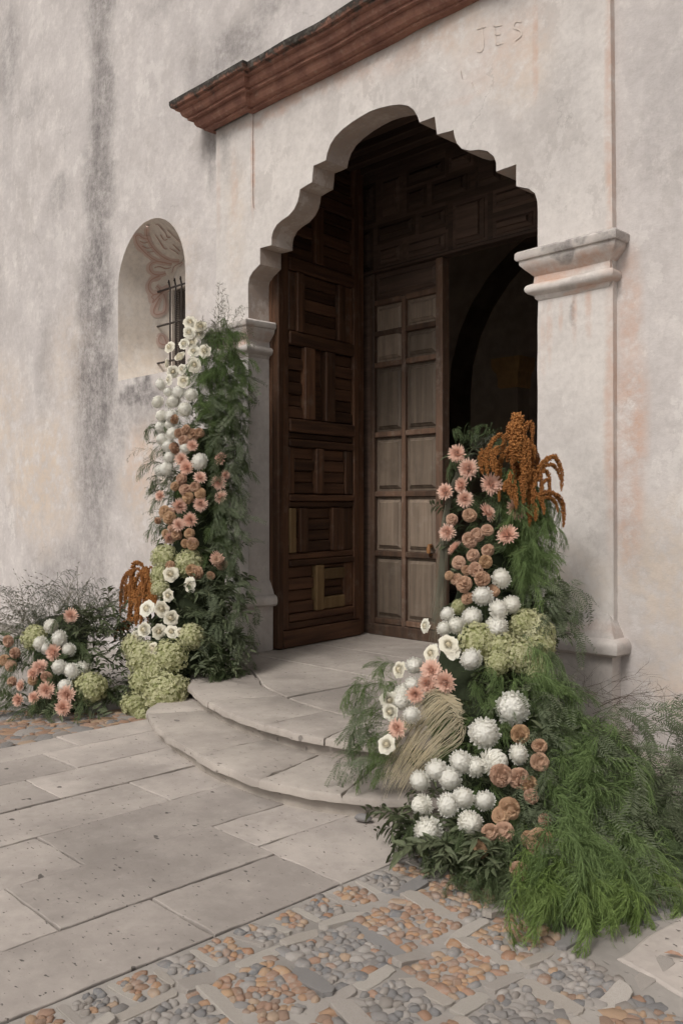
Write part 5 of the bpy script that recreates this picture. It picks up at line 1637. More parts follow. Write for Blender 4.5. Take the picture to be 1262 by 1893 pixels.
('R','hair',1.887,-0.913,0.372,-0.43,0.285),
('R','hair',2.053,-1.101,0.223,-1.03,0.338),
('R','hair',2.379,-1.167,0.03,-0.9,0.281),
('R','hair',2.133,-0.937,0.135,-0.53,0.236),
('R','hair',2.344,-1.324,0.03,-0.27,0.236),
('R','hair',2.067,-1.102,0.179,0.25,0.347),
('R','hair',2.186,-1.422,0.115,-0.27,0.257),
('R','hair',2.012,-0.938,0.237,-0.57,0.265),
('R','hair',2.03,-1.055,0.229,-0.62,0.344),
('R','hair',2.182,-1.403,0.077,-0.47,0.3),
('R','hair',2.076,-1.013,0.218,0.43,0.343),
('R','hair',2.335,-1.628,0.05,0.04,0.225),
('R','hair',2.252,-1.39,0.061,-0.48,0.359),
('R','hair',2.068,-1.276,0.147,-0.33,0.244),
('R','hair',2.247,-1.161,0.089,-0.66,0.248),
('R','hair',1.777,-0.806,0.501,-0.46,0.298),
('R','hair',2.432,-1.304,0.03,-1.36,0.321),
('R','hair',1.935,-1.014,0.303,-0.15,0.247),
('R','hair',2.145,-1.152,0.114,-0.24,0.26),
('R','hair',2.268,-1.251,0.092,-0.76,0.292),
('R','hair',1.942,-0.805,0.338,-0.37,0.36),
('R','hair',1.879,-0.834,0.377,-0.46,0.239),
('R','hair',2.029,-0.945,0.249,-0.08,0.267),
('R','hair',2.143,-1.277,0.134,-0.42,0.328),
('R','hair',2.179,-1.339,0.079,-0.14,0.25),
('R','hair',2.032,-0.785,0.247,-0.4,0.358),
('R','hair',2.101,-1.004,0.173,0.01,0.251),
('R','hair',2.309,-1.438,0.038,0.08,0.311),
('R','hair',2.172,-1.285,0.109,-0.36,0.311),
('R','hair',2.175,-1.008,0.11,0.89,0.264),
('R','hair',2.032,-1.184,0.197,-0.46,0.357),
('R','hair',1.931,-0.825,0.369,-0.71,0.296),
('R','hair',2.004,-0.966,0.289,0.24,0.248),
('R','hair',2.132,-0.998,0.21,-1.12,0.297),
('R','hair',2.158,-1.073,0.136,-0.25,0.347),
('R','hair',2.076,-1.187,0.175,0.27,0.36),
('R','hair',1.909,-0.866,0.359,-0.07,0.357),
('R','hair',2.095,-0.959,0.2,0.01,0.332),
('R','hair',2.305,-1.201,0.065,-0.23,0.274),
('R','hair',2.32,-1.21,0.036,0.04,0.281),
('R','hair',1.792,-0.838,0.429,-0.22,0.27),
('R','hair',1.736,-0.894,0.522,0.55,0.253),
('R','hair',2.17,-1.025,0.124,-0.33,0.237),
('R','hair',2.266,-1.47,0.094,-0.67,0.327),
('R','hair',2.373,-1.344,0.053,-1.15,0.252),
('R','hair',2.282,-1.266,0.098,-0.96,0.35),
('R','hair',1.904,-0.937,0.323,0.06,0.234),
('R','hair',2.223,-1.235,0.098,-0.18,0.339),
('R','hair',1.767,-0.875,0.458,0.08,0.243),
('R','hair',1.803,-0.756,0.452,-0.5,0.251),
('R','hair',2.201,-1.543,0.058,-0.49,0.352),
('R','hair',1.895,-0.817,0.385,-1.23,0.285),
('R','hair',2.281,-1.434,0.07,0.08,0.281),
('R','hair',2.152,-0.815,0.129,-0.95,0.22),
('R','hair',2.245,-1.458,0.081,-0.87,0.314),
('R','hair',2.119,-1.213,0.143,-0.58,0.34),
('R','hair',2.09,-1.234,0.176,-0.55,0.309),
('R','hair',2.245,-1.2,0.101,0.6,0.321),
('R','hair',2.205,-1.409,0.132,-1.2,0.335),
('R','hair',2.011,-0.965,0.256,-0.84,0.315),
('R','hair',2.324,-1.317,0.061,-0.07,0.329),
('R','hair',2.215,-1.106,0.084,-0.18,0.26),
('R','hair',2.028,-1.008,0.226,-0.5,0.328),
('R','hair',2.175,-1.283,0.138,-0.23,0.316),
('R','hair',2.239,-1.452,0.057,-0.03,0.263),
('R','hair',2.205,-1.41,0.089,-0.02,0.315),
('R','hair',2.199,-1.131,0.175,-1.36,0.308),
('R','hair',2.193,-1.406,0.128,-0.91,0.271),
('R','hair',2.243,-1.23,0.127,-1.51,0.357),
('R','hair',2.145,-1.315,0.155,0.03,0.24),
('R','hair',2.178,-1.155,0.093,-0.25,0.233),
('R','hair',2.208,-1.53,0.101,-0.08,0.283),
('R','hair',2.333,-1.274,0.048,-0.79,0.261),
('R','hair',2.062,-0.92,0.23,-0.36,0.282),
('R','hair',2.068,-1.121,0.171,-0.66,0.352),
('R','hair',2.194,-1.138,0.091,-0.12,0.342),
('R','hair',1.975,-0.973,0.294,-0.56,0.292),
('R','hair',2.295,-1.532,0.061,-0.72,0.308),
('R','hair',2.029,-0.867,0.227,-0.06,0.255),
('R','hair',2.053,-1.062,0.252,-1.01,0.257),
('R','hair',2.165,-1.44,0.101,-0.7,0.311),
('R','hair',2.313,-1.568,0.05,0.12,0.298),
('R','hair',2.12,-1.031,0.183,0.35,0.312),
('R','hair',2.304,-1.514,0.058,-1.06,0.223),
('R','hair',2.131,-0.958,0.167,-0.89,0.292),
('R','hair',1.961,-0.915,0.292,-0.19,0.242),
('R','hair',2.258,-1.438,0.098,-0.2,0.316),
('R','darkhair',1.757,-0.883,0.432,-0.14,0.287),
('R','darkhair',2.14,-1.085,0.119,-0.64,0.229),
('R','darkhair',1.97,-0.792,0.276,-0.16,0.226),
('R','darkhair',2.163,-0.852,0.064,-0.03,0.321),
('R','darkhair',1.941,-0.988,0.252,-0.6,0.327),
('R','darkhair',2.088,-0.877,0.14,-0.26,0.279),
('R','darkhair',1.663,-0.825,0.526,-0.06,0.306),
('R','darkhair',2.0,-0.717,0.214,0.14,0.279),
('R','darkhair',1.94,-0.843,0.335,-1.38,0.31),
('R','darkhair',2.165,-0.921,0.118,-0.73,0.293),
('R','darkhair',1.853,-0.776,0.383,-0.53,0.293),
('R','darkhair',1.991,-0.947,0.197,0.07,0.331),
('R','darkhair',2.077,-0.796,0.155,0.36,0.298),
('R','darkhair',2.014,-0.993,0.168,-0.59,0.29),
('R','darkhair',1.876,-0.841,0.326,0.04,0.306),
('R','darkhair',1.851,-0.862,0.382,-0.87,0.337),
('R','darkhair',2.125,-0.862,0.125,0.32,0.33),
('R','darkhair',2.17,-1.034,0.075,0.22,0.339),
('R','darkhair',1.808,-0.878,0.414,-0.2,0.265),
('R','darkhair',2.076,-1.036,0.16,-0.54,0.309),
('R','darkhair',1.969,-0.87,0.235,-0.57,0.266),
('R','darkhair',2.02,-0.78,0.202,-1.05,0.227),
('R','darkhair',1.911,-0.971,0.271,-0.25,0.226),
('R','darkhair',1.747,-0.764,0.458,-0.3,0.333),
('R','darkhair',2.116,-1.117,0.118,0.22,0.321),
('R','darkhair',2.147,-1.029,0.098,-0.14,0.267),
('R','darkhair',2.17,-0.928,0.083,0.29,0.25),
('R','darkhair',2.015,-0.811,0.253,-0.9,0.221),
('R','darkhair',1.821,-0.998,0.337,-0.07,0.292),
('R','darkhair',2.019,-0.851,0.22,0.71,0.254),
('R','darkhair',1.969,-1.001,0.244,-0.09,0.234),
('R','darkhair',2.014,-0.806,0.2,-0.2,0.315),
('R','darkhair',2.003,-0.849,0.258,0.78,0.279),
('R','darkhair',2.011,-1.011,0.217,-0.0,0.261),
('R','darkhair',1.743,-0.776,0.491,-0.2,0.248),
('R','darkhair',2.057,-0.969,0.171,-0.42,0.337),
('R','darkhair',2.122,-0.836,0.093,0.06,0.231),
('R','darkhair',1.8,-0.761,0.383,-0.47,0.254),
('R','darkhair',1.925,-0.798,0.274,-0.28,0.235),
('R','darkhair',2.17,-1.128,0.099,0.15,0.29),
('R','darkhair',2.192,-0.892,0.03,-0.03,0.338),
('R','darkhair',1.919,-0.938,0.291,0.05,0.234),
('R','darkhair',2.034,-0.719,0.178,-0.17,0.263),
('R','darkhair',1.772,-0.871,0.45,-0.65,0.233),
('R','darkhair',1.959,-0.96,0.245,-0.95,0.227),
('R','darkhair',2.087,-1.051,0.144,-0.1,0.322),
('R','darkhair',1.896,-0.831,0.296,-0.35,0.299),
('R','darkhair',2.181,-0.99,0.078,0.45,0.309),
('R','darkhair',2.053,-0.823,0.168,-0.19,0.317),
('R','darkhair',1.794,-0.943,0.372,-0.42,0.275),
('R','darkhair',2.107,-0.933,0.137,-0.52,0.278),
('R','darkhair',2.145,-0.914,0.085,-0.5,0.323),
('R','darkhair',1.741,-0.703,0.45,-0.26,0.26),
('R','darkhair',2.003,-1.109,0.213,0.39,0.229),
('R','darkhair',1.867,-0.843,0.339,-0.13,0.264),
('R','darkhair',1.817,-0.827,0.389,-0.96,0.31),
('R','darkhair',2.123,-1.036,0.104,0.52,0.255),
('R','darkhair',2.066,-0.799,0.144,0.32,0.239),
('R','darkhair',2.046,-1.036,0.189,-0.3,0.302),
('R','darkhair',1.889,-0.855,0.351,-0.86,0.261),
('R','brighthair',2.249,-1.551,0.094,-0.73,0.295),
('R','brighthair',2.459,-1.392,0.039,-0.46,0.246),
('R','brighthair',2.217,-1.231,0.103,0.08,0.311),
('R','brighthair',2.408,-1.503,0.049,-0.62,0.269),
('R','brighthair',2.325,-1.504,0.094,-0.67,0.276),
('R','brighthair',2.318,-1.19,0.062,0.16,0.272),
('R','brighthair',2.375,-1.615,0.085,-0.57,0.291),
('R','brighthair',2.406,-1.372,0.055,-0.92,0.202),
('R','brighthair',2.29,-1.371,0.113,-1.16,0.217),
('R','brighthair',2.341,-1.626,0.078,-1.33,0.32),
('R','brighthair',2.286,-1.354,0.092,-0.48,0.281),
('R','brighthair',2.416,-1.183,0.03,-0.79,0.249),
('R','brighthair',2.444,-1.265,0.03,-0.19,0.259),
('R','brighthair',2.19,-1.512,0.112,-0.03,0.27),
('R','brighthair',2.384,-1.492,0.051,-0.9,0.247),
('R','brighthair',2.353,-1.616,0.074,-1.05,0.283),
('R','brighthair',2.305,-1.224,0.068,-0.5,0.236),
('R','brighthair',2.425,-1.439,0.072,-0.79,0.293),
('R','brighthair',2.252,-1.381,0.125,0.04,0.228),
('R','brighthair',2.356,-1.328,0.061,0.56,0.311),
('R','brighthair',2.331,-1.481,0.075,-0.47,0.26),
('R','brighthair',2.325,-1.425,0.102,-1.05,0.221),
('R','brighthair',2.233,-1.613,0.085,-0.59,0.236),
('R','brighthair',2.296,-1.19,0.049,0.1,0.222),
('R','brighthair',2.288,-1.464,0.087,-0.93,0.209),
('R','brighthair',2.439,-1.379,0.03,-0.85,0.275),
('R','brighthair',2.409,-1.101,0.05,-1.16,0.289),
('R','brighthair',2.349,-1.466,0.076,-0.1,0.227),
('R','brighthair',2.249,-1.293,0.097,0.1,0.313),
('R','brighthair',2.414,-1.368,0.037,-0.5,0.236),
('R','brighthair',2.268,-1.575,0.058,-0.55,0.247),
('R','brighthair',2.296,-1.488,0.103,-1.12,0.286),
('R','brighthair',2.286,-1.373,0.085,0.23,0.207),
('R','brighthair',2.209,-1.455,0.136,-0.49,0.25),
('R','brighthair',2.298,-1.283,0.065,-0.35,0.281),
('R','brighthair',2.356,-1.51,0.064,-0.08,0.239),
('R','brighthair',2.316,-1.606,0.078,-0.47,0.255),
('R','brighthair',2.439,-1.209,0.03,-0.51,0.304),
('R','brighthair',2.227,-1.494,0.106,-1.13,0.315),
('R','brighthair',2.315,-1.655,0.081,-1.07,0.249),
('R','pepper',2.047,-1.111,0.236,-0.45,0.214),
('R','pepper',1.785,-1.032,0.497,0.14,0.237),
('R','pepper',2.167,-1.094,0.146,0.1,0.262),
('R','pepper',2.222,-1.502,0.119,-0.61,0.192),
('R','pepper',2.352,-1.253,0.052,-0.2,0.231),
('R','pepper',1.886,-1.05,0.368,-0.73,0.273),
('R','pepper',2.144,-1.266,0.15,-0.5,0.278),
('R','pepper',2.029,-0.798,0.264,-0.31,0.254),
('R','pepper',1.898,-0.813,0.429,-0.9,0.277),
('R','pepper',1.972,-1.203,0.283,-0.41,0.216),
('R','pepper',2.031,-1.0,0.238,-0.05,0.241),
('R','pepper',1.967,-0.969,0.337,-0.36,0.244),
('R','pepper',2.304,-1.199,0.1,-1.06,0.259),
('R','pepper',2.112,-1.155,0.195,-0.24,0.278),
('R','pepper',1.93,-1.112,0.309,-0.3,0.187),
('R','pepper',2.357,-1.389,0.079,-1.6,0.18),
('R','pepper',2.17,-1.114,0.144,-0.71,0.266),
('R','pepper',2.049,-1.334,0.166,-0.56,0.226),
('R','pepper',2.139,-0.822,0.167,-0.77,0.206),
('R','pepper',1.872,-0.945,0.447,-0.88,0.262),
('R','pepper',2.113,-1.186,0.202,-0.73,0.193),
('R','pepper',2.196,-1.051,0.153,0.97,0.24),
('R','pepper',2.018,-1.231,0.217,-1.15,0.225),
('R','pepper',2.186,-1.259,0.115,-0.42,0.274),
('R','pepper',2.099,-0.981,0.201,-0.36,0.263),
('R','pepper',1.992,-1.009,0.271,-0.78,0.195),
('R','pepper',2.318,-1.336,0.063,0.29,0.256),
('R','pepper',2.158,-1.164,0.152,-0.83,0.258),
('R','pepper',2.249,-1.115,0.074,-0.16,0.247),
('R','pepper',2.106,-1.46,0.15,-0.12,0.241),
('R','pepper',2.062,-1.296,0.19,-0.48,0.268),
('R','pepper',2.228,-0.981,0.109,-0.74,0.247),
('R','pepper',1.981,-0.872,0.306,-0.56,0.267),
('R','pepper',2.037,-1.19,0.222,-0.97,0.195),
('R','pepper',2.297,-1.451,0.097,-1.1,0.236),
('R','pepper',2.131,-1.04,0.163,-0.46,0.231),
('R','pepper',2.058,-1.212,0.193,-0.6,0.226),
('R','pepper',1.971,-0.836,0.319,0.11,0.225),
('R','pepper',2.281,-1.21,0.054,-0.1,0.214),
('R','pepper',2.08,-1.061,0.21,-0.63,0.275),
('R','pepper',1.872,-0.971,0.377,-0.03,0.221),
('R','pepper',1.916,-0.852,0.36,0.3,0.253),
('R','pepper',1.972,-1.136,0.286,-1.48,0.181),
('R','pepper',2.259,-1.379,0.124,-0.95,0.238),
('R','leaf',1.921,-1.097,0.192,-0.42,0.2),
('R','leaf',2.243,-1.524,0.03,-0.78,0.17),
('R','leaf',2.258,-1.135,0.03,-0.68,0.159),
('R','leaf',2.062,-0.847,0.125,0.14,0.174),
('R','leaf',2.094,-1.168,0.075,-0.86,0.199),
('R','leaf',1.898,-0.96,0.307,-0.26,0.163),
('R','leaf',1.972,-0.913,0.222,0.33,0.178),
('R','leaf',2.0,-1.182,0.128,-0.34,0.162),
('R','leaf',2.153,-1.053,0.074,-0.23,0.168),
('R','leaf',2.237,-1.304,0.03,-0.13,0.185),
('R','leaf',2.037,-1.116,0.175,-0.47,0.145),
('R','leaf',2.152,-1.05,0.114,-1.42,0.163),
('R','leaf',2.113,-1.4,0.076,-0.19,0.146),
('R','leaf',2.171,-1.215,0.037,-0.87,0.161),
('R','leaf',2.22,-1.296,0.03,-1.07,0.167),
('R','leaf',1.794,-0.985,0.348,-0.31,0.19),
('R','leaf',2.187,-0.917,0.034,-0.96,0.177),
('R','leaf',1.952,-0.836,0.293,-0.87,0.176),
('R','leaf',1.875,-1.049,0.265,-0.45,0.181),
('R','leaf',2.039,-0.942,0.172,0.16,0.176),
('R','leaf',1.895,-0.925,0.292,-1.67,0.199),
('R','leaf',2.002,-0.97,0.19,-1.21,0.185),
('R','leaf',2.14,-1.29,0.052,-0.36,0.157),
('R','leaf',2.155,-1.401,0.03,-0.6,0.164),
('R','wisp',2.054,-0.752,0.055,-0.19,0.328),
('R','wisp',1.83,-0.768,0.301,0.67,0.337),
('R','wisp',2.238,-0.799,0.03,-0.54,0.207),
('R','wisp',1.995,-0.755,0.182,0.51,0.263),
('R','wisp',2.113,-0.75,0.03,0.07,0.306),
('R','wisp',2.319,-0.868,0.03,-0.01,0.213),
('R','wisp',2.063,-0.589,0.066,0.36,0.311),
('R','wisp',1.94,-0.641,0.237,-0.55,0.277),
('R','wisp',2.055,-0.575,0.102,-0.21,0.238),
('R','wisp',2.132,-0.749,0.051,0.73,0.31),
('R','wisp',1.795,-0.685,0.385,-0.35,0.276),
('R','wisp',1.993,-0.628,0.148,0.45,0.31),
('R','wisp',2.198,-0.674,0.03,-0.47,0.214),
('R','wisp',2.119,-0.703,0.095,-0.14,0.21),
('R','wisp',2.083,-0.736,0.139,0.38,0.204),
('R','wisp',1.928,-0.789,0.287,0.26,0.228),
('R','pepper',2.066,-0.51,0.196,0.12,0.318),
('R','pepper',2.321,-0.919,0.03,-0.34,0.253),
('R','pepper',2.053,-0.918,0.254,-0.28,0.329),
('R','pepper',2.235,-1.103,0.121,0.31,0.258),
('R','pepper',2.251,-0.82,0.094,0.73,0.288),
('R','pepper',1.973,-0.576,0.295,-0.02,0.243),
('R','pepper',1.99,-0.365,0.315,0.79,0.326),
('R','pepper',2.169,-0.738,0.145,0.15,0.296),
('R','pepper',2.086,-0.759,0.264,0.88,0.293),
('R','pepper',2.097,-0.91,0.183,0.5,0.334),
('R','pepper',1.965,-0.724,0.329,-0.32,0.266),
('R','pepper',1.937,-0.456,0.346,0.23,0.288),
('R','pepper',2.285,-1.135,0.077,-0.33,0.264),
('R','pepper',2.073,-0.74,0.205,0.21,0.338),
('R','pepper',2.283,-1.096,0.067,0.38,0.274),
('R','pepper',2.104,-0.359,0.225,1.41,0.312),
('R','pepper',2.197,-1.194,0.12,0.22,0.292),
('R','pepper',2.137,-1.038,0.145,0.13,0.295),
('R','pepper',2.081,-0.749,0.225,-0.7,0.232),
('R','pepper',2.087,-0.551,0.271,1.38,0.249),
('R','pepper',1.964,-0.609,0.361,0.16,0.224),
('R','pepper',2.25,-0.934,0.084,-0.06,0.267),
('R','pepper',2.151,-0.559,0.105,0.28,0.289),
('R','pepper',2.107,-0.625,0.172,0.27,0.327),
('R','pepper',2.167,-0.849,0.13,-0.42,0.268),
('R','pepper',2.286,-0.794,0.056,-0.49,0.325),
('R','pepper',2.152,-0.875,0.16,0.29,0.269),
('R','pepper',2.203,-0.817,0.087,0.54,0.224),
('R','pepper',2.038,-0.809,0.277,-0.53,0.273),
('R','pepper',2.099,-0.487,0.146,0.43,0.319),
('R','pepper',1.94,-0.701,0.36,0.27,0.248),
('R','pepper',2.093,-0.788,0.236,0.57,0.281),
('R','pepper',2.041,-0.738,0.28,-0.45,0.226),
('R','pepper',2.307,-1.02,0.058,0.41,0.278),
('R','pepper',2.227,-1.035,0.122,0.55,0.323),
('R','pepper',2.001,-0.277,0.281,0.5,0.33),
('R','pepper',2.153,-0.955,0.196,-0.54,0.334),
('R','pepper',2.342,-1.008,0.03,-0.83,0.223),
('R','pepper',2.141,-0.582,0.118,0.32,0.292),
('R','pepper',2.234,-1.17,0.111,-0.04,0.305),
('R','pepper',2.304,-0.961,0.069,0.75,0.247),
('R','pepper',2.231,-0.752,0.067,0.16,0.331),
('R','pepper',2.112,-0.389,0.159,0.93,0.205),
('R','pepper',2.151,-1.064,0.165,0.28,0.207),
('R','pepper',1.998,-0.369,0.266,0.4,0.296),
('R','pepper',2.369,-0.938,0.03,0.95,0.227),
('R','darkhair',2.229,-0.892,0.038,0.24,0.262),
('R','darkhair',2.481,-1.246,0.03,0.72,0.233),
('R','darkhair',2.211,-0.636,0.062,0.0,0.243),
('R','darkhair',2.385,-0.984,0.03,0.94,0.318),
('R','darkhair',2.263,-1.002,0.059,-0.58,0.309),
('R','darkhair',2.326,-1.079,0.03,0.17,0.22),
('R','darkhair',2.198,-0.812,0.089,0.17,0.273),
('R','darkhair',2.278,-0.794,0.03,0.03,0.289),
('R','darkhair',2.522,-1.484,0.03,0.97,0.228),
('R','darkhair',2.399,-1.083,0.03,-0.3,0.212),
('R','darkhair',2.319,-0.992,0.03,0.75,0.275),
('R','darkhair',2.515,-1.164,0.03,0.49,0.216),
('R','darkhair',2.437,-1.114,0.03,0.98,0.309),
('R','darkhair',2.504,-1.412,0.03,0.52,0.266),
('R','darkhair',2.332,-1.008,0.03,0.19,0.311),
('R','darkhair',2.412,-1.314,0.03,0.63,0.264),
('R','darkhair',2.435,-1.037,0.03,0.35,0.243),
('R','darkhair',2.331,-0.996,0.03,-0.08,0.24),
('R','darkhair',2.263,-1.048,0.055,0.41,0.309),
('R','darkhair',2.247,-0.703,0.03,0.43,0.308),
('R','darkhair',2.443,-1.245,0.03,0.31,0.213),
('R','darkhair',2.331,-0.869,0.03,0.65,0.223),
('R','darkhair',2.225,-0.739,0.061,-0.2,0.309),
('R','darkhair',2.231,-0.879,0.059,0.5,0.247),
('R','leaf',1.968,-1.597,0.03,-1.08,0.193),
('R','leaf',1.658,-1.491,0.03,-1.6,0.152),
('R','leaf',2.114,-1.515,0.03,-0.74,0.165),
('R','leaf',1.902,-1.448,0.065,-1.39,0.137),
('R','leaf',2.069,-1.617,0.03,-0.74,0.212),
('R','leaf',1.815,-1.528,0.03,-1.05,0.167),
('R','leaf',2.033,-1.509,0.03,-1.53,0.142),
('R','leaf',1.748,-1.512,0.03,-1.15,0.148),
('R','leaf',1.84,-1.575,0.03,-1.69,0.167),
('R','leaf',1.871,-1.505,0.03,-0.68,0.199),
('R','leaf',1.602,-1.447,0.03,-1.8,0.185),
('R','leaf',2.117,-1.539,0.03,-1.57,0.144),
('R','leaf',1.775,-1.45,0.043,-1.11,0.212),
('R','leaf',2.036,-1.58,0.03,-1.08,0.183),
('R','leaf',1.903,-1.572,0.03,-1.35,0.146),
('R','leaf',2.097,-1.473,0.03,-1.64,0.199),
('R','leaf',1.958,-1.428,0.031,-0.85,0.169),
('R','leaf',1.949,-1.401,0.049,-1.45,0.216),
('R','leaf',1.654,-1.455,0.032,-1.93,0.135),
('R','leaf',2.106,-1.586,0.03,-0.87,0.2),
('R','leaf',1.833,-1.44,0.051,-1.57,0.138),
('R','leaf',2.144,-1.562,0.03,-0.86,0.137),
('R','leaf',1.624,-1.441,0.03,-1.93,0.2),
('R','leaf',2.04,-1.621,0.03,-0.94,0.16),
('R','leaf',1.814,-1.488,0.03,-0.17,0.171),
('R','leaf',1.84,-1.476,0.03,-1.2,0.17),
('R','leaf',2.049,-1.498,0.03,-1.3,0.213),
('R','leaf',1.97,-1.566,0.03,-1.1,0.135),
('R','leaf',1.975,-1.512,0.03,-1.11,0.148),
('R','leaf',1.704,-1.481,0.03,-1.19,0.203),
('R','leaf',2.0,-1.553,0.03,-1.23,0.18),
('R','leaf',2.067,-1.506,0.03,-0.68,0.139),
('R','leaf',1.983,-1.514,0.03,-1.52,0.207),
('R','leaf',2.026,-1.539,0.03,-1.2,0.211),
('R','leaf',1.922,-1.552,0.03,-1.25,0.219),
('R','leaf',2.094,-1.484,0.04,-1.33,0.143),
('R','leaf',1.782,-1.527,0.03,-2.11,0.155),
('R','leaf',1.91,-1.588,0.03,-1.56,0.149),
('R','leaf',1.696,-1.498,0.03,-1.26,0.135),
('R','leaf',1.869,-1.496,0.03,-1.82,0.198),
('R','leaf',1.913,-1.371,0.065,-0.97,0.217),
('R','leaf',1.902,-1.59,0.03,-1.75,0.138),
('R','leaf',1.895,-1.463,0.03,-0.94,0.217),
('R','leaf',2.025,-1.492,0.03,-1.01,0.189),
('R','leaf',1.903,-1.531,0.03,-1.53,0.17),
('R','leaf',2.184,-1.606,0.03,-1.47,0.131),
('R','leaf',1.824,-1.534,0.03,-1.87,0.22),
('R','leaf',2.006,-1.494,0.057,-1.35,0.144),
('R','leaf',1.928,-1.598,0.03,-2.01,0.217),
('R','leaf',2.03,-1.547,0.03,-0.73,0.155),
('R','leaf',2.048,-1.602,0.03,-1.02,0.177),
('R','leaf',1.761,-1.417,0.036,-2.09,0.159),
('R','leaf',1.981,-1.573,0.03,-1.46,0.138),
('R','leaf',1.767,-1.504,0.03,-1.08,0.213),
('R','leaf',2.066,-1.565,0.03,-0.18,0.208),
('R','leaf',1.946,-1.577,0.03,-1.38,0.145),
('R','leaf',1.685,-1.425,0.03,-1.67,0.189),
('R','leaf',1.905,-1.509,0.056,-0.9,0.143),
('R','leaf',1.898,-1.445,0.07,-0.76,0.157),
('R','leaf',1.853,-1.412,0.054,-1.48,0.2),
('R','darkhair',2.017,-1.419,0.126,-0.41,0.178),
('R','darkhair',2.06,-1.651,0.036,-1.78,0.182),
('R','darkhair',1.968,-1.559,0.079,-0.02,0.201),
('R','darkhair',1.774,-1.51,0.069,-1.46,0.191),
('R','darkhair',1.875,-1.511,0.07,-1.74,0.188),
('R','darkhair',2.115,-1.49,0.087,-1.36,0.207),
('R','darkhair',1.969,-1.535,0.122,-1.29,0.185),
('R','darkhair',2.039,-1.542,0.116,-0.45,0.182),
('R','darkhair',2.157,-1.656,0.038,-1.24,0.16),
('R','darkhair',2.188,-1.629,0.052,-0.3,0.17),
('R','darkhair',2.064,-1.589,0.03,-1.36,0.189),
('R','darkhair',2.102,-1.5,0.076,-0.19,0.142),
('R','darkhair',1.923,-1.57,0.032,-1.52,0.215),
('R','darkhair',1.907,-1.582,0.104,-0.6,0.202),
('R','darkhair',2.135,-1.541,0.049,-1.18,0.209),
('R','darkhair',1.987,-1.506,0.105,-0.55,0.149),
('R','darkhair',2.026,-1.592,0.038,-1.3,0.142),
('R','darkhair',1.918,-1.57,0.07,-1.45,0.179),
('R','darkhair',1.977,-1.602,0.041,-1.12,0.166),
('R','darkhair',1.974,-1.596,0.081,-0.74,0.147),
('R','darkhair',2.003,-1.515,0.104,-1.46,0.176),
('R','darkhair',2.03,-1.495,0.137,-0.85,0.147),
('R','darkhair',2.021,-1.529,0.119,0.29,0.168),
('R','darkhair',2.136,-1.573,0.096,-1.55,0.207),
('R','darkhair',1.983,-1.543,0.093,-0.94,0.212),
('R','darkhair',2.072,-1.526,0.116,-0.24,0.179),
('R','darkhair',1.798,-1.56,0.065,-1.16,0.191),
('R','darkhair',2.142,-1.525,0.089,-0.91,0.218),
('R','darkhair',2.035,-1.618,0.03,-1.04,0.196),
('R','darkhair',2.118,-1.578,0.059,-1.25,0.182),
('R','darkhair',2.001,-1.574,0.058,-2.22,0.193),
('R','darkhair',2.211,-1.587,0.03,-1.48,0.17),
('R','darkhair',2.162,-1.687,0.052,-0.42,0.166),
('R','darkhair',1.868,-1.565,0.112,-0.1,0.191),
('R','darkhair',1.853,-1.521,0.054,-2.19,0.171),
('R','darkhair',2.159,-1.581,0.081,-1.12,0.159),
('R','darkhair',1.76,-1.544,0.074,-1.46,0.15),
('R','darkhair',1.844,-1.476,0.094,-1.41,0.189),
('R','darkhair',2.178,-1.623,0.065,-0.71,0.21),
('R','darkhair',1.998,-1.553,0.089,-0.77,0.142),
('R','leaf',1.56,-1.305,0.03,-1.34,0.166),
('R','leaf',2.04,-1.309,0.03,-0.6,0.164),
('R','leaf',1.476,-1.107,0.295,-1.24,0.148),
('R','leaf',1.899,-1.094,0.163,-1.32,0.159),
('R','leaf',1.941,-1.428,0.03,-1.18,0.125),
('R','leaf',1.727,-1.423,0.03,-1.77,0.173),
('R','leaf',1.715,-1.298,0.098,-0.53,0.155),
('R','leaf',1.723,-1.129,0.249,-1.55,0.178),
('R','leaf',1.748,-0.91,0.316,-0.64,0.135),
('R','leaf',1.841,-1.229,0.11,-0.86,0.138),
('R','leaf',1.963,-1.293,0.079,-0.11,0.134),
('R','leaf',1.879,-1.35,0.03,-0.93,0.164),
('R','leaf',1.524,-1.256,0.145,-1.21,0.17),
('R','leaf',1.635,-1.009,0.34,-1.3,0.133),
('R','leaf',1.784,-1.142,0.216,-0.71,0.148),
('R','leaf',1.587,-1.224,0.217,-0.52,0.135),
('R','leaf',1.73,-1.384,0.03,-1.11,0.127),
('R','leaf',1.958,-1.355,0.045,-0.68,0.14),
('R','leaf',1.86,-1.466,0.03,-1.56,0.141),
('R','leaf',1.415,-1.2,0.27,-0.87,0.123),
('R','leaf',1.743,-1.132,0.211,-1.43,0.132),
('R','leaf',1.661,-1.323,0.092,-1.22,0.145),
('R','leaf',1.701,-1.08,0.267,-0.39,0.147),
('R','leaf',1.949,-1.161,0.123,-0.62,0.124),
('R','leaf',1.448,-1.212,0.196,-1.36,0.165),
('R','leaf',1.997,-1.362,0.03,-0.51,0.148),
('R','leaf',1.79,-0.998,0.258,-0.62,0.172),
('R','leaf',1.821,-1.194,0.171,-1.16,0.131),
('R','leaf',2.138,-1.362,0.03,-1.33,0.142),
('R','leaf',1.706,-1.006,0.339,0.09,0.121),
('R','leaf',1.477,-1.125,0.332,0.15,0.173),
('R','leaf',1.594,-1.049,0.302,-1.31,0.157),
('R','leaf',1.81,-1.419,0.03,-0.65,0.128),
('R','leaf',1.983,-1.198,0.041,-0.41,0.179),
('R','leaf',1.906,-1.373,0.03,-1.36,0.138),
('R','leaf',1.517,-1.223,0.178,-1.74,0.136),
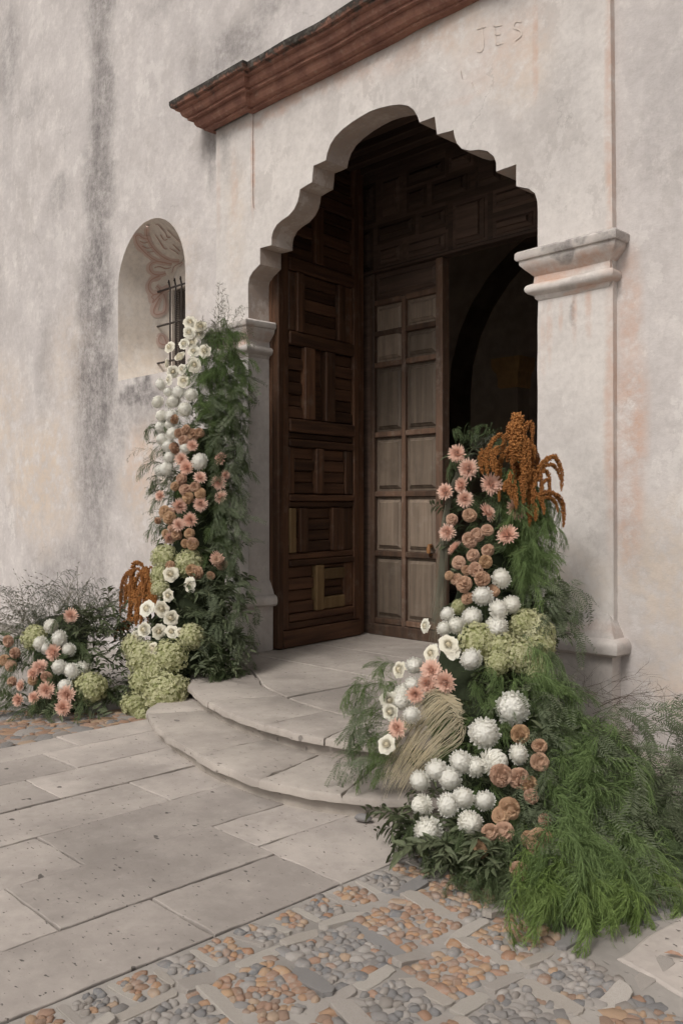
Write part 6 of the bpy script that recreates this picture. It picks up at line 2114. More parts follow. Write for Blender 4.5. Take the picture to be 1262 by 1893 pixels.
('R','leaf',1.83,-1.369,0.062,-0.65,0.13),
('R','leaf',2.001,-1.352,0.03,-1.75,0.149),
('R','leaf',1.838,-1.04,0.195,-0.47,0.155),
('R','leaf',1.714,-1.171,0.162,-1.21,0.174),
('R','leaf',1.768,-1.35,0.06,-1.58,0.121),
('R','leaf',1.545,-1.285,0.094,-0.93,0.125),
('R','leaf',1.738,-1.061,0.24,-0.39,0.155),
('R','leaf',1.682,-1.093,0.281,-0.82,0.128),
('R','leaf',1.876,-0.938,0.26,-1.3,0.141),
('R','leaf',2.056,-1.433,0.03,-1.59,0.134),
('R','leaf',1.889,-1.285,0.084,-1.19,0.127),
('R','leaf',1.611,-1.229,0.131,-1.12,0.153),
('R','leaf',1.374,-1.143,0.312,-1.18,0.123),
('R','leaf',1.581,-1.117,0.268,-1.87,0.172),
('R','leaf',1.719,-1.241,0.151,-1.54,0.122),
('R','leaf',2.084,-1.263,0.03,-1.45,0.151),
('R','leaf',1.632,-1.375,0.03,-1.34,0.172),
('R','leaf',1.541,-1.213,0.246,-0.9,0.132),
('R','leaf',1.78,-1.008,0.298,-1.29,0.151),
('R','leaf',1.991,-1.265,0.036,-0.3,0.169),
('R','leaf',1.872,-1.044,0.134,-0.41,0.174),
('R','leaf',1.82,-1.142,0.151,-0.76,0.166),
('R','leaf',1.933,-1.226,0.086,-1.81,0.122),
('R','leaf',1.576,-1.195,0.189,-2.23,0.123),
('R','hair',1.908,-1.06,0.256,-0.42,0.19),
('R','hair',1.942,-1.44,0.097,-0.47,0.169),
('R','hair',1.573,-1.145,0.396,-1.5,0.145),
('R','hair',1.731,-0.932,0.382,-0.52,0.185),
('R','hair',2.107,-1.394,0.091,-0.16,0.172),
('R','hair',1.726,-1.232,0.239,-1.55,0.184),
('R','hair',1.882,-1.252,0.22,-1.05,0.193),
('R','hair',1.649,-1.222,0.276,-1.62,0.181),
('R','hair',2.045,-1.303,0.147,-1.74,0.19),
('R','hair',1.694,-1.149,0.325,-0.81,0.186),
('R','hair',1.785,-1.374,0.174,-0.45,0.15),
('R','hair',1.695,-1.2,0.272,-0.36,0.213),
('R','hair',1.87,-1.372,0.12,-1.1,0.143),
('R','hair',1.764,-0.883,0.426,-0.42,0.212),
('R','hair',1.94,-1.224,0.175,0.38,0.216),
('R','hair',1.79,-1.044,0.312,-1.3,0.198),
('R','hair',1.888,-1.405,0.056,-1.35,0.19),
('R','hair',2.066,-1.294,0.117,-1.38,0.153),
('R','hair',1.773,-1.025,0.362,-1.3,0.18),
('R','hair',1.843,-1.002,0.306,-0.95,0.207),
('R','hair',1.603,-1.105,0.388,-1.23,0.173),
('R','hair',2.069,-1.443,0.09,-0.12,0.195),
('R','hair',2.051,-1.463,0.065,-1.21,0.145),
('R','hair',1.882,-1.317,0.148,-0.44,0.174),
('R','hair',1.821,-0.938,0.352,-0.68,0.172),
('R','hair',1.873,-1.163,0.224,-0.38,0.2),
('R','hair',1.585,-1.204,0.336,-0.46,0.14),
('R','hair',1.784,-1.152,0.256,-1.02,0.209),
('R','hair',2.035,-1.233,0.163,-0.62,0.214),
('R','hair',1.533,-1.161,0.351,-1.2,0.165),
('R','hair',1.724,-1.185,0.303,-1.71,0.21),
('R','hair',1.831,-1.278,0.22,-1.33,0.216),
('R','hair',1.679,-1.019,0.386,-1.16,0.141),
('R','hair',1.937,-1.221,0.153,-0.89,0.187),
('R','twig',1.744,-0.382,0.338,-0.58,0.257),
('R','twig',1.809,-0.215,0.194,0.05,0.333),
('R','twig',1.717,-0.194,0.331,0.63,0.36),
('R','twig',1.615,-0.51,0.365,0.13,0.411),
('R','twig',1.766,-0.32,0.274,0.27,0.317),
('R','twig',1.737,-0.498,0.259,-0.13,0.414),
('R','twig',1.803,-0.459,0.244,0.18,0.263),
('R','twig',1.717,-0.379,0.361,0.84,0.323),
('R','twig',1.803,-0.372,0.2,0.68,0.377),
('R','twig',1.635,-0.339,0.371,-0.22,0.355),
('R','twig',1.726,-0.313,0.295,-0.24,0.344),
('R','twig',1.7,-0.22,0.303,-0.17,0.365),
('R','twig',1.734,-0.261,0.323,0.94,0.344),
('R','twig',1.767,-0.345,0.233,0.08,0.351),
('R','twig',1.648,-0.518,0.334,0.28,0.406)]
CORES={'L':[(-1.328,-0.179,2.78,0.161),(-1.365,-0.2,2.551,0.195),(-1.312,-0.334,1.386,0.224),(-1.216,-0.449,0.826,0.229),(-1.096,-0.599,0.479,0.262),(-0.987,-0.716,0.149,0.284),(-0.851,-0.85,-0.12,0.256)],'C':[(-2.088,-0.982,0.77,0.335),(-1.939,-1.059,0.555,0.327),(-1.774,-1.162,0.467,0.317),(-1.567,-1.286,0.146,0.304),(-1.319,-1.429,-0.12,0.29)],'R':[(1.239,-0.328,1.725,0.142),(1.261,-0.359,1.614,0.156),(1.317,-0.458,1.084,0.181),(1.364,-0.566,0.707,0.246),(1.406,-0.665,0.471,0.318),(1.44,-0.711,0.359,0.363),(1.591,-0.818,0.166,0.381),(1.763,-0.946,0.004,0.371),(1.948,-1.125,-0.113,0.344),(2.171,-1.309,-0.185,0.286),(2.316,-1.441,-0.2,0.25)]}
TASSELS=[('R',[[1.505,-0.628,1.605],[1.498,-0.603,1.646],[1.504,-0.585,1.657],[1.518,-0.597,1.616],[1.535,-0.621,1.536]],0.0507),
('R',[[1.532,-0.65,1.486],[1.512,-0.639,1.575],[1.507,-0.607,1.626],[1.525,-0.624,1.565],[1.538,-0.643,1.477]],0.0449),
('R',[[1.54,-0.612,1.536],[1.533,-0.568,1.617],[1.539,-0.534,1.633],[1.552,-0.542,1.597],[1.56,-0.557,1.547]],0.0255),
('R',[[1.553,-0.615,1.477],[1.543,-0.6,1.546],[1.546,-0.587,1.556],[1.559,-0.59,1.497],[1.574,-0.603,1.409],[1.582,-0.606,1.37]],0.0308),
('R',[[1.443,-0.738,1.477],[1.452,-0.711,1.545],[1.473,-0.683,1.575],[1.485,-0.675,1.565],[1.493,-0.679,1.535]],0.0225),
('R',[[1.42,-0.74,1.507],[1.416,-0.748,1.487],[1.427,-0.758,1.438],[1.439,-0.765,1.399]],0.0252),
('R',[[1.437,-0.731,1.511],[1.438,-0.741,1.477],[1.451,-0.75,1.428],[1.462,-0.756,1.389]],0.0251),
('R',[[1.458,-0.719,1.506],[1.466,-0.73,1.457],[1.477,-0.74,1.408]],0.0251),
('R',[[1.506,-0.68,1.496],[1.509,-0.668,1.515],[1.522,-0.661,1.496],[1.531,-0.674,1.437]],0.0251),
('R',[[1.536,-0.657,1.457],[1.544,-0.634,1.477],[1.558,-0.621,1.448],[1.57,-0.631,1.379],[1.581,-0.639,1.321]],0.0334),
('R',[[1.534,-0.686,1.398],[1.536,-0.697,1.369],[1.546,-0.704,1.321],[1.555,-0.708,1.283]],0.0277),
('R',[[1.551,-0.678,1.36],[1.556,-0.689,1.321],[1.568,-0.693,1.273],[1.572,-0.7,1.245]],0.0276),
('R',[[1.561,-0.651,1.379],[1.572,-0.65,1.341],[1.58,-0.653,1.302],[1.586,-0.662,1.264]],0.025),
('R',[[1.561,-0.592,1.487],[1.563,-0.561,1.527],[1.57,-0.554,1.508],[1.576,-0.56,1.468]],0.0198),
('R',[[1.574,-0.603,1.409],[1.584,-0.575,1.409],[1.591,-0.577,1.37],[1.595,-0.592,1.331]],0.0224),
('R',[[1.59,-0.55,1.41],[1.589,-0.531,1.44],[1.595,-0.471,1.471],[1.6,-0.425,1.477],[1.609,-0.403,1.433],[1.616,-0.399,1.383],[1.623,-0.416,1.323]],0.0259),
('R',[[1.595,-0.54,1.4],[1.595,-0.506,1.435],[1.601,-0.462,1.441],[1.608,-0.428,1.422],[1.617,-0.414,1.373]],0.0201),
('R',[[1.596,-0.559,1.371],[1.596,-0.524,1.41],[1.603,-0.492,1.401],[1.613,-0.497,1.342],[1.617,-0.513,1.303]],0.0198),
('R',[[1.603,-0.552,1.341],[1.605,-0.512,1.371],[1.61,-0.493,1.362],[1.618,-0.496,1.313]],0.017),
('R',[[1.602,-0.586,1.302],[1.612,-0.532,1.312],[1.621,-0.475,1.308],[1.628,-0.432,1.283],[1.634,-0.416,1.244],[1.642,-0.423,1.185],[1.646,-0.434,1.155]],0.0257),
('R',[[1.608,-0.578,1.283],[1.619,-0.508,1.293],[1.628,-0.469,1.264],[1.635,-0.461,1.224]],0.0199),
('R',[[1.594,-0.608,1.312],[1.607,-0.575,1.293],[1.618,-0.558,1.254],[1.625,-0.559,1.215]],0.0224),
('R',[[1.605,-0.606,1.264],[1.614,-0.603,1.225],[1.618,-0.617,1.187]],0.0222),
('R',[[1.528,-0.727,1.321],[1.528,-0.711,1.36],[1.536,-0.705,1.35],[1.544,-0.716,1.302]],0.0221),
('R',[[1.596,-0.542,1.39],[1.604,-0.546,1.341],[1.608,-0.56,1.302]],0.0197),
('R',[[1.588,-0.607,1.341],[1.598,-0.596,1.312],[1.602,-0.618,1.264]],0.0251),
('R',[[1.503,-0.659,1.555],[1.496,-0.64,1.605],[1.499,-0.62,1.626],[1.515,-0.643,1.555],[1.522,-0.661,1.496]],0.0393),
('R',[[1.481,-0.709,1.486],[1.472,-0.706,1.516],[1.469,-0.718,1.486],[1.483,-0.729,1.427],[1.491,-0.736,1.389]],0.0251),
('L',[[-1.325,-0.898,0.579],[-1.428,-0.833,0.716],[-1.497,-0.777,0.845],[-1.449,-0.772,0.865],[-1.392,-0.772,0.85],[-1.378,-0.781,0.821]],0.0392),
('L',[[-1.321,-0.884,0.608],[-1.402,-0.818,0.747],[-1.367,-0.787,0.807],[-1.297,-0.788,0.796],[-1.193,-0.81,0.73],[-1.106,-0.849,0.637]],0.0376),
('L',[[-1.302,-0.861,0.652],[-1.336,-0.806,0.765],[-1.299,-0.795,0.781],[-1.195,-0.826,0.701],[-1.107,-0.865,0.609]],0.0376),
('L',[[-1.317,-0.869,0.637],[-1.407,-0.832,0.717],[-1.47,-0.837,0.706],[-1.439,-0.867,0.642],[-1.4,-0.901,0.573]],0.0345),
('L',[[-1.268,-0.866,0.64],[-1.306,-0.825,0.723],[-1.252,-0.842,0.684],[-1.17,-0.884,0.591],[-1.141,-0.91,0.538]],0.0417),
('L',[[-1.265,-0.851,0.669],[-1.236,-0.817,0.727],[-1.164,-0.829,0.689],[-1.073,-0.874,0.584]],0.0332),
('L',[[-1.271,-0.881,0.612],[-1.363,-0.875,0.626],[-1.428,-0.887,0.6],[-1.422,-0.908,0.557]],0.0302),
('L',[[-1.285,-0.889,0.597],[-1.231,-0.913,0.545],[-1.194,-0.944,0.478]],0.0376),
('L',[[-1.214,-0.882,0.602],[-1.173,-0.907,0.549],[-1.156,-0.934,0.495]],0.0375),
('L',[[-1.197,-0.842,0.673],[-1.137,-0.871,0.607],[-1.109,-0.897,0.554]],0.0374),
('L',[[-1.358,-0.879,0.62],[-1.327,-0.905,0.565],[-1.286,-0.939,0.498],[-1.262,-0.961,0.444]],0.0337),
('L',[[-1.209,-0.919,0.533],[-1.286,-0.939,0.498],[-1.36,-0.953,0.463],[-1.389,-0.969,0.418],[-1.38,-0.991,0.362]],0.034),
('L',[[-1.222,-0.927,0.518],[-1.293,-0.951,0.469],[-1.333,-0.969,0.423],[-1.319,-0.985,0.383]],0.0338),
('L',[[-1.32,-0.834,0.708],[-1.302,-0.861,0.652],[-1.228,-0.899,0.573]],0.0422),
('L',[[-1.304,-0.822,0.7],[-1.337,-0.779,0.789],[-1.288,-0.78,0.778],[-1.207,-0.808,0.706],[-1.169,-0.829,0.658]],0.0178),
('L',[[-1.232,-0.824,0.721],[-1.308,-0.786,0.808],[-1.317,-0.794,0.793],[-1.277,-0.829,0.718],[-1.145,-0.913,0.54]],0.0212),
('L',[[-1.395,-0.829,0.715],[-1.509,-0.789,0.801],[-1.563,-0.796,0.783],[-1.552,-0.831,0.705],[-1.467,-0.886,0.592]],0.0236),
('L',[[-1.246,-0.816,0.747],[-1.327,-0.779,0.834],[-1.342,-0.787,0.82],[-1.306,-0.823,0.744],[-1.27,-0.848,0.691]],0.024),
('L',[[-1.304,-0.84,0.652],[-1.346,-0.798,0.74],[-1.307,-0.801,0.728],[-1.233,-0.832,0.657],[-1.101,-0.912,0.478]],0.0204),
('L',[[-1.352,-0.871,0.627],[-1.429,-0.83,0.713],[-1.432,-0.837,0.699],[-1.383,-0.872,0.625],[-1.267,-0.942,0.479]],0.0195),
('L',[[-1.233,-0.856,0.7],[-1.268,-0.813,0.788],[-1.222,-0.815,0.776],[-1.144,-0.843,0.705],[-1.05,-0.899,0.581]],0.0201),
('L',[[-1.359,-0.863,0.704],[-1.474,-0.823,0.789],[-1.527,-0.829,0.772],[-1.516,-0.864,0.694],[-1.369,-0.955,0.511]],0.0226),
('L',[[-1.153,-0.858,0.637],[-1.246,-0.824,0.721],[-1.281,-0.835,0.705],[-1.26,-0.872,0.63],[-1.214,-0.904,0.563]],0.0235),
('L',[[-1.384,-0.85,0.709],[-1.482,-0.81,0.796],[-1.511,-0.816,0.78],[-1.482,-0.852,0.703],[-1.362,-0.926,0.552]],0.0214),
('L',[[-1.227,-0.801,0.754],[-1.254,-0.757,0.843],[-1.204,-0.754,0.831],[-1.126,-0.779,0.759],[-1.007,-0.851,0.591]],0.0176),
('L',[[-1.244,-0.83,0.751],[-1.28,-0.787,0.84],[-1.236,-0.788,0.828],[-1.159,-0.817,0.756],[-1.021,-0.902,0.567]],0.0191),
('L',[[-1.278,-0.836,0.74],[-1.389,-0.799,0.826],[-1.443,-0.808,0.809],[-1.435,-0.844,0.731],[-1.302,-0.929,0.558]],0.0198),
('R',[[1.54,-0.601,1.365],[1.535,-0.578,1.425],[1.542,-0.567,1.417],[1.554,-0.569,1.361],[1.584,-0.611,1.162]],0.0327),
('R',[[1.489,-0.619,1.377],[1.49,-0.592,1.436],[1.502,-0.574,1.429],[1.519,-0.57,1.372],[1.532,-0.583,1.297]],0.0341),
('R',[[1.503,-0.526,1.466],[1.502,-0.495,1.528],[1.512,-0.47,1.521],[1.527,-0.461,1.463],[1.541,-0.478,1.366]],0.0263),
('R',[[1.474,-0.604,1.526],[1.478,-0.572,1.587],[1.495,-0.546,1.58],[1.515,-0.535,1.522],[1.532,-0.554,1.414]],0.0269),
('R',[[1.517,-0.582,1.496],[1.516,-0.554,1.557],[1.526,-0.534,1.55],[1.54,-0.529,1.492],[1.56,-0.554,1.363]],0.0305),
('R',[[1.494,-0.57,1.524],[1.473,-0.576,1.584],[1.456,-0.601,1.576],[1.451,-0.63,1.518],[1.458,-0.647,1.455]],0.0267),
('R',[[1.486,-0.645,1.457],[1.483,-0.625,1.516],[1.491,-0.616,1.509],[1.506,-0.621,1.452],[1.524,-0.645,1.339]],0.0257),
('R',[[1.506,-0.608,1.439],[1.485,-0.613,1.498],[1.467,-0.638,1.491],[1.461,-0.666,1.434],[1.485,-0.704,1.274]],0.0235),
('R',[[1.512,-0.6,1.374],[1.507,-0.579,1.434],[1.514,-0.571,1.427],[1.526,-0.575,1.369],[1.54,-0.593,1.282]],0.0274)]
FRESCO=[[[-2.874,0.52,3.767,0.0,-1.0,0.0],[-2.955,0.52,3.822,0.0,-1.0,0.0],[-3.055,0.52,3.875,0.0,-1.0,0.0],[-3.191,0.52,3.914,0.0,-1.0,0.0],[-3.313,0.52,3.918,0.0,-1.0,0.0],[-2.677,0.075,3.617,0.22,-0.29,-0.93],[-2.785,0.135,3.566,0.37,-0.28,-0.89],[-2.848,0.227,3.506,0.5,-0.26,-0.82],[-2.877,0.329,3.456,0.63,-0.24,-0.74],[-2.874,0.422,3.428,0.63,-0.24,-0.74],[-2.84,0.497,3.426,0.5,-0.26,-0.82]],[[-2.571,0.113,3.61,-0.07,-0.33,-0.94],[-2.625,0.218,3.575,0.07,-0.31,-0.95],[-2.666,0.261,3.558,0.07,-0.31,-0.95],[-2.636,0.277,3.555,0.07,-0.31,-0.95]],[[-2.724,0.175,3.575,0.22,-0.29,-0.93],[-2.764,0.246,3.541,0.37,-0.28,-0.89],[-2.804,0.318,3.502,0.37,-0.28,-0.89],[-2.792,0.342,3.499,0.37,-0.28,-0.89]],[[-2.686,0.207,3.573,0.22,-0.29,-0.93],[-2.724,0.267,3.545,0.22,-0.29,-0.93],[-2.689,0.28,3.55,0.22,-0.29,-0.93]],[[-2.555,0.194,3.581,-0.07,-0.33,-0.94],[-2.591,0.278,3.554,-0.07,-0.33,-0.94],[-2.627,0.365,3.527,0.07,-0.31,-0.95]],[[-2.452,0.166,3.569,-0.36,-0.35,-0.86],[-2.238,0.094,3.468,0.7,0.38,0.6],[-2.238,0.138,3.44,0.7,0.38,0.6]],[[-2.773,0.356,3.503,0.37,-0.28,-0.89],[-2.773,0.409,3.486,0.37,-0.28,-0.89],[-2.779,0.455,3.469,0.37,-0.28,-0.89]],[[-2.711,0.347,3.523,0.22,-0.29,-0.93],[-2.742,0.441,3.486,0.22,-0.29,-0.93]],[[-2.634,0.328,3.539,0.07,-0.31,-0.95],[-2.184,0.102,3.396,0.79,0.38,0.48]],[[-2.808,0.161,3.549,0.37,-0.28,-0.89],[-2.824,0.12,3.554,0.5,-0.26,-0.82],[-2.821,0.078,3.569,0.37,-0.28,-0.89],[-2.848,0.065,3.557,0.5,-0.26,-0.82],[-2.894,0.108,3.514,0.63,-0.24,-0.74],[-2.917,0.188,3.468,0.63,-0.24,-0.74],[-2.93,0.278,3.428,0.63,-0.24,-0.74],[-2.922,0.347,3.412,0.63,-0.24,-0.74],[-2.895,0.436,3.405,0.63,-0.24,-0.74]],[[-2.861,0.113,3.534,0.5,-0.26,-0.82],[-2.858,0.151,3.524,0.5,-0.26,-0.82],[-2.823,0.181,3.536,0.5,-0.26,-0.82]],[[-2.89,0.15,3.504,0.63,-0.24,-0.74],[-2.883,0.197,3.494,0.5,-0.26,-0.82],[-2.85,0.233,3.503,0.5,-0.26,-0.82]],[[-2.909,0.213,3.467,0.63,-0.24,-0.74],[-2.874,0.264,3.478,0.5,-0.26,-0.82]],[[-2.602,0.103,3.615,0.07,-0.31,-0.95],[-2.562,0.107,3.611,-0.07,-0.33,-0.94]],[[-2.889,0.454,3.405,0.63,-0.24,-0.74],[-2.929,0.33,3.41,0.74,-0.23,-0.63],[-2.967,0.282,3.383,0.74,-0.23,-0.63],[-2.992,0.289,3.344,0.83,-0.21,-0.51],[-2.999,0.332,3.315,0.83,-0.21,-0.51],[-2.986,0.387,3.313,0.83,-0.21,-0.51],[-2.962,0.436,3.333,0.83,-0.21,-0.51]],[[-2.97,0.324,3.364,0.74,-0.23,-0.63],[-2.948,0.363,3.376,0.74,-0.23,-0.63],[-2.939,0.421,3.367,0.74,-0.23,-0.63],[-2.916,0.46,3.379,0.74,-0.23,-0.63]],[[-2.99,0.39,3.307,0.83,-0.21,-0.51],[-3.023,0.326,3.265,0.91,-0.2,-0.38],[-3.044,0.307,3.211,0.96,-0.19,-0.23],[-3.05,0.321,3.169,0.98,-0.18,-0.08],[-3.045,0.36,3.142,0.98,-0.18,-0.08],[-3.035,0.408,3.162,0.98,-0.18,-0.08],[-3.027,0.413,3.198,0.96,-0.19,-0.23],[-3.028,0.381,3.22,0.96,-0.19,-0.23]],[[-3.046,0.361,3.137,0.98,-0.18,-0.08],[-3.051,0.342,3.117,0.98,-0.18,-0.08],[-3.048,0.362,3.097,0.98,-0.17,-0.0],[-3.05,0.352,3.068,0.98,-0.17,-0.0],[-3.04,0.4,3.124,0.98,-0.18,-0.08],[-3.022,0.453,3.185,0.96,-0.19,-0.23],[-3.003,0.495,3.226,0.91,-0.2,-0.38]],[[-3.027,0.456,3.159,0.98,-0.18,-0.08],[-3.027,0.478,3.089,0.98,-0.17,-0.0],[-3.029,0.468,3.004,0.98,-0.17,-0.0],[-3.041,0.4,2.968,0.98,-0.17,-0.0],[-3.048,0.362,2.982,0.98,-0.17,-0.0],[-3.045,0.376,3.039,0.98,-0.17,-0.0],[-3.037,0.419,3.118,0.98,-0.18,-0.08]],[[-3.04,0.409,2.757,0.98,-0.17,-0.0],[-3.038,0.419,2.712,0.98,-0.17,-0.0],[-3.028,0.477,2.708,0.98,-0.17,-0.0],[-3.03,0.462,2.767,0.98,-0.17,-0.0],[-3.036,0.428,2.787,0.98,-0.17,-0.0],[-3.04,0.409,2.757,0.98,-0.17,-0.0]],[[-2.94,0.486,3.342,0.74,-0.23,-0.63],[-2.898,0.481,3.388,0.63,-0.24,-0.74],[-2.856,0.507,3.413,0.5,-0.26,-0.82],[-2.811,0.52,3.415,0.0,-1.0,0.0]],[[-2.859,0.52,3.379,0.0,-1.0,0.0],[-2.803,0.52,3.405,0.0,-1.0,0.0]]]
TRESS=[[[1.601,-1.172,0.479],[1.502,-1.182,0.492],[1.448,-1.271,0.404],[1.443,-1.374,0.268],[1.462,-1.445,0.157],[1.524,-1.492,0.093]],[[1.644,-1.183,0.455],[1.588,-1.2,0.459],[1.553,-1.292,0.371],[1.537,-1.394,0.248],[1.519,-1.456,0.151],[1.598,-1.502,0.097]],[[1.677,-1.219,0.412],[1.65,-1.232,0.41],[1.63,-1.318,0.332],[1.591,-1.402,0.239],[1.569,-1.461,0.153],[1.643,-1.491,0.122]],[[1.628,-1.181,0.463],[1.547,-1.194,0.474],[1.498,-1.279,0.391],[1.492,-1.385,0.258],[1.501,-1.468,0.128],[1.568,-1.509,0.081]],[[1.708,-1.245,0.38],[1.72,-1.28,0.346],[1.679,-1.345,0.298],[1.629,-1.403,0.237],[1.612,-1.465,0.154]]]
REEDS=[[[1.227,-0.706,1.368],[1.206,-0.744,1.191],[1.265,-0.844,0.946],[1.381,-1.038,0.635]],[[1.212,-0.712,1.343],[1.211,-0.766,1.09],[1.284,-0.893,0.852],[1.353,-1.042,0.632]],[[1.255,-0.693,1.419],[1.213,-0.728,1.267],[1.265,-0.831,0.97],[1.412,-1.032,0.638]]]
# ================================================================== the setting: ground, paving, cobbles, steps
g = pydata('ground', [(-60, -60, -.05), (60, -60, -.05), (60, 60, -.05), (-60, 60, -.05)], [(0, 1, 2, 3)])
tag(link('ground', g, M_mortar), kind='structure')

def rough_poly(pts, step=.05, jit=.004, seed=0):
    """walk a closed outline in small steps and wobble it, for broken stone edges"""
    o = []; n = len(pts)
    for i in range(n):
        a, b = Vector(pts[i]), Vector(pts[(i + 1) % n]); L = (b - a).length; m = max(1, int(L / step)); d = (b - a).normalized() if L > 1e-6 else Vector((1, 0)); nn = Vector((d.y, -d.x))
        for k in range(m):
            p = a.lerp(b, k / m)
            w = noise.noise(Vector((p.x * 9 + seed, p.y * 9, seed))) * jit + noise.noise(Vector((p.x * 31 + seed, p.y * 31, 3))) * jit * .6
            o.append(p + nn * w)
    return o
def offset_in(P, d):
    n = len(P); area = sum(P[i].x * P[(i + 1) % n].y - P[(i + 1) % n].x * P[i].y for i in range(n)); sg = 1 if area > 0 else -1; o = []
    for i in range(n):
        e1 = (P[i] - P[i - 1]); e2 = (P[(i + 1) % n] - P[i]); e1 = e1.normalized() if e1.length > 1e-7 else Vector((1, 0)); e2 = e2.normalized() if e2.length > 1e-7 else e1
        n1 = Vector((-e1.y, e1.x)) * sg; n2 = Vector((-e2.y, e2.x)) * sg; m = n1 + n2; m = m / max(.5, m.dot(n1)) if m.length > .1 else n1
        o.append(P[i] + m * d)
    return o
def slab_mesh(name, pts, z0, z1, ch=.006, jit=.004, step=.06, seed=0, tilt=(0, 0)):
    P = rough_poly(pts, step, jit, seed); Q = offset_in(P, ch); Q2 = offset_in(P, ch * .3); n = len(P)
    cx = sum(p.x for p in P) / n; cy = sum(p.y for p in P) / n
    zt = lambda p, z: z + (p.x - cx) * tilt[0] + (p.y - cy) * tilt[1]
    v = [(p.x, p.y, z0) for p in P] + [(p.x, p.y, zt(p, z1 - ch * 1.1)) for p in P] + [(p.x, p.y, zt(p, z1 - ch * .3)) for p in Q2] + [(p.x, p.y, zt(p, z1)) for p in Q]
    f = []
    for r in range(3):
        for i in range(n): j = (i + 1) % n; f.append((r * n + i, r * n + j, (r + 1) * n + j, (r + 1) * n + i))
    f.append(tuple(3 * n + i for i in range(n)))
    bm = bmesh.new(); me = pydata(name, v, f); bm.from_mesh(me); bmesh.ops.triangulate(bm, faces=[q for q in bm.faces if len(q.verts) > 4]); bmesh.ops.recalc_face_normals(bm, faces=bm.faces[:]); bm.to_mesh(me); bm.free()
    return me

bed = pydata('paving', [(-.70, -6, -.03), (1.75, -6, -.03), (1.75, .2, -.03), (-.70, .2, -.03)], [(0, 1, 2, 3)])
paving = tag(link('paving', bed, M_joint), kind='structure')
X = [-.68, -.42, -.065, .287, .637, 1.01, 1.40, 1.747]
RECT = []
def course(i, ys):
    for a, b in zip(ys[:-1], ys[1:]): RECT.append((X[i], X[i + 1], a, b))
course(0, [-5.2, -3.5, -2.5, -1.75, -.9]); course(1, [-5.2, -4.0, -2.95, -1.95, -.9]); course(2, [-5.2, -3.5, -2.205, -.9]); course(3, [-5.2, -3.9, -2.75, -1.88, -.9])
course(4, [-5.2, -3.7, -2.48, -.9]); course(5, [-5.2, -4.1, -2.765, -1.94]); course(6, [-5.2, -3.8, -2.46, -1.94])
RECT += [(1.01, 1.297, -1.94, -.9), (1.297, 1.747, -1.94, -.7)]
for k, (x0, x1, y0, y1) in enumerate(RECT):
    gp = random.uniform(.002, .005); s = random.uniform(-.004, .004)
    pts = [(x0 + gp, y0 + gp), (x1 - gp, y0 + gp + s), (x1 - gp, y1 - gp + s), (x0 + gp, y1 - gp)]
    me = slab_mesh('slab', pts, -.05, random.uniform(-.004, .003), .0035, .007, .035, k * 3.1, (random.uniform(-.006, .006), random.uniform(-.003, .003)))
    link('paving_slab', me, M_slab, paving)
me = slab_mesh('slab', [(2.63, -1.74), (3.0, -1.84), (3.9, -2.05), (3.9, -.6), (2.66, -.6)], -.05, .004, .012, .012, .06, 77)
side_paving = tag(link('side_paving', me, M_slab), kind='structure')

# ---- cobble mosaic right of the paving, and the rubble strip left of it
cb = pydata('cobble_pavement', [(1.752, -6, -.003), (6, -6, -.003), (6, .2, -.003), (1.752, .2, -.003)], [(0, 1, 2, 3)])
cobbles = tag(link('cobble_pavement', cb, M_mortar), kind='structure')
def pebble_mesh(seed, seg=7, rings=5, boxy=0.):
    r = random.Random(seed); v = [(0, 0, 1)]; f = []
    for i in range(1, rings):
        th = math.pi * i / rings
        for j in range(seg):
            ph = 2 * math.pi * (j + .5 * (i % 2)) / seg; v.append((math.sin(th) * math.cos(ph), math.sin(th) * math.sin(ph), math.cos(th)))
    v.append((0, 0, -1)); last = len(v) - 1
    for j in range(seg): f.append((0, 1 + j, 1 + (j + 1) % seg)); f.append((last, 1 + (rings - 2) * seg + (j + 1) % seg, 1 + (rings - 2) * seg + j))
    for i in range(rings - 2):
        for j in range(seg):
            a, b, c, d = 1 + i * seg + j, 1 + i * seg + (j + 1) % seg, 1 + (i + 1) * seg + (j + 1) % seg, 1 + (i + 1) * seg + j; f.append((a, d, c, b))
    sx = Vector((r.uniform(0, 9), r.uniform(0, 9), r.uniform(0, 9))); o = []
    for p in v:
        q = Vector(p); k = 1 + .34 * noise.noise(q * 1.2 + sx) + .12 * noise.noise(q * 3 + sx)
        e = 1 - boxy * .55; q = Vector([math.copysign(abs(c) ** e, c) for c in q]) * k; o.append(q)
    me = pydata('pebble', o, f); me.shade_smooth(); return me
PEB = {'o': [], 'g': [], 'l': [], 'd': []}
for i in range(12):
    for k, m in (('o', M_peb_o), ('g', M_peb_g)):
        me = pebble_mesh(i * 5 + (k == 'g') * 100, boxy=.2 + .5 * (i % 3) / 2); me.materials.append(m); PEB[k].append(me)
for i in range(5):
    for k, m in (('l', M_band_l), ('d', M_band_d)):
        me = slab_mesh('edging', [(-1, -.7 - .3 * random.random()), (0, -1), (.9, -.6 - .4 * random.random()), (1, random.uniform(-.3, .3)), (.92, .55 + .4 * random.random()), (.1, 1), (-.85, .6 + .4 * random.random()), (-1, .1)], -1., .8, .13, .08, .25, i * 3.3 + (k == 'd') * 17); me.materials.append(m); PEB[k].append(me)
STONES = []   # (kind, x, y, a, b, h, rot)
def long_stone(p, q, w, kind, h=.010):
    L = math.dist(p, q); STONES.append((kind, (p[0] + q[0]) / 2, (p[1] + q[1]) / 2, L / 2 * 1.02, w / 2, h, math.atan2(q[1] - p[1], q[0] - p[0]), 1))
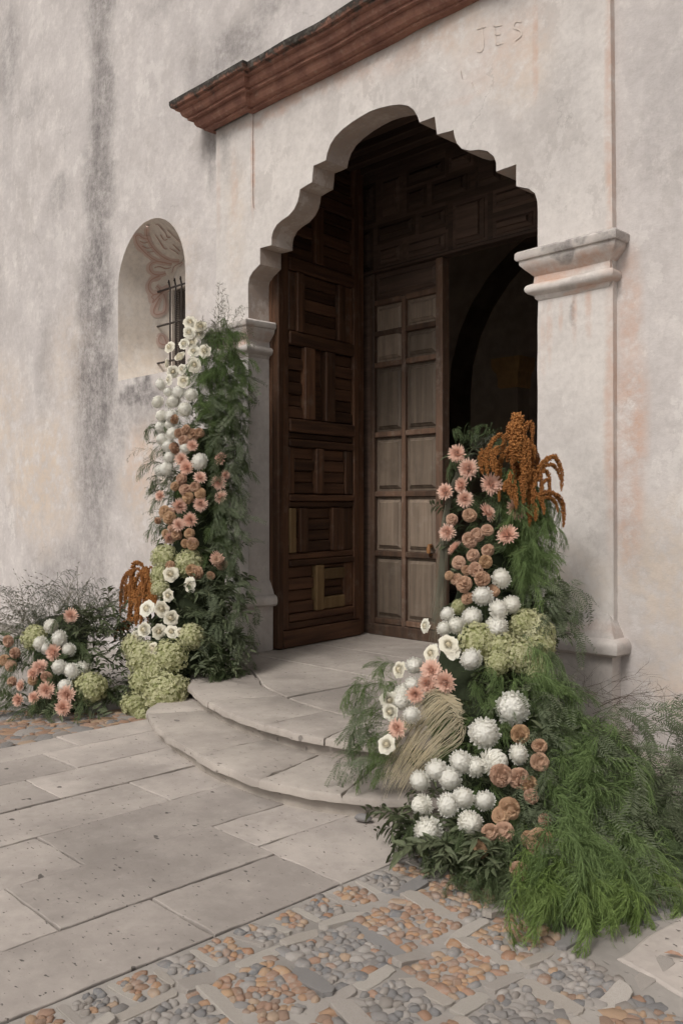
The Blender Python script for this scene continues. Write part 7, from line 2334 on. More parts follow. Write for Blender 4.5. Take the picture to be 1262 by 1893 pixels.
def fill_cell(x0, x1, y0, y1, kind, sp=.043, shear=0.):
    """pebbles packed irregularly: best-candidate points, each stone as wide as its neighbours allow"""
    n = max(2, int((x1 - x0) * (y1 - y0) / (sp * sp * .66))); P = []
    for _ in range(n):
        best = None
        for _c in range(7):
            p = (random.uniform(x0 + .01, x1 - .01), random.uniform(y0 + .01, y1 - .01)); d = min([(p[0] - q[0]) ** 2 + (p[1] - q[1]) ** 2 for q in P] or [9])
            if best is None or d > best[0]: best = (d, p)
        P.append(best[1])
    rot0 = random.uniform(0, 3.14)
    for i, p in enumerate(P):
        D = sorted((math.dist(p, q), math.atan2(q[1] - p[1], q[0] - p[0])) for j, q in enumerate(P) if j != i); d = min(D[0][0], sp * 1.3)
        b = max(.011, d * .66); a = b * random.uniform(1.1, 1.6); kd = kind if random.random() > .15 else ('g' if kind == 'o' else 'o')
        STONES.append((kd, p[0], p[1] + (p[0] - x0) * shear, a, b, random.uniform(.010, .017), D[0][1] + math.pi / 2 + random.gauss(0, .25), 0))
GX = [1.93, 2.235, 2.48, 2.725, 2.97, 3.22, 3.47]
COLS = [ # per column: cross lines from far to near with the fill of each cell and the divider kind
    ([-1.57, -1.85, -2.12, -2.40, -2.645, -2.90, -3.15, -3.4], 'oogogog', 'lddllll'), ([-1.70, -1.955, -2.225, -2.45, -2.70, -2.95, -3.2], 'oogogo', 'llllll'), ([-1.78, -2.02, -2.285, -2.54, -2.8, -3.05], 'ggogo', 'lllll'),
    ([-1.86, -2.06, -2.31, -2.56, -2.8, -3.05], 'ogogo', 'lllll'), ([-1.9, -2.12, -2.37, -2.62, -2.87], 'gogo', 'llll'), ([-1.9, -2.2, -2.45, -2.7], 'ogo', 'lll')]
for i, (ys, kinds, dv) in enumerate(COLS):
    x0, x1 = GX[i], GX[i + 1]; sh = -.12
    for j in range(len(ys) - 1):
        fill_cell(x0 + .02, x1 - .02, ys[j + 1] + .02, ys[j] - .012, kinds[j], .037, sh)
        if j > 0 or True: long_stone((x0 + .025, ys[j + 1] - .0), (x1 - .02, ys[j + 1] + sh * .24), random.uniform(.046, .064), dv[min(j, len(dv) - 1)])
for i, gx in enumerate(GX):
    y = -1.55 - .03 * i
    while y > -3.5:
        L = random.uniform(.13, .24); long_stone((gx + random.uniform(-.01, .01), y), (gx + random.uniform(-.01, .012), y - L), random.uniform(.04, .062), random.choice('llllllld')); y -= L + random.uniform(.004, .012)
y = -1.35; k = 0
while y > -3.4:
    h = random.uniform(.09, .14); kd = 'og'[k % 2]; fill_cell(1.765, 1.905, y - h + .012, y, kd, .033); long_stone((1.775, y - h), (1.895, y - h + random.uniform(-.02, .02)), .026, 'l'); y -= h + .02; k += 1
# far rows behind the flowers
fill_cell(1.77, 2.62, -1.5, -.8, 'g', .06); fill_cell(2.62, 3.5, -2.0, -1.86, 'g', .05)
camxy = Vector((3.87, -4.0))
def vis(s):
    d = Vector((s[1], s[2])) - camxy; dep = d.dot(Vector((_f.x, _f.y)).normalized()); lat = d.dot(Vector((_r.x, _r.y)))
    if dep < .5: return -1
    px = lat / dep * 1649; py = 1.26 / dep * 1649
    return dep if abs(px) < 660 and py < 990 else 50 + dep
STONES.sort(key=vis)
STONES = [s for s in STONES if vis(s) > 0]
for k, (kd, x, y, a, b, h, rot, lng) in enumerate(STONES):
    if k >= 285 and not lng: continue
    me = random.choice(PEB[kd]); o = link('edging_stone' if lng else 'pebble', me, None, cobbles)
    o.location = (x, y, -.009 + (0 if not lng else .002)); o.scale = (a, b, h); o.rotation_euler = (random.gauss(0, .08), random.gauss(0, .08), rot)
def joined_stones(name, L, parent):
    v, f, mi, tt = [], [], [], []
    for kd, x, y, a, b, h, rot, lng in L:
        me = random.choice(PEB[kd]); o = len(v); M = Matrix.Translation((x, y, -.009)) @ Matrix.Rotation(rot, 4, 'Z') @ Matrix.Diagonal((a, b, h, 1))
        v += [M @ q.co for q in me.vertices]; tt += [random.random()] * len(me.vertices); fs = [tuple(i + o for i in p.vertices) for p in me.polygons]; f += fs; mi += [0 if kd in 'ol' else 1] * len(fs)
    me = pydata(name, v, f, tt); me.materials.append(M_peb_o); me.materials.append(M_peb_g); me.polygons.foreach_set('material_index', mi); me.shade_smooth()
    o = link(name, me, None, parent); o['kind'] = 'stuff'; return o
rest = [s for k, s in enumerate(STONES) if k >= 285 and not s[7]]
if rest: joined_stones('far_pebbles', rest, cobbles)
STONES = []
rub = pydata('rubble_pavement', [(-9, -6, -.012), (-.705, -6, -.012), (-.705, .2, -.012), (-9, .2, -.012)], [(0, 1, 2, 3)])
rubble = tag(link('rubble_pavement', rub, M_mortar), kind='structure')
fill_cell(-1.6, -.7, -2.6, -1.2, 'o', .07); fill_cell(-1.6, -.7, -2.6, -1.2, 'g', .11)
STONES.sort(key=vis); STONES = [s for s in STONES if 0 < vis(s) < 50]
for kd, x, y, a, b, h, rot, lng in STONES[:220]:
    o = link('pebble', random.choice(PEB[kd]), None, rubble); o.location = (x, y, -.012); o.scale = (a, b, h); o.rotation_euler = (0, 0, rot)

# ---- curved steps
LOW = [(-1.9, -.60), (-1.3, -.75), (-.78, -1.02), (-.56, -1.25), (-.381, -1.356), (-.058, -1.477), (.246, -1.55), (.501, -1.605), (.771, -1.628), (.987, -1.615), (1.16, -1.575), (1.30, -1.515), (1.43, -1.44), (1.7, -1.2), (1.95, -.85), (2.05, -.3)]
UPP = [(-1.75, -.40), (-1.2, -.55), (-.75, -.83), (-.5, -1.0), (-.253, -1.105), (0, -1.18), (.196, -1.219), (.445, -1.246), (.691, -1.246), (.884, -1.218), (1.03, -1.18), (1.3, -1.03), (1.6, -.72), (1.75, -.25)]
low = catmull(LOW, 6); upp = catmull(UPP, 6)
def inset(c, d, ctr=(.45, .35)):
    C0 = Vector(ctr); return [p + (C0 - p).normalized() * d for p in c]
steps = tag(empty('stone_steps', (0, 0, 0)), kind='structure')
def solid(name, outline, z0, z1, mat, seed=0, ch=.004, jit=.006):
    return link(name, slab_mesh(name, [tuple(p) for p in outline], z0, z1, ch, jit, .05, seed), mat, steps)
solid('riser', inset(low, .045) + [Vector((2.0, .15)), Vector((-1.9, .15))], -.05, .064, M_riser, 4)
solid('riser', inset(upp, .045) + [Vector((1.75, .15)), Vector((-1.75, .15))], .05, .158, M_riser, 9)
def ring(curve, width, z0, z1, cuts, name, seed):
    inn = inset(curve, width); n = len(curve); idx = [0] + cuts + [n - 1]
    for k, (a, b) in enumerate(zip(idx[:-1], idx[1:])):
        o = curve[a:b + 1]; i = inn[a:b + 1]
        e = lambda p, q: p + (q - p).normalized() * random.uniform(.002, .004)
        o = [e(o[0], o[1])] + o[1:-1] + [e(o[-1], o[-2])]; i = [e(i[0], i[1])] + i[1:-1] + [e(i[-1], i[-2])]
        me = slab_mesh(name, [tuple(p) for p in o + i[::-1]], z0, z1 + random.uniform(-.003, .002), .014, .014, .025, seed + k * 2.3, (random.uniform(-.004, .004), random.uniform(-.004, .004)))
        me.shade_smooth(); me.set_sharp_from_angle(angle=.7); link(name, me, M_step, steps)
ring(low, .52, .060, .095, [10, 22, 40, 52, 66, 80], 'step_stone', 20)
ring(upp, .42, .154, .19, [10, 27, 43, 54, 64], 'step_stone', 50)
inn = inset(upp, .426)
FL = [p for p in inn if p.y < -.05]
solid('threshold_stone', [Vector((-1.3, -.02))] + [p for p in FL if -1.3 < p.x < .12] + [Vector((.125, -.02))], .146, .191, M_step, 71, .006)
solid('threshold_stone', [Vector((.131, -.02))] + [p for p in FL if .12 < p.x < 1.3] + [Vector((1.3, -.02))], .146, .189, M_step, 72, .006)
for k, (x0, x1, y0, y1) in enumerate([(-1.32, -.4, -.015, .62), (-.395, .5, -.015, .62), (.505, 1.32, -.015, .62), (-1.7, -.7, .625, 1.32), (-.695, .3, .625, 1.32), (.305, 1.6, .625, 1.32)]):
    me = slab_mesh('slab', [(x0, y0), (x1, y0), (x1, y1), (x0, y1)], .1, .192 + random.uniform(-.002, .002), .004, .004, .06, 90 + k)
    link('threshold_stone', me, M_step, steps)

# ================================================================== the church
church = tag(empty('church', (0, 0, 0)), 'old limewashed church front with scalloped doorway and red cornice', 'building')
NX0, NX1, NZS, NZB = -3.105, -2.072, 3.12, 2.345
def arch(x0, x1, zs, zb, n=20):
    cx = (x0 + x1) / 2; r = (x1 - x0) / 2; o = [(x0, zb), (x0, (zb + zs) / 2), (x0, zs)]
    for i in range(1, n):
        t = math.pi - math.pi * i / n; o.append((cx + r * math.cos(t), zs + r * math.sin(t)))
    return o + [(x1, zs), (x1, (zb + zs) / 2), (x1, zb)]
FO = arch(NX0, NX1, NZS, NZB); BO = arch(-3.02, -2.27, 3.10, 2.42)
def jitter(L, a=.004, s=0): return [(x + noise.noise(Vector((x * 6, z * 6, s))) * a, z + noise.noise(Vector((x * 6, z * 6, s + 9))) * a) for x, z in L]
door_hole = [(-1.5, -.2), (-1.5, 4.02), (1.5, 4.02), (1.5, -.2)]
bm = prism_xz([(-11, -.3), (-1.501, -.3), (-1.5, 4.02), (1.5, 4.02), (1.501, -.3), (9, -.3), (9, 8.5), (-11, 8.5)], [FO], .04, .52)
bm_obj('wall', bm, M_wall, church)
# niche with splayed reveal, back wall with small window
niche = empty('niche', (0, 0, 0), church)
v = [(x, .0405, z) for x, z in FO] + [(x, .519, z) for x, z in BO]; n = len(FO); f = [(i, i + 1, n + i + 1, n + i) for i in range(n - 1)] + [(n - 1, 0, n, 2 * n - 1)]
link('reveal', pydata('reveal', v, f), M_niche, niche, True)
bm = prism_xz([(-3.3, 2.2), (-2.0, 2.2), (-2.0, 3.8), (-3.3, 3.8)], [[(-2.995, 2.46), (-2.30, 2.46), (-2.30, 3.20), (-2.995, 3.20)]], .522, .6); bm_obj('back_wall', bm, M_niche, niche)
box('window_recess', -3.2, -2.2, .64, .66, 2.3, 3.4, M_dark, niche)
def tube(pts, r, seg=6):
    v, f = [], []; P = [Vector(p) for p in pts]
    for i, p in enumerate(P):
        d = (P[min(i + 1, len(P) - 1)] - P[max(i - 1, 0)]).normalized(); a = d.orthogonal().normalized(); b = d.cross(a)
        for k in range(seg): an = 2 * math.pi * k / seg; v.append(p + (a * math.cos(an) + b * math.sin(an)) * r)
    for i in range(len(P) - 1):
        for k in range(seg): f.append((i * seg + k, i * seg + (k + 1) % seg, (i + 1) * seg + (k + 1) % seg, (i + 1) * seg + k))
    f.append(tuple(range(seg))[::-1]); f.append(tuple((len(P) - 1) * seg + k for k in range(seg)))
    return pydata('bar', v, f)
for z in (2.53, 2.86, 3.17): link('grille_bar', tube([(-3.06, .40, z), (-2.2, .40, z)], .009), M_iron, niche, True)
for k in range(7):
    x = -2.83 + k * .09; link('grille_bar', tube([(x, .395, 2.46), (x, .395, 3.17), (x, .385, 3.21), (x + .02, .37, 3.225), (x + .03, .36, 3.205)], .008), M_iron, niche, True)
v, f = [], []
for k in range(40):
    x = -3.0 + k * .0178
    o = len(v); v += [(x, .55, 2.45), (x + .006, .55, 2.45), (x + .006, .55, 3.21), (x, .55, 3.21)]; f.append((o, o + 1, o + 2, o + 3))
for k in range(46):
    z = 2.52 + k * .0163; o = len(v); z -= .07; v += [(-3.0, .551, z), (-2.295, .551, z), (-2.295, .551, z + .006), (-3.0, .551, z + .006)]; f.append((o, o + 1, o + 2, o + 3))
link('wire_screen', pydata('wire_screen', v, f), M_mesh, niche)
def ribbon(strokes, w, off):
    v, f = [], []
    for s in strokes:
        P = catmull([q[:3] for q in s], 6) if len(s) > 2 else [Vector(q[:3]) for q in s]; N = catmull([q[3:] for q in s], 6) if len(s) > 2 else [Vector(q[3:]) for q in s]; o = len(v)
        for i, p in enumerate(P):
            d = (P[min(i + 1, len(P) - 1)] - P[max(i - 1, 0)]).normalized(); nn = N[i].normalized(); sd = d.cross(nn); ww = w * (.55 + .45 * abs(noise.noise(p * 9)) * 2)
            v += [p + nn * off - sd * ww / 2, p + nn * off + sd * ww / 2]
        for i in range(len(P) - 1): f.append((o + 2 * i, o + 2 * i + 1, o + 2 * i + 3, o + 2 * i + 2))
    return v, f
for st in FRESCO:
    if len(st) > 4: v, f = ribbon([st], .075, .004); link('painted_wash', pydata('painted_wash', v, f), M_wash, niche)
    v, f = ribbon([st], .012, .007); link('painted_line', pydata('painted_line', v, f), M_paint, niche)

# portal: arch outline measured on the front plane
half = [(1.22, 2.80), (1.219, 2.85), (1.205, 2.895), (1.165, 2.93), (1.086, 2.966), (1.086, 3.078), (.954, 3.074), (.954, 3.125), (.94, 3.165), (.897, 3.205), (.84, 3.225), (.775, 3.238), (.72, 3.268), (.683, 3.31), (.666, 3.35), (.656, 3.388), (.534, 3.40), (.521, 3.509), (.404, 3.514), (.39, 3.555), (.36, 3.60), (.315, 3.638), (.25, 3.666), (.16, 3.687), (.08, 3.698), (0, 3.702)]
def dens(L): return subdiv_path(L, .04)
right = dens([(1.22, -.2), (1.22, .6)] + half); left = [(-x, z) for x, z in right[:-1]][::-1]
archl = jitter(right + left, .006, 2)        # right foot up and over to left foot
outer = [(-1.605, -.2), (-1.605, 4.07), (1.63, 4.07), (1.65, 2.4), (1.66, -.2)]
poly = archl + outer
portal = empty('portal', (0, 0, 0), church)
bm = prism_xz(poly, [], .012, .19); o = bm_obj('surround', bm, M_portal, portal)
field = [(1.219, 4.068), (1.219, 3.43), (1.213, 3.385), (1.19, 3.355), (1.155, 3.355), (1.12, 3.375), (1.06, 3.415), (1.0, 3.448), (.91, 3.497), (.84, 3.53), (.80, 3.58), (.783, 3.624), (.74, 3.64), (.718, 3.66), (.707, 3.71), (.66, 3.72), (.61, 3.735), (.56, 3.78), (.50, 3.82), (.38, 3.88), (.23, 3.95), (.07, 3.985), (0, 3.99)]
field = field + [(-x * .96, z) for x, z in field[::-1][1:]]
facep = archl + [(-1.605, -.2), (-1.605, 4.068)] + jitter(dens(field[::-1]), .005, 5) + [(1.63, 4.068), (1.65, 2.4), (1.66, -.2)]
bm = prism_xz(facep, [], 0, .0115)
o = bm_obj('plaster_face', bm, M_portal, portal)
bv = o.modifiers.new('bevel', 'BEVEL'); bv.width = .009; bv.segments = 2; bv.limit_method = 'ANGLE'; bv.angle_limit = math.radians(50)
# soffit of the scalloped arch, browner and darker than the jambs
v = []; f = []; A_ = [Vector(p) for p in archl]; I_ = []
for i, p in enumerate(A_):
    d = (A_[min(i + 1, len(A_) - 1)] - A_[max(i - 1, 0)]).normalized(); I_.append(p + Vector((-d.y, d.x)) * .003)
for nm, sel, mt in (('soffit', [p for p in I_ if p.y > 2.59], M_intra), ('jamb', [p for p in I_ if p.y < 2.62 and p.x > 0], M_portal), ('jamb', [p for p in I_ if p.y < 2.62 and p.x < 0], M_portal)):
    v = []; f = []; n = len(sel)
    for y_ in (.003, .10, .193): v += [(p.x, y_, p.y) for p in sel]
    for r_ in range(2): f += [(r_ * n + i, r_ * n + i + 1, (r_ + 1) * n + i + 1, (r_ + 1) * n + i) for i in range(n - 1)]
    link(nm, pydata(nm, v, f), mt, portal)
IMP = [(0, 2.325), (.012, 2.335), (.016, 2.35), (.038, 2.358), (.05, 2.372), (.053, 2.387), (.046, 2.402), (.03, 2.411), (.018, 2.415), (.016, 2.452), (.026, 2.46), (.032, 2.468), (.05, 2.485), (.072, 2.512), (.074, 2.532), (.084, 2.535), (.09, 2.545), (.09, 2.572), (.08, 2.583), (.02, 2.597), (0, 2.61)]
BAS = [(0, .72), (.018, .70), (.03, .675), (.055, .625), (.062, .605), (.085, .598), (.098, .58), (.1, .56), (.095, .535), (.08, .522), (.045, .516), (.045, -.1), (0, -.1)]
for sx in (1, -1):
    path = [(1.225, .188), (1.225, .0), (1.63, .0), (1.63, .045)] if sx == 1 else [(-1.605, .045), (-1.605, .0), (-1.225, .0), (-1.225, .188)]
    path = subdiv_path(path, .05)
    for nm, pf in (('impost', IMP), ('base', BAS[::-1])):
        v, f = sweep(path, pf, True, .007); o = link(nm, pydata(nm, v, f), M_imp, portal); o.data.shade_smooth()
        es = o.modifiers.new('es', 'EDGE_SPLIT'); es.split_angle = math.radians(38)
# letters of the faded inscription, as painted strokes
LET = [[(.815, 3.905), (.875, 3.895)], [(.85, 3.9), (.86, 3.80), (.845, 3.77), (.815, 3.785)], [(.935, 3.875), (.945, 3.77)], [(.93, 3.875), (.985, 3.862)], [(.94, 3.825), (.975, 3.818)], [(.945, 3.77), (.995, 3.762)], [(1.11, 3.83), (1.075, 3.845), (1.06, 3.82), (1.1, 3.79), (1.11, 3.76), (1.07, 3.745)]]
for grp in (LET[:2], LET[2:6], LET[6:]):
    v, f = ribbon([[(x, .0105, z, 0, -1, 0) for x, z in s_] for s_ in grp], .011, .002); o = link('painted_letter', pydata('painted_letter', v, f), M_ltr, portal)
# cornice with breaks over the pilasters
CP = [(0, 4.055), (.05, 4.055), (.05, 4.07), (.065, 4.072), (.085, 4.08), (.10, 4.10), (.105, 4.13), (.135, 4.132), (.135, 4.15), (.15, 4.152), (.165, 4.165), (.172, 4.185), (.175, 4.20), (.20, 4.205), (.20, 4.222), (.225, 4.225), (.232, 4.245), (.232, 4.27), (.21, 4.285), (.0, 4.33)]
path = subdiv_path([(-1.60, .2), (-1.60, -.03), (-1.18, -.03), (-1.18, .01), (1.21, .01), (1.21, -.03), (1.64, -.03), (1.64, .2)], .06)
path = subdiv_path(path, .03); v, f = sweep(path, CP, True, .010); o = link('cornice', pydata('cornice', v, f), M_corn, church)
# ---- embrasure, vault and nave: closed box so that only the doorway lets light in
box('embrasure_wall', -1.75, -1.5, .521, 1.30, -.1, 4.3, M_nave, church); box('embrasure_wall', 1.5, 1.75, .521, 1.30, -.1, 4.3, M_nave, church)
box('embrasure_ceiling', -1.75, 1.75, .191, 1.42, 4.03, 4.2, M_coffer, church)
for k in range(6): box('ceiling_beam', -1.45, 1.45, .3 + k * .18, .38 + k * .18, 3.95, 4.028, M_coffer, church, .006)
box('nave_floor', -13, 8, 1.325, 15, -.1, .18, M_nfloor, church); box('nave_wall', -13, 8, 14, 14.3, .18, 8, M_nave, church); box('nave_wall', -13.3, -13, .53, 14.3, -.1, 8, M_nave, church); box('nave_wall', 8, 8.3, .53, 14.3, -.1, 8, M_nave, church); box('nave_vault', -13.3, 8.3, .53, 14.3, 8, 8.3, M_nave, church)
# arcade arch and a pier deep inside
bm = prism_xz([(-6.5, .18), (-4.4, .18)] + [(-4.4 + 2.4 - 2.4 * math.cos(math.pi * k / 16), 2.9 + 2.2 * math.sin(math.pi * k / 16)) for k in range(17)] + [(.4, .18), (1.6, .18), (1.6, 6.5), (-6.5, 6.5)], [], 6.2, 6.7)
bm_obj('nave_arch', bm, M_nave, church)
pier = empty('pier', (-1.72, 4.0, 0), church)
box('shaft', -.11, .11, -.11, .11, .18, 2.55, M_nave, pier, .01)
v, f = sweep(subdiv_path([(-.11, .11), (-.11, -.11), (.11, -.11), (.11, .11)], .1), [(0, 2.5), (.02, 2.52), (.02, 2.6), (.03, 2.66), (.06, 2.70), (.07, 2.76), (.07, 2.82), (0, 2.83)]); link('capital', pydata('capital', v, f), M_gold, pier)
box('altar_table', -3.4, -1.3, 4.6, 5.3, .18, 1.9, M_nave, church, .02)

# ---- inner timber screen (parallel to the front) with panels and an open doorway
screen = empty('inner_screen', (0, 1.32, 0), church)
def panel(x0, x1, z0, z1, m, d=.014, bw=.022):
    """raised and fielded panel: flat margin, sloping bevel, raised field"""
    g = .004; L = [(g, .012), (bw, .012), (bw + .004, .004), (bw * 1.9, -d * .4), (bw * 1.9 + .006, -d)]
    v, f = [], []
    for i, y in L: v += [(x0 + i, y, z0 + i), (x1 - i, y, z0 + i), (x1 - i, y, z1 - i), (x0 + i, y, z1 - i)]
    for r in range(len(L) - 1):
        for k in range(4): f.append((r * 4 + k, r * 4 + (k + 1) % 4, (r + 1) * 4 + (k + 1) % 4, (r + 1) * 4 + k))
    f.append(tuple((len(L) - 1) * 4 + k for k in range(4)))
    return link('panel', pydata('panel', v, f), m, screen)
ZR = [.31, .86, 1.345, 1.83, 2.40, 2.655, 2.91]; XC = [-1.225, -.905, -.885, -.565]
box('backing', -1.75, -.49, .014, .05, .19, 4.05, M_coffer, screen); box('backing', -.49, 1.75, .014, .05, 3.16, 4.05, M_coffer, screen)
box('stile', -.555, -.488, -.03, .06, .19, 3.15, M_frame, screen, .006); box('stile', -.915, -.875, -.022, .013, .19, 2.92, M_frame, screen, .005); box('stile', -1.26, -1.212, -.026, .013, .19, 3.15, M_frame, screen, .005); box('stile', -1.75, -1.264, -.012, .0135, .19, 3.15, M_coffer, screen, .004)
for z in ZR: box('rail', -1.211, -.916, -.02, .0132, z - .022, z + .022, M_frame, screen, .005); box('rail', -.874, -.556, -.02, .0132, z - .022, z + .022, M_frame, screen, .005)
box('rail', -1.27, -.487, -.036, .0135, .19, .285, M_frame, screen, .008)
for a, b in zip(ZR[:-1], ZR[1:]):
    if a in (2.40,): 
        panel(-1.211, -.916, a + .022, 2.888, M_screen); panel(-.874, -.556, a + .022, b - .022, M_screen)
    elif a == 2.655: panel(-.874, -.556, a + .022, b - .022, M_screen)
    else: panel(-1.211, -.916, a + .022, b - .022, M_screen); panel(-.874, -.556, a + .022, b - .022, M_screen)
panel(-1.211, -.556, 2.934, 3.14, M_coffer)
box('lintel', -1.75, 1.75, -.05, .055, 3.151, 3.178, M_coffer, screen, .006)
CF = [((-1.21, 3.56), (-.79, 3.39)), ((-.76, 3.55), (-.46, 3.38)), ((-1.2, 3.375), (-.92, 3.19)), ((-.89, 3.365), (-.46, 3.19)), ((-.42, 3.55), (-.09, 3.19)), ((-.05, 3.55), (.33, 3.38)), ((-.05, 3.35), (.33, 3.19)), ((-.89, 3.92), (-.49, 3.78)), ((-.46, 3.92), (-.22, 3.78)), ((-.89, 3.765), (-.67, 3.575)), ((-.63, 3.765), (-.25, 3.575)), ((-.21, 3.92), (.05, 3.575)), ((-1.17, 3.92), (-.92, 3.58)), ((.37, 3.55), (.62, 3.19)), ((.66, 3.55), (1.2, 3.38)), ((.66, 3.35), (1.2, 3.19)), ((.09, 3.92), (.5, 3.58)), ((.55, 3.92), (1.2, 3.58)), ((-1.6, 3.55), (-1.25, 3.19)), ((-1.6, 3.92), (-1.22, 3.58))]
for (x0, z1), (x1, z0) in CF: panel(x0, x1, z0, z1, M_coffer, .03, .03)
v, f = sweep([(-.02, 0), (0, -.02), (.02, 0), (0, .02), (-.02, 0)], [(0, 0), (.01, .005), (.012, .02), (.004, .03)], False); kn = link('door_knob', tube([(-.6, -.02, 1.0), (-.6, -.05, 1.0), (-.6, -.06, .985), (-.6, -.055, .95), (-.6, -.035, .93)], .016, 8), M_bronze, screen, True)
kn.location = (0, 0, -.06)

# ---- open plank door leaf, hinged at the left jamb
leaf = empty('door', (-1.158, .195, 0), church); leaf.rotation_euler = (0, 0, math.atan2(1.045, -.130) - math.pi / 2)
# local frame: y runs along the leaf, +x faces the opening
def lb(name, y0, y1, z0, z1, x1=.03, m=None, x0=-.055, b=.006): return box(name, x0, x1, y0, y1, z0, z1, m, leaf, b)
lb('backing', .0, 1.05, .2, 4.0, -.03, M_doorv, -.06, .003)
lb('stile', .0, .055, .2, 4.0, .035, M_doorv, -.029); lb('stile', .058, .128, .33, 4.0, .022, M_doorv, -.029); lb('stile', .905, .975, .33, 4.0, .025, M_doorv, -.029); lb('stile', .98, 1.052, .2, 4.0, .015, M_doorv, -.029)
lb('kick_board', .057, .978, .2, .325, .04, M_doorh, -.029)
def hrow(y0, y1, z0, z1, n, d=.012, m=None):
    h = (z1 - z0) / n
    for k in range(n): lb('plank', y0 + .002, y1 - .002, z0 + k * h + .002, z0 + (k + 1) * h - .002, d + random.uniform(-.006, .006) - (.014 if k % 2 else 0), m or M_doorh, -.028, .007)
def vblk(y0, y1, z0, z1, d=.034, m=None): lb('block', y0, y1, z0, z1, d, m or M_doorv, -.028, .007)
def rail(z0, z1, d=.03): lb('rail', .13, .903, z0, z1, d, M_doorh, -.029, .008)
rail(.328, .385, .02); rail(.388, .442, .03)
hrow(.13, .425, .445, .795, 4); hrow(.525, .785, .545, .675, 2); vblk(.428, .522, .445, .795, .036, M_doorlight)
lb('block', .527, .785, .677, .762, .03, M_doorlight, -.028, .007); lb('block', .527, .785, .45, .542, .03, M_doorlight, -.028, .007); hrow(.527, .785, .764, .795, 1); vblk(.79, .9, .445, .795, .012)
rail(.80, .845, .034); rail(.848, .895, .018)
vblk(.133, .205, .9, 1.235, .03, M_doorlight.copy()); vblk(.245, .34, .9, 1.235, .034); hrow(.208, .242, .9, 1.235, 3); hrow(.343, .62, .9, 1.235, 4); vblk(.623, .70, .86 + .04, 1.235, .036); vblk(.703, .785, .9, 1.235, .02); vblk(.79, .9, .9, 1.235, .01)
rail(1.24, 1.285, .02); rail(1.288, 1.335, .034)
hrow(.20, .425, 1.34, 1.69, 4); vblk(.428, .52, 1.345, 1.69, .038); hrow(.523, .80, 1.34, 1.69, 4); vblk(.133, .197, 1.34, 1.69, .02); vblk(.803, .9, 1.34, 1.69, .02)
rail(1.695, 1.75, .032); rail(1.753, 1.80, .018); rail(1.803, 1.9, .036)
hrow(.13, .295, 1.905, 2.45, 6); vblk(.298, .42, 1.905, 2.45, .038); hrow(.423, .545, 1.905, 2.45, 2, -.005); vblk(.548, .665, 1.905, 2.45, .034); hrow(.668, .9, 1.905, 2.45, 6)
rail(2.455, 2.55, .034)
vblk(.133, .21, 2.555, 3.0, .02); vblk(.213, .3, 2.555, 3.0, .036); hrow(.303, .7, 2.555, 3.0, 5); vblk(.703, .79, 2.555, 3.0, .034); vblk(.793, .9, 2.555, 3.0, .016)
rail(3.005, 3.1, .034); hrow(.13, .42, 3.105, 3.55, 5); vblk(.423, .52, 3.105, 3.55, .036); hrow(.523, .9, 3.105, 3.55, 5); rail(3.555, 3.65, .034); hrow(.13, .9, 3.655, 4.0, 4)
# ================================================================== flowers
class MB:
    def __init__(s): s.v = []; s.f = []; s.t = []
    def strip(s, rows, ts):
        """rows: list of equally long point rows"""
        o = len(s.v); n = len(rows[0])
        for r, t in zip(rows, ts):
            s.v += r; s.t += [t] * n
        for i in range(len(rows) - 1):
            for j in range(n - 1): s.f.append((o + i * n + j, o + i * n + j + 1, o + (i + 1) * n + j + 1, o + (i + 1) * n + j))
    def tri(s, a, b, c, t=.5): o = len(s.v); s.v += [a, b, c]; s.t += [t] * 3; s.f.append((o, o + 1, o + 2))
    def quad(s, a, b, c, d, t=.5): o = len(s.v); s.v += [a, b, c, d]; s.t += [t] * 4; s.f.append((o, o + 1, o + 2, o + 3))
    def mesh(s, name, mat, smooth=True):
        me = pydata(name, s.v, s.f, s.t); me.materials.append(mat)
        if smooth: me.shade_smooth()
        return me
GA = math.pi * (3 - math.sqrt(5))
def rose(seed, mat, n=38, ruffle=.05, openness=1.):
    """unit diameter, faces +Z; spiral of cupped petals, closed bud in the middle, reflexed rim outside"""
    r = random.Random(seed); b = MB()
    for i in range(n):
        k = i / (n - 1); ph0 = i * GA * 1.02 + r.uniform(-.25, .25)
        rb = .02 + .20 * k; rt = .035 + .43 * k ** .95                       # radius at the base and at the lip
        zt = .30 - .15 * k ** 1.8 + r.uniform(-.012, .012); zb = .10 - .28 * k ** .7; half = 1.35 - .62 * k; rows, ts = [], []
        for iv in range(6):
            v_ = iv / 5; row = []
            for iu in range(5):
                u = (iu - 2) / 2; ph = ph0 + u * half * (.6 + .4 * math.sin(v_ * math.pi * .75))
                bulge = math.sin(v_ * math.pi) * (.06 - .02 * k); curl = max(0, v_ - .7) / .3
                rr = rb + (rt - rb) * v_ ** .9 + bulge * (1 - .5 * k) + curl ** 2 * .05 * k * openness + ruffle * (.3 + k) * v_ * v_ * math.sin(u * 4.3 + i * 2.1) * .35
                z = zb + (zt - zb) * v_ ** .75 - curl ** 2 * .06 * k * openness - .05 * u * u * v_ + ruffle * .25 * v_ * math.sin(u * 6 + i)
                row.append(Vector((rr * math.cos(ph), rr * math.sin(ph), z)))
            rows.append(row); ts.append(min(1, .15 + 1.1 * k ** .6) * (.7 + .3 * v_))
        b.strip(rows, ts)
    o = len(b.v); heart(b, .085, .3)
    for q in range(o, len(b.v)): b.v[q] = b.v[q] + Vector((0, 0, .19))
    return b.mesh('rose', mat)
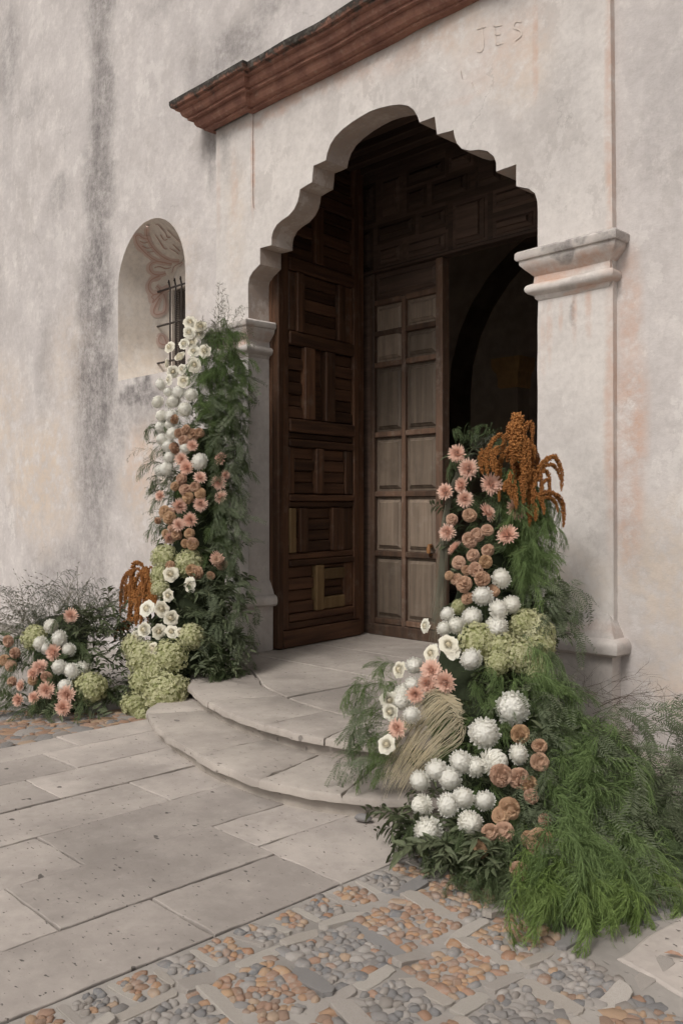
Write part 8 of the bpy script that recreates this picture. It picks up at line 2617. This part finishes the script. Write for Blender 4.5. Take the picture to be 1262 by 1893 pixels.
def ruffled(seed, mat, n=95):
    """carnation-like ball of frilled petals"""
    r = random.Random(seed); b = MB()
    for i in range(n):
        z = 1 - 1.55 * (i + .5) / n; rr = math.sqrt(max(0, 1 - z * z)); ph = i * GA; d = Vector((rr * math.cos(ph), rr * math.sin(ph), z)); d = (d + rndv(r) * .16).normalized()
        tn = d.cross(Vector((0, 0, 1)) if abs(d.z) < .95 else Vector((1, 0, 0))).normalized(); tn = (Quaternion(d, r.gauss(0, .55)) @ tn); bt = d.cross(tn); L = r.uniform(.9, 1.08); rows, ts = [], []
        for iv in range(4):
            v_ = iv / 3; row = []
            for iu in range(5):
                u = (iu - 2) / 2; wv = math.sin(u * 5.5 + i * 1.7) * .035 * v_; row.append(d * (.22 + .26 * v_ * L - .05 * u * u * v_) + tn * u * (.05 + .12 * v_) + bt * (wv + .08 * v_ * v_))
            rows.append(row); ts.append(v_ ** 1.3)
        b.strip(rows, ts)
    heart(b, .36, .45); return b.mesh('ruffled', mat)
def heart(b, R_, t):
    """closed core so that no light shines through a flower head"""
    o = len(b.v)
    for i in range(7):
        for j in range(10):
            th = 2.6 * i / 6; ph = 2 * math.pi * j / 10; b.v.append(Vector((math.sin(th) * math.cos(ph), math.sin(th) * math.sin(ph), math.cos(th))) * R_); b.t.append(t)
    for i in range(6):
        for j in range(10): b.f.append((o + i * 10 + j, o + (i + 1) * 10 + j, o + (i + 1) * 10 + (j + 1) % 10, o + i * 10 + (j + 1) % 10))
def rndv(r): return Vector((r.gauss(0, 1), r.gauss(0, 1), r.gauss(0, 1))).normalized()
def strap(b, base, d, up, L, w, curl, t0=0., t1=1., n=3, cup=.2):
    """a strap petal from base along d, curling towards up"""
    sd = d.cross(up); sd = sd.normalized() if sd.length > 1e-4 else Vector((1, 0, 0)); rows, ts = [], []; p = base.copy(); dd = d.copy()
    prof = [.55, 1., .95, .35] if n == 3 else [.6, 1, .4]
    for i in range(n + 1):
        ww = w * prof[i]; c = up * (-cup * ww)
        rows.append([p - sd * ww / 2, p + c, p + sd * ww / 2]); ts.append(t0 + (t1 - t0) * i / n)
        dd = (dd + up * curl / n).normalized(); p = p + dd * (L / n)
    b.strip(rows, ts)
def ball_mum(seed, mat, n=190):
    """incurved chrysanthemum: straps shingled over a ball, tips lifting"""
    r = random.Random(seed); b = MB()
    for i in range(n):
        z = 1 - 1.72 * (i + .5) / n; rr = math.sqrt(max(0, 1 - z * z)); ph = i * GA; d = Vector((rr * math.cos(ph), rr * math.sin(ph), z)); d = (d + rndv(r) * .1).normalized()
        up = (Vector((0, 0, 1)) - d * d.z); up = up.normalized() if up.length > .05 else Vector((1, 0, 0)); lo = max(0., min(1., (.15 - z) / .8)); lift = r.uniform(.45, 1.0)
        dirn = (up * (1 - 1.6 * lo) + d * (lift + .5 * lo)).normalized(); nrm = (-d + up * lift * .6 if lo < .5 else up * .8 - d * .3); nrm = (nrm - dirn * nrm.dot(dirn)).normalized()
        strap(b, d * .36 - up * .04, dirn, nrm, .19 + r.uniform(-.03, .03), .085, .5 + r.uniform(-.2, .35), .45, 1., 3, .45)
    heart(b, .37, .6); return b.mesh('white_mum', mat)
def daisy_mum(seed, mat, n=150):
    r = random.Random(seed); b = MB()
    for i in range(n):
        k = (i + .5) / n; ph = i * GA + r.gauss(0, .06); el = math.radians(86 - 84 * k ** .8 + r.uniform(-7, 7)); L = (.20 + .30 * k ** .6) * r.uniform(.88, 1.08)
        out = Vector((math.cos(ph), math.sin(ph), 0)); d = out * math.cos(el) + Vector((0, 0, math.sin(el))); up = -out * math.sin(el) + Vector((0, 0, math.cos(el)))
        strap(b, out * .03 * k, d, up, L, .085, r.uniform(-.25, .35) + .4 * (1 - k), .35 * k ** .5, .55 + .5 * k, 3, .25)
    return b.mesh('peach_mum', mat)
def hydrangea(seed, mat, n=430):
    r = random.Random(seed); b = MB()
    for i in range(n):
        z = 1 - 1.5 * (i + .5) / n; rr = math.sqrt(max(0, 1 - z * z)); ph = i * GA + r.gauss(0, .1); d = Vector((rr * math.cos(ph), rr * math.sin(ph), z)); lump = 1 + .16 * noise.noise(d * 2.3 + Vector((seed, 0, 0)))
        c = d * .44 * lump * r.uniform(.9, 1.06); nn = (d + Vector((r.gauss(0, .3), r.gauss(0, .3), r.gauss(0, .3)))).normalized(); a = nn.orthogonal().normalized(); e = nn.cross(a); ro = r.uniform(0, 6.28); s = r.uniform(.036, .052)
        t = r.uniform(.2, 1.)
        for q in range(4):
            an = ro + q * math.pi / 2; x = a * math.cos(an) + e * math.sin(an); y = nn.cross(x); cup = r.uniform(.0, .35)
            b.quad(c, c + x * s * .7 - y * s * .5 + nn * s * cup, c + x * s * 1.15 + nn * s * cup * .5, c + x * s * .7 + y * s * .5 + nn * s * cup, t)
    heart(b, .37, 0.)
    return b.mesh('hydrangea', mat, False)
MESH = {'rose': [rose(i, M_rose, 38, .10, .8 + .2 * i) for i in range(5)], 'ball': [ball_mum(i, M_ball) for i in range(4)], 'pink': [daisy_mum(i, M_pink) for i in range(5)],
        'brown': [ruffled(40 + i, M_brown) for i in range(5)], 'hyd': [hydrangea(i, M_hyd) for i in range(4)]}
NAME = {'rose': 'cream_rose', 'ball': 'white_chrysanthemum', 'pink': 'peach_chrysanthemum', 'brown': 'dusty_brown_lisianthus', 'hyd': 'green_hydrangea'}

# ---- greenery meshes: unit length, grow along +X, gravity is -Z
def stemcurve(rise, droop, n=10, r=None):
    """points of an arching stem of unit length"""
    p = Vector((0, 0, 0)); el = rise; o = [p.copy()]; side = r.uniform(-.4, .4) if r else 0; az = 0
    for i in range(n):
        az += side / n; d = Vector((math.cos(el) * math.cos(az), math.cos(el) * math.sin(az), math.sin(el))); p = p + d / n; o.append(p.copy()); el -= droop / n * (.6 + .8 * i / n)
    return o
def thread(b, P, w, t=.5, taper=True, sides=2):
    """thin three-cornered ribbon pair following P"""
    n = len(P)
    for k in range(sides):
        rows = []
        for i, p in enumerate(P):
            d = (P[min(i + 1, n - 1)] - P[max(i - 1, 0)]); a = d.orthogonal().normalized() if k == 0 else d.cross(d.orthogonal()).normalized(); ww = w * (1 - .7 * i / (n - 1) if taper else 1); rows.append([p - a * ww / 2, p + a * ww / 2])
        b.strip(rows, [t] * n)
def hair_spray(seed, mat, rise=.5, droop=2.2, nb=56, nl=.05, nw=.0075, needles=14, spread=.44, sag=.36):
    """feathery asparagus-fern plume: thread-like side branches set with needles"""
    r = random.Random(seed); b = MB(); P = stemcurve(rise, droop, 12, r); thread(b, P, .010)
    for i in range(nb):
        k = .08 + .92 * i / nb; q = k * 12; j = min(11, int(q)); p = P[j].lerp(P[j + 1], q - j); ax = (P[j + 1] - P[j]).normalized(); out = rndv(r); out = (out - ax * out.dot(ax)).normalized(); L = spread * (1 - .55 * k) * r.uniform(.6, 1.1); d = (ax * r.uniform(.5, 1.) + out * r.uniform(.5, .9)).normalized(); Q = [p]
        for s in range(5): d = (d + Vector((0, 0, -sag)) + rndv(r) * .1).normalized(); Q.append(Q[-1] + d * L / 5)
        thread(b, Q, .0065, sides=1)
        for s in range(needles):
            kk = .12 + .88 * s / needles; qq = kk * 5; jj = min(4, int(qq)); c = Q[jj].lerp(Q[jj + 1], qq - jj); dd = (Q[jj + 1] - Q[jj]).normalized(); e = rndv(r); e = (e - dd * e.dot(dd)).normalized(); e = (e + dd * 1.5).normalized(); sd = e.cross(dd).normalized() if e.cross(dd).length > .01 else rndv(r); l = nl * r.uniform(.6, 1.3)
            b.tri(c - sd * nw / 2, c + sd * nw / 2, c + e * l + Vector((0, 0, -l * .15)), .5)
    return b.mesh('fern', mat, False)
def wisp_spray(seed, mat, rise=1.2, droop=1.2, nb=14):
    r = random.Random(seed); b = MB(); P = stemcurve(rise, droop, 10, r); thread(b, P, .008)
    for i in range(nb):
        k = .25 + .75 * i / nb; q = k * 10; j = min(9, int(q)); p = P[j].lerp(P[j + 1], q - j); ax = (P[j + 1] - P[j]).normalized(); d = (ax + rndv(r) * .7).normalized(); L = .3 * (1.15 - k) * r.uniform(.6, 1.2); Q = [p]
        for s in range(4): d = (d + Vector((0, 0, -.12)) + rndv(r) * .12).normalized(); Q.append(Q[-1] + d * L / 4)
        thread(b, Q, .005)
        for s in range(6):
            c = Q[1 + s % 4]; e = (d + rndv(r) * .8).normalized(); sd = e.orthogonal().normalized(); b.tri(c - sd * .004, c + sd * .004, c + e * .045)
    return b.mesh('wisp', mat, False)
def blade(b, c, d, up, L, w, fold=.25, t=.5):
    """one leaf: two folded halves, pointed"""
    sd = d.cross(up).normalized(); m1 = c + d * L * .35 - up * L * .02; m2 = c + d * L * .7 - up * L * .07; tip = c + d * L - up * L * .16
    for s in (-1, 1):
        e1 = m1 + sd * s * w / 2 + up * w * fold; e2 = m2 + sd * s * w * .38 + up * w * fold * .7
        o = len(b.v); b.v += [c, m1, m2, tip, e1, e2]; b.t += [t] * 6
        F = [(o, o + 1, o + 4), (o + 1, o + 2, o + 5, o + 4), (o + 2, o + 3, o + 5)]; b.f += F
def leaf_sprig(seed, mat, nleaf=13, L=.36, w=.15, rise=.9, droop=1.1):
    r = random.Random(seed); b = MB(); P = stemcurve(rise, droop, 8, r); thread(b, P, .016)
    for i in range(nleaf):
        k = .12 + .88 * i / (nleaf - 1); q = k * 8; j = min(7, int(q)); p = P[j].lerp(P[j + 1], q - j); ax = (P[j + 1] - P[j]).normalized(); side = ax.cross(Vector((0, 0, 1))); side = side.normalized() if side.length > .1 else Vector((0, 1, 0)); sg = 1 if i % 2 else -1
        d = (ax * r.uniform(.4, .9) + side * sg * r.uniform(.5, 1) + rndv(r) * .3 + Vector((0, 0, -.1))).normalized(); up = (Vector((0, 0, 1)) + rndv(r) * .5); up = (up - d * up.dot(d)).normalized(); blade(b, p, d, up, L * r.uniform(.7, 1.15), w * r.uniform(.75, 1.15))
    return b.mesh('leaf_sprig', mat, False)
def pepper_sprig(seed, mat, nb=8):
    r = random.Random(seed); b = MB(); P = stemcurve(.6, 2.4, 10, r); thread(b, P, .012)
    for i in range(nb):
        k = .1 + .9 * i / (nb - 1); q = k * 10; j = min(9, int(q)); p = P[j].lerp(P[j + 1], q - j); ax = (P[j + 1] - P[j]).normalized(); d = (ax * .7 + rndv(r) * .75).normalized(); L = .5 * r.uniform(.7, 1.1); Q = [p]
        for s in range(6): d = (d + Vector((0, 0, -.2))).normalized(); Q.append(Q[-1] + d * L / 6)
        thread(b, Q, .006)
        for s in range(11):
            kk = .15 + .85 * s / 10; qq = kk * 6; jj = min(5, int(qq)); c = Q[jj].lerp(Q[jj + 1], qq - jj); dd = (Q[jj + 1] - Q[jj]).normalized(); sd = dd.cross(Vector((0, 0, 1)) + rndv(r) * .15); sd = sd.normalized() if sd.length > .05 else Vector((0, 1, 0)); up = sd.cross(dd).normalized()
            for sg in (-1, 1):
                e = (sd * sg + dd * .55).normalized(); l = .11 * (1.1 - .5 * abs(kk - .45)); x = e.cross(up).normalized(); b.quad(c, c + e * l * .45 + x * .011, c + e * l, c + e * l * .45 - x * .011)
    return b.mesh('pepper_sprig', mat, False)
def grass_tuft(seed, mat, n=14):
    r = random.Random(seed); b = MB()
    for i in range(n):
        P = stemcurve(r.uniform(.9, 1.5), r.uniform(.6, 2.6), 9, r); a = r.uniform(-1.2, 1.2); s = r.uniform(.55, 1.); R_ = Matrix.Rotation(a, 3, 'Z'); Q = [R_ @ (p * s) for p in P]; thread(b, Q, .007)
        for k in range(12):
            c = Q[5 + k % 5]; e = (Q[-1] - Q[-3]).normalized() + rndv(r) * .6; e.normalize(); sd = e.orthogonal().normalized(); b.tri(c - sd * .006, c + sd * .006, c + e * .05)
    return b.mesh('grass_tuft', mat, False)
def twig(seed, mat):
    r = random.Random(seed); b = MB()
    def br(p, d, L, w, lv):
        Q = [p]
        for s in range(5): d = (d + rndv(r) * .16).normalized(); Q.append(Q[-1] + d * L / 5)
        thread(b, Q, w)
        if lv:
            for q in Q[1:]: br(q, (d + rndv(r) * .95).normalized(), L * r.uniform(.3, .55), w * .6, lv - 1)
    br(Vector((0, 0, 0)), Vector((.75, 0, .6)).normalized(), .9, .009, 2); return b.mesh('twig', mat, False)
G = {'hair': [hair_spray(i, M_hair, .35 + .15 * i, 2.0 + .25 * i) for i in range(6)], 'darkhair': [hair_spray(20 + i, M_dk, .3 + .15 * i, 2.0 + .2 * i) for i in range(5)], 'brighthair': [hair_spray(40 + i, M_bright, .2 + .15 * i, 1.7 + .2 * i, 60, .07, .0085, 10) for i in range(4)],
     'greyhair': [hair_spray(60 + i, M_gh, 1.1, 1.0, 22) for i in range(3)], 'curl': [hair_spray(70 + i, M_gh, 1.2, 2.2, 12, .03, .012, 12, .5) for i in range(3)], 'wisp': [wisp_spray(i, M_wisp, 1.2 - .1 * i, 1. + .5 * i) for i in range(4)],
     'leaf': [leaf_sprig(i, M_leaf, 14 + i % 3, .27 + .025 * i, .075 + .012 * i, .5 + .2 * i, .8 + .3 * i) for i in range(5)], 'pepper': [pepper_sprig(i, M_pep) for i in range(5)], 'grass': [grass_tuft(i, M_wisp) for i in range(4)], 'twig': [twig(i, M_twig) for i in range(3)]}
GN = {'hair': 'feathery_fern_spray', 'darkhair': 'deep_green_fern_spray', 'brighthair': 'bright_fern_spray', 'greyhair': 'grey_fern_spray', 'curl': 'curled_fern_tip', 'wisp': 'dry_wispy_stem', 'leaf': 'leafy_sprig', 'pepper': 'pepper_tree_sprig', 'grass': 'dry_grass_tuft', 'twig': 'bare_twig'}

ARR = {'L': tag(empty('flower_arrangement', (-1.05, -.75, 0)), 'tall slender flower column with cream roses at its top beside the open plank door', 'flower arrangement', 'floor flower arrangements'),
       'C': tag(empty('flower_arrangement', (-1.3, -1.3, 0)), 'smallest flower arrangement, low and round, beside the taller column topped with cream roses', 'flower arrangement', 'floor flower arrangements'),
       'R': tag(empty('flower_arrangement', (2.0, -1.2, 0)), 'largest flower arrangement spilling from the right pilaster onto the cobbles', 'flower arrangement', 'floor flower arrangements')}
def put(name, me, arr, M):
    o = link(name, me, None, ARR[arr]); o.matrix_world = M; o.matrix_parent_inverse = Matrix.Translation(-ARR[arr].location); return o
# dark filler core, added behind the blooms to close see-through gaps
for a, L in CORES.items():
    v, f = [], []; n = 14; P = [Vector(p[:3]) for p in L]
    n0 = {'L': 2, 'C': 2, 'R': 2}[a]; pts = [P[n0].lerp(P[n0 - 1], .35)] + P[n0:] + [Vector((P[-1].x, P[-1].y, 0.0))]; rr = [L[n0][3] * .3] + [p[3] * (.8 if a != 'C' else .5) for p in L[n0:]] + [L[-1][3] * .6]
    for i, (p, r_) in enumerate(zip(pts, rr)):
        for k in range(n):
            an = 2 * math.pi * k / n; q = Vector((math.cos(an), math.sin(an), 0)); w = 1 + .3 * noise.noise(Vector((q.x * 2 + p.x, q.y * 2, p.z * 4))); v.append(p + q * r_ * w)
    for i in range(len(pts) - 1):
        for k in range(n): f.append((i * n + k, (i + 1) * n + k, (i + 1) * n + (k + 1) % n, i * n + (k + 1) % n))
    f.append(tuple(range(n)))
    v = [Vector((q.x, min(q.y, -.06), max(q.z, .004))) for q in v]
    o = link('filler_core', pydata('filler_core', [q - ARR[a].location for q in v], f), M_filler, ARR[a])
RF = random.Random(5)
for a, k, x, y, z, dia, nx, ny, nz in FLOWERS:
    N = Vector((nx, ny, nz)); q = N.to_track_quat('Z', 'Y') @ Quaternion((0, 0, 1), RF.uniform(0, 6.28)); s = dia * (1.04 if k != 'hyd' else 1.12)
    s *= RF.uniform(.9, 1.1); sc = (s * RF.uniform(.93, 1.07), s * RF.uniform(.93, 1.07), s * RF.uniform(.72, 1.0))
    put(NAME[k], RF.choice(MESH[k]), a, Matrix.LocRotScale(Vector((x, y, z)), q, Vector(sc)))
for a, k, x, y, z, ang, s in FOLIAGE:
    up = k in ('leaf', 'grass', 'wisp', 'greyhair', 'curl', 'twig')
    q = Quaternion((0, 0, 1), ang) @ Quaternion((0, 1, 0), RF.gauss(0, .18)) @ Quaternion((1, 0, 0), RF.gauss(0, .5))
    sc = s * (1.0 if k not in ('hair', 'darkhair', 'brighthair') else 1.05)
    put(GN[k], RF.choice(G[k]), a, Matrix.LocRotScale(Vector((x, y, z)), q, Vector((sc, sc * RF.uniform(.85, 1.15), sc))))
# amaranth tassels: beads packed along each drooping curve
def tassel(pts, w, seed):
    r = random.Random(seed); P = catmull(pts, 8); b = MB(); L = sum((P[i + 1] - P[i]).length for i in range(len(P) - 1)); n = int(min(800, max(120, L / (w * .5) * 32)))
    cum = [0]
    for i in range(len(P) - 1): cum.append(cum[-1] + (P[i + 1] - P[i]).length)
    j = 0
    for i in range(n):
        s = (i + .5) / n * L
        while cum[j + 1] < s: j += 1
        c = P[j].lerp(P[j + 1], (s - cum[j]) / max(1e-6, cum[j + 1] - cum[j])); k = s / L; rad = w * .5 * (.45 + .55 * math.sin(math.pi * min(1, .12 + k * .9)) ** .6); d = rndv(r); c = c + d * rad * r.uniform(.5, 1.15); z = rad * r.uniform(.2, .34)
        a1 = (d + rndv(r) * .6).normalized(); a2 = a1.orthogonal().normalized(); a3 = a1.cross(a2); o = len(b.v); c = c - a1 * z * .3; a1 = a1 * r.uniform(1.2, 2.2)
        b.v += [c + a1 * z, c - a1 * z, c + a2 * z, c - a2 * z, c + a3 * z, c - a3 * z]; b.t += [.5] * 6
        for x_ in ((0, 2, 4), (2, 1, 4), (1, 3, 4), (3, 0, 4), (2, 0, 5), (1, 2, 5), (3, 1, 5), (0, 3, 5)): b.f.append(tuple(o + q for q in x_))
    thread(b, P, w * .35); return b.mesh('tassel', M_amar)
for i, (a, pts, w) in enumerate(TASSELS):
    me = tassel([Vector(p) - ARR[a].location for p in pts], w, i); link('amaranth_tassel', me, None, ARR[a])
# tan grass tresses and upright reeds
def tress(guides, n, spread, w, seed):
    r = random.Random(seed); b = MB(); Gs = [catmull(g_, 6) for g_ in guides]; m = min(len(g_) for g_ in Gs)
    for i in range(n):
        a_, c_ = r.choice(Gs), r.choice(Gs); t_ = r.random(); o1 = rndv(r) * spread * .45 * r.random(); o2 = rndv(r) * spread * r.uniform(.2, 1.3); e = r.uniform(.75, 1); Q = []
        for k in range(m):
            kk = min(m - 1, k * e); j = min(m - 2, int(kk)); f_ = kk - j; p = a_[j].lerp(a_[j + 1], f_).lerp(c_[j].lerp(c_[j + 1], f_), t_); Q.append(p + o1.lerp(o2, k / (m - 1)) + noise.noise_vector(p * 3 + Vector((i * .05, 0, 0))) * spread * .3)
        thread(b, Q, w)
    return b
loc = ARR['R'].location
b = tress(TRESS, 170, .045, .0024, 3); o = link('grass_tress', pydata('grass_tress', [q - loc for q in b.v], b.f), M_gras, ARR['R'])
b = tress(REEDS, 90, .03, .0022, 4); o = link('grass_reeds', pydata('grass_reeds', [q - loc for q in b.v], b.f), M_wisp, ARR['R'])
# small loose things on the ground
me = pebble_mesh(901, 8, 6, .3); me.materials.append(M_band_d); o = link('loose_stone', me); o.location = (1.40, -1.485, .018); o.scale = (.034, .02, .016); o.rotation_euler = (0, 0, .6); tag(o, 'small dark loose stone at the foot of the lower step', 'stone')
b = MB(); blade(b, Vector((0, 0, 0)), Vector((1, 0, 0)), Vector((0, 0, 1)), .055, .02); me = b.mesh('fallen_leaf', M_peb_o, False)
for x, y, r_, lb_ in ((2.62, -1.70, .4, 'single brown fallen leaf on the side paving beside the ferns'),):
    o = link('fallen_leaf', me); o.location = (x + .1, y + .06, .014); o.rotation_euler = (.1, -.1, r_); tag(o, lb_, 'leaf')
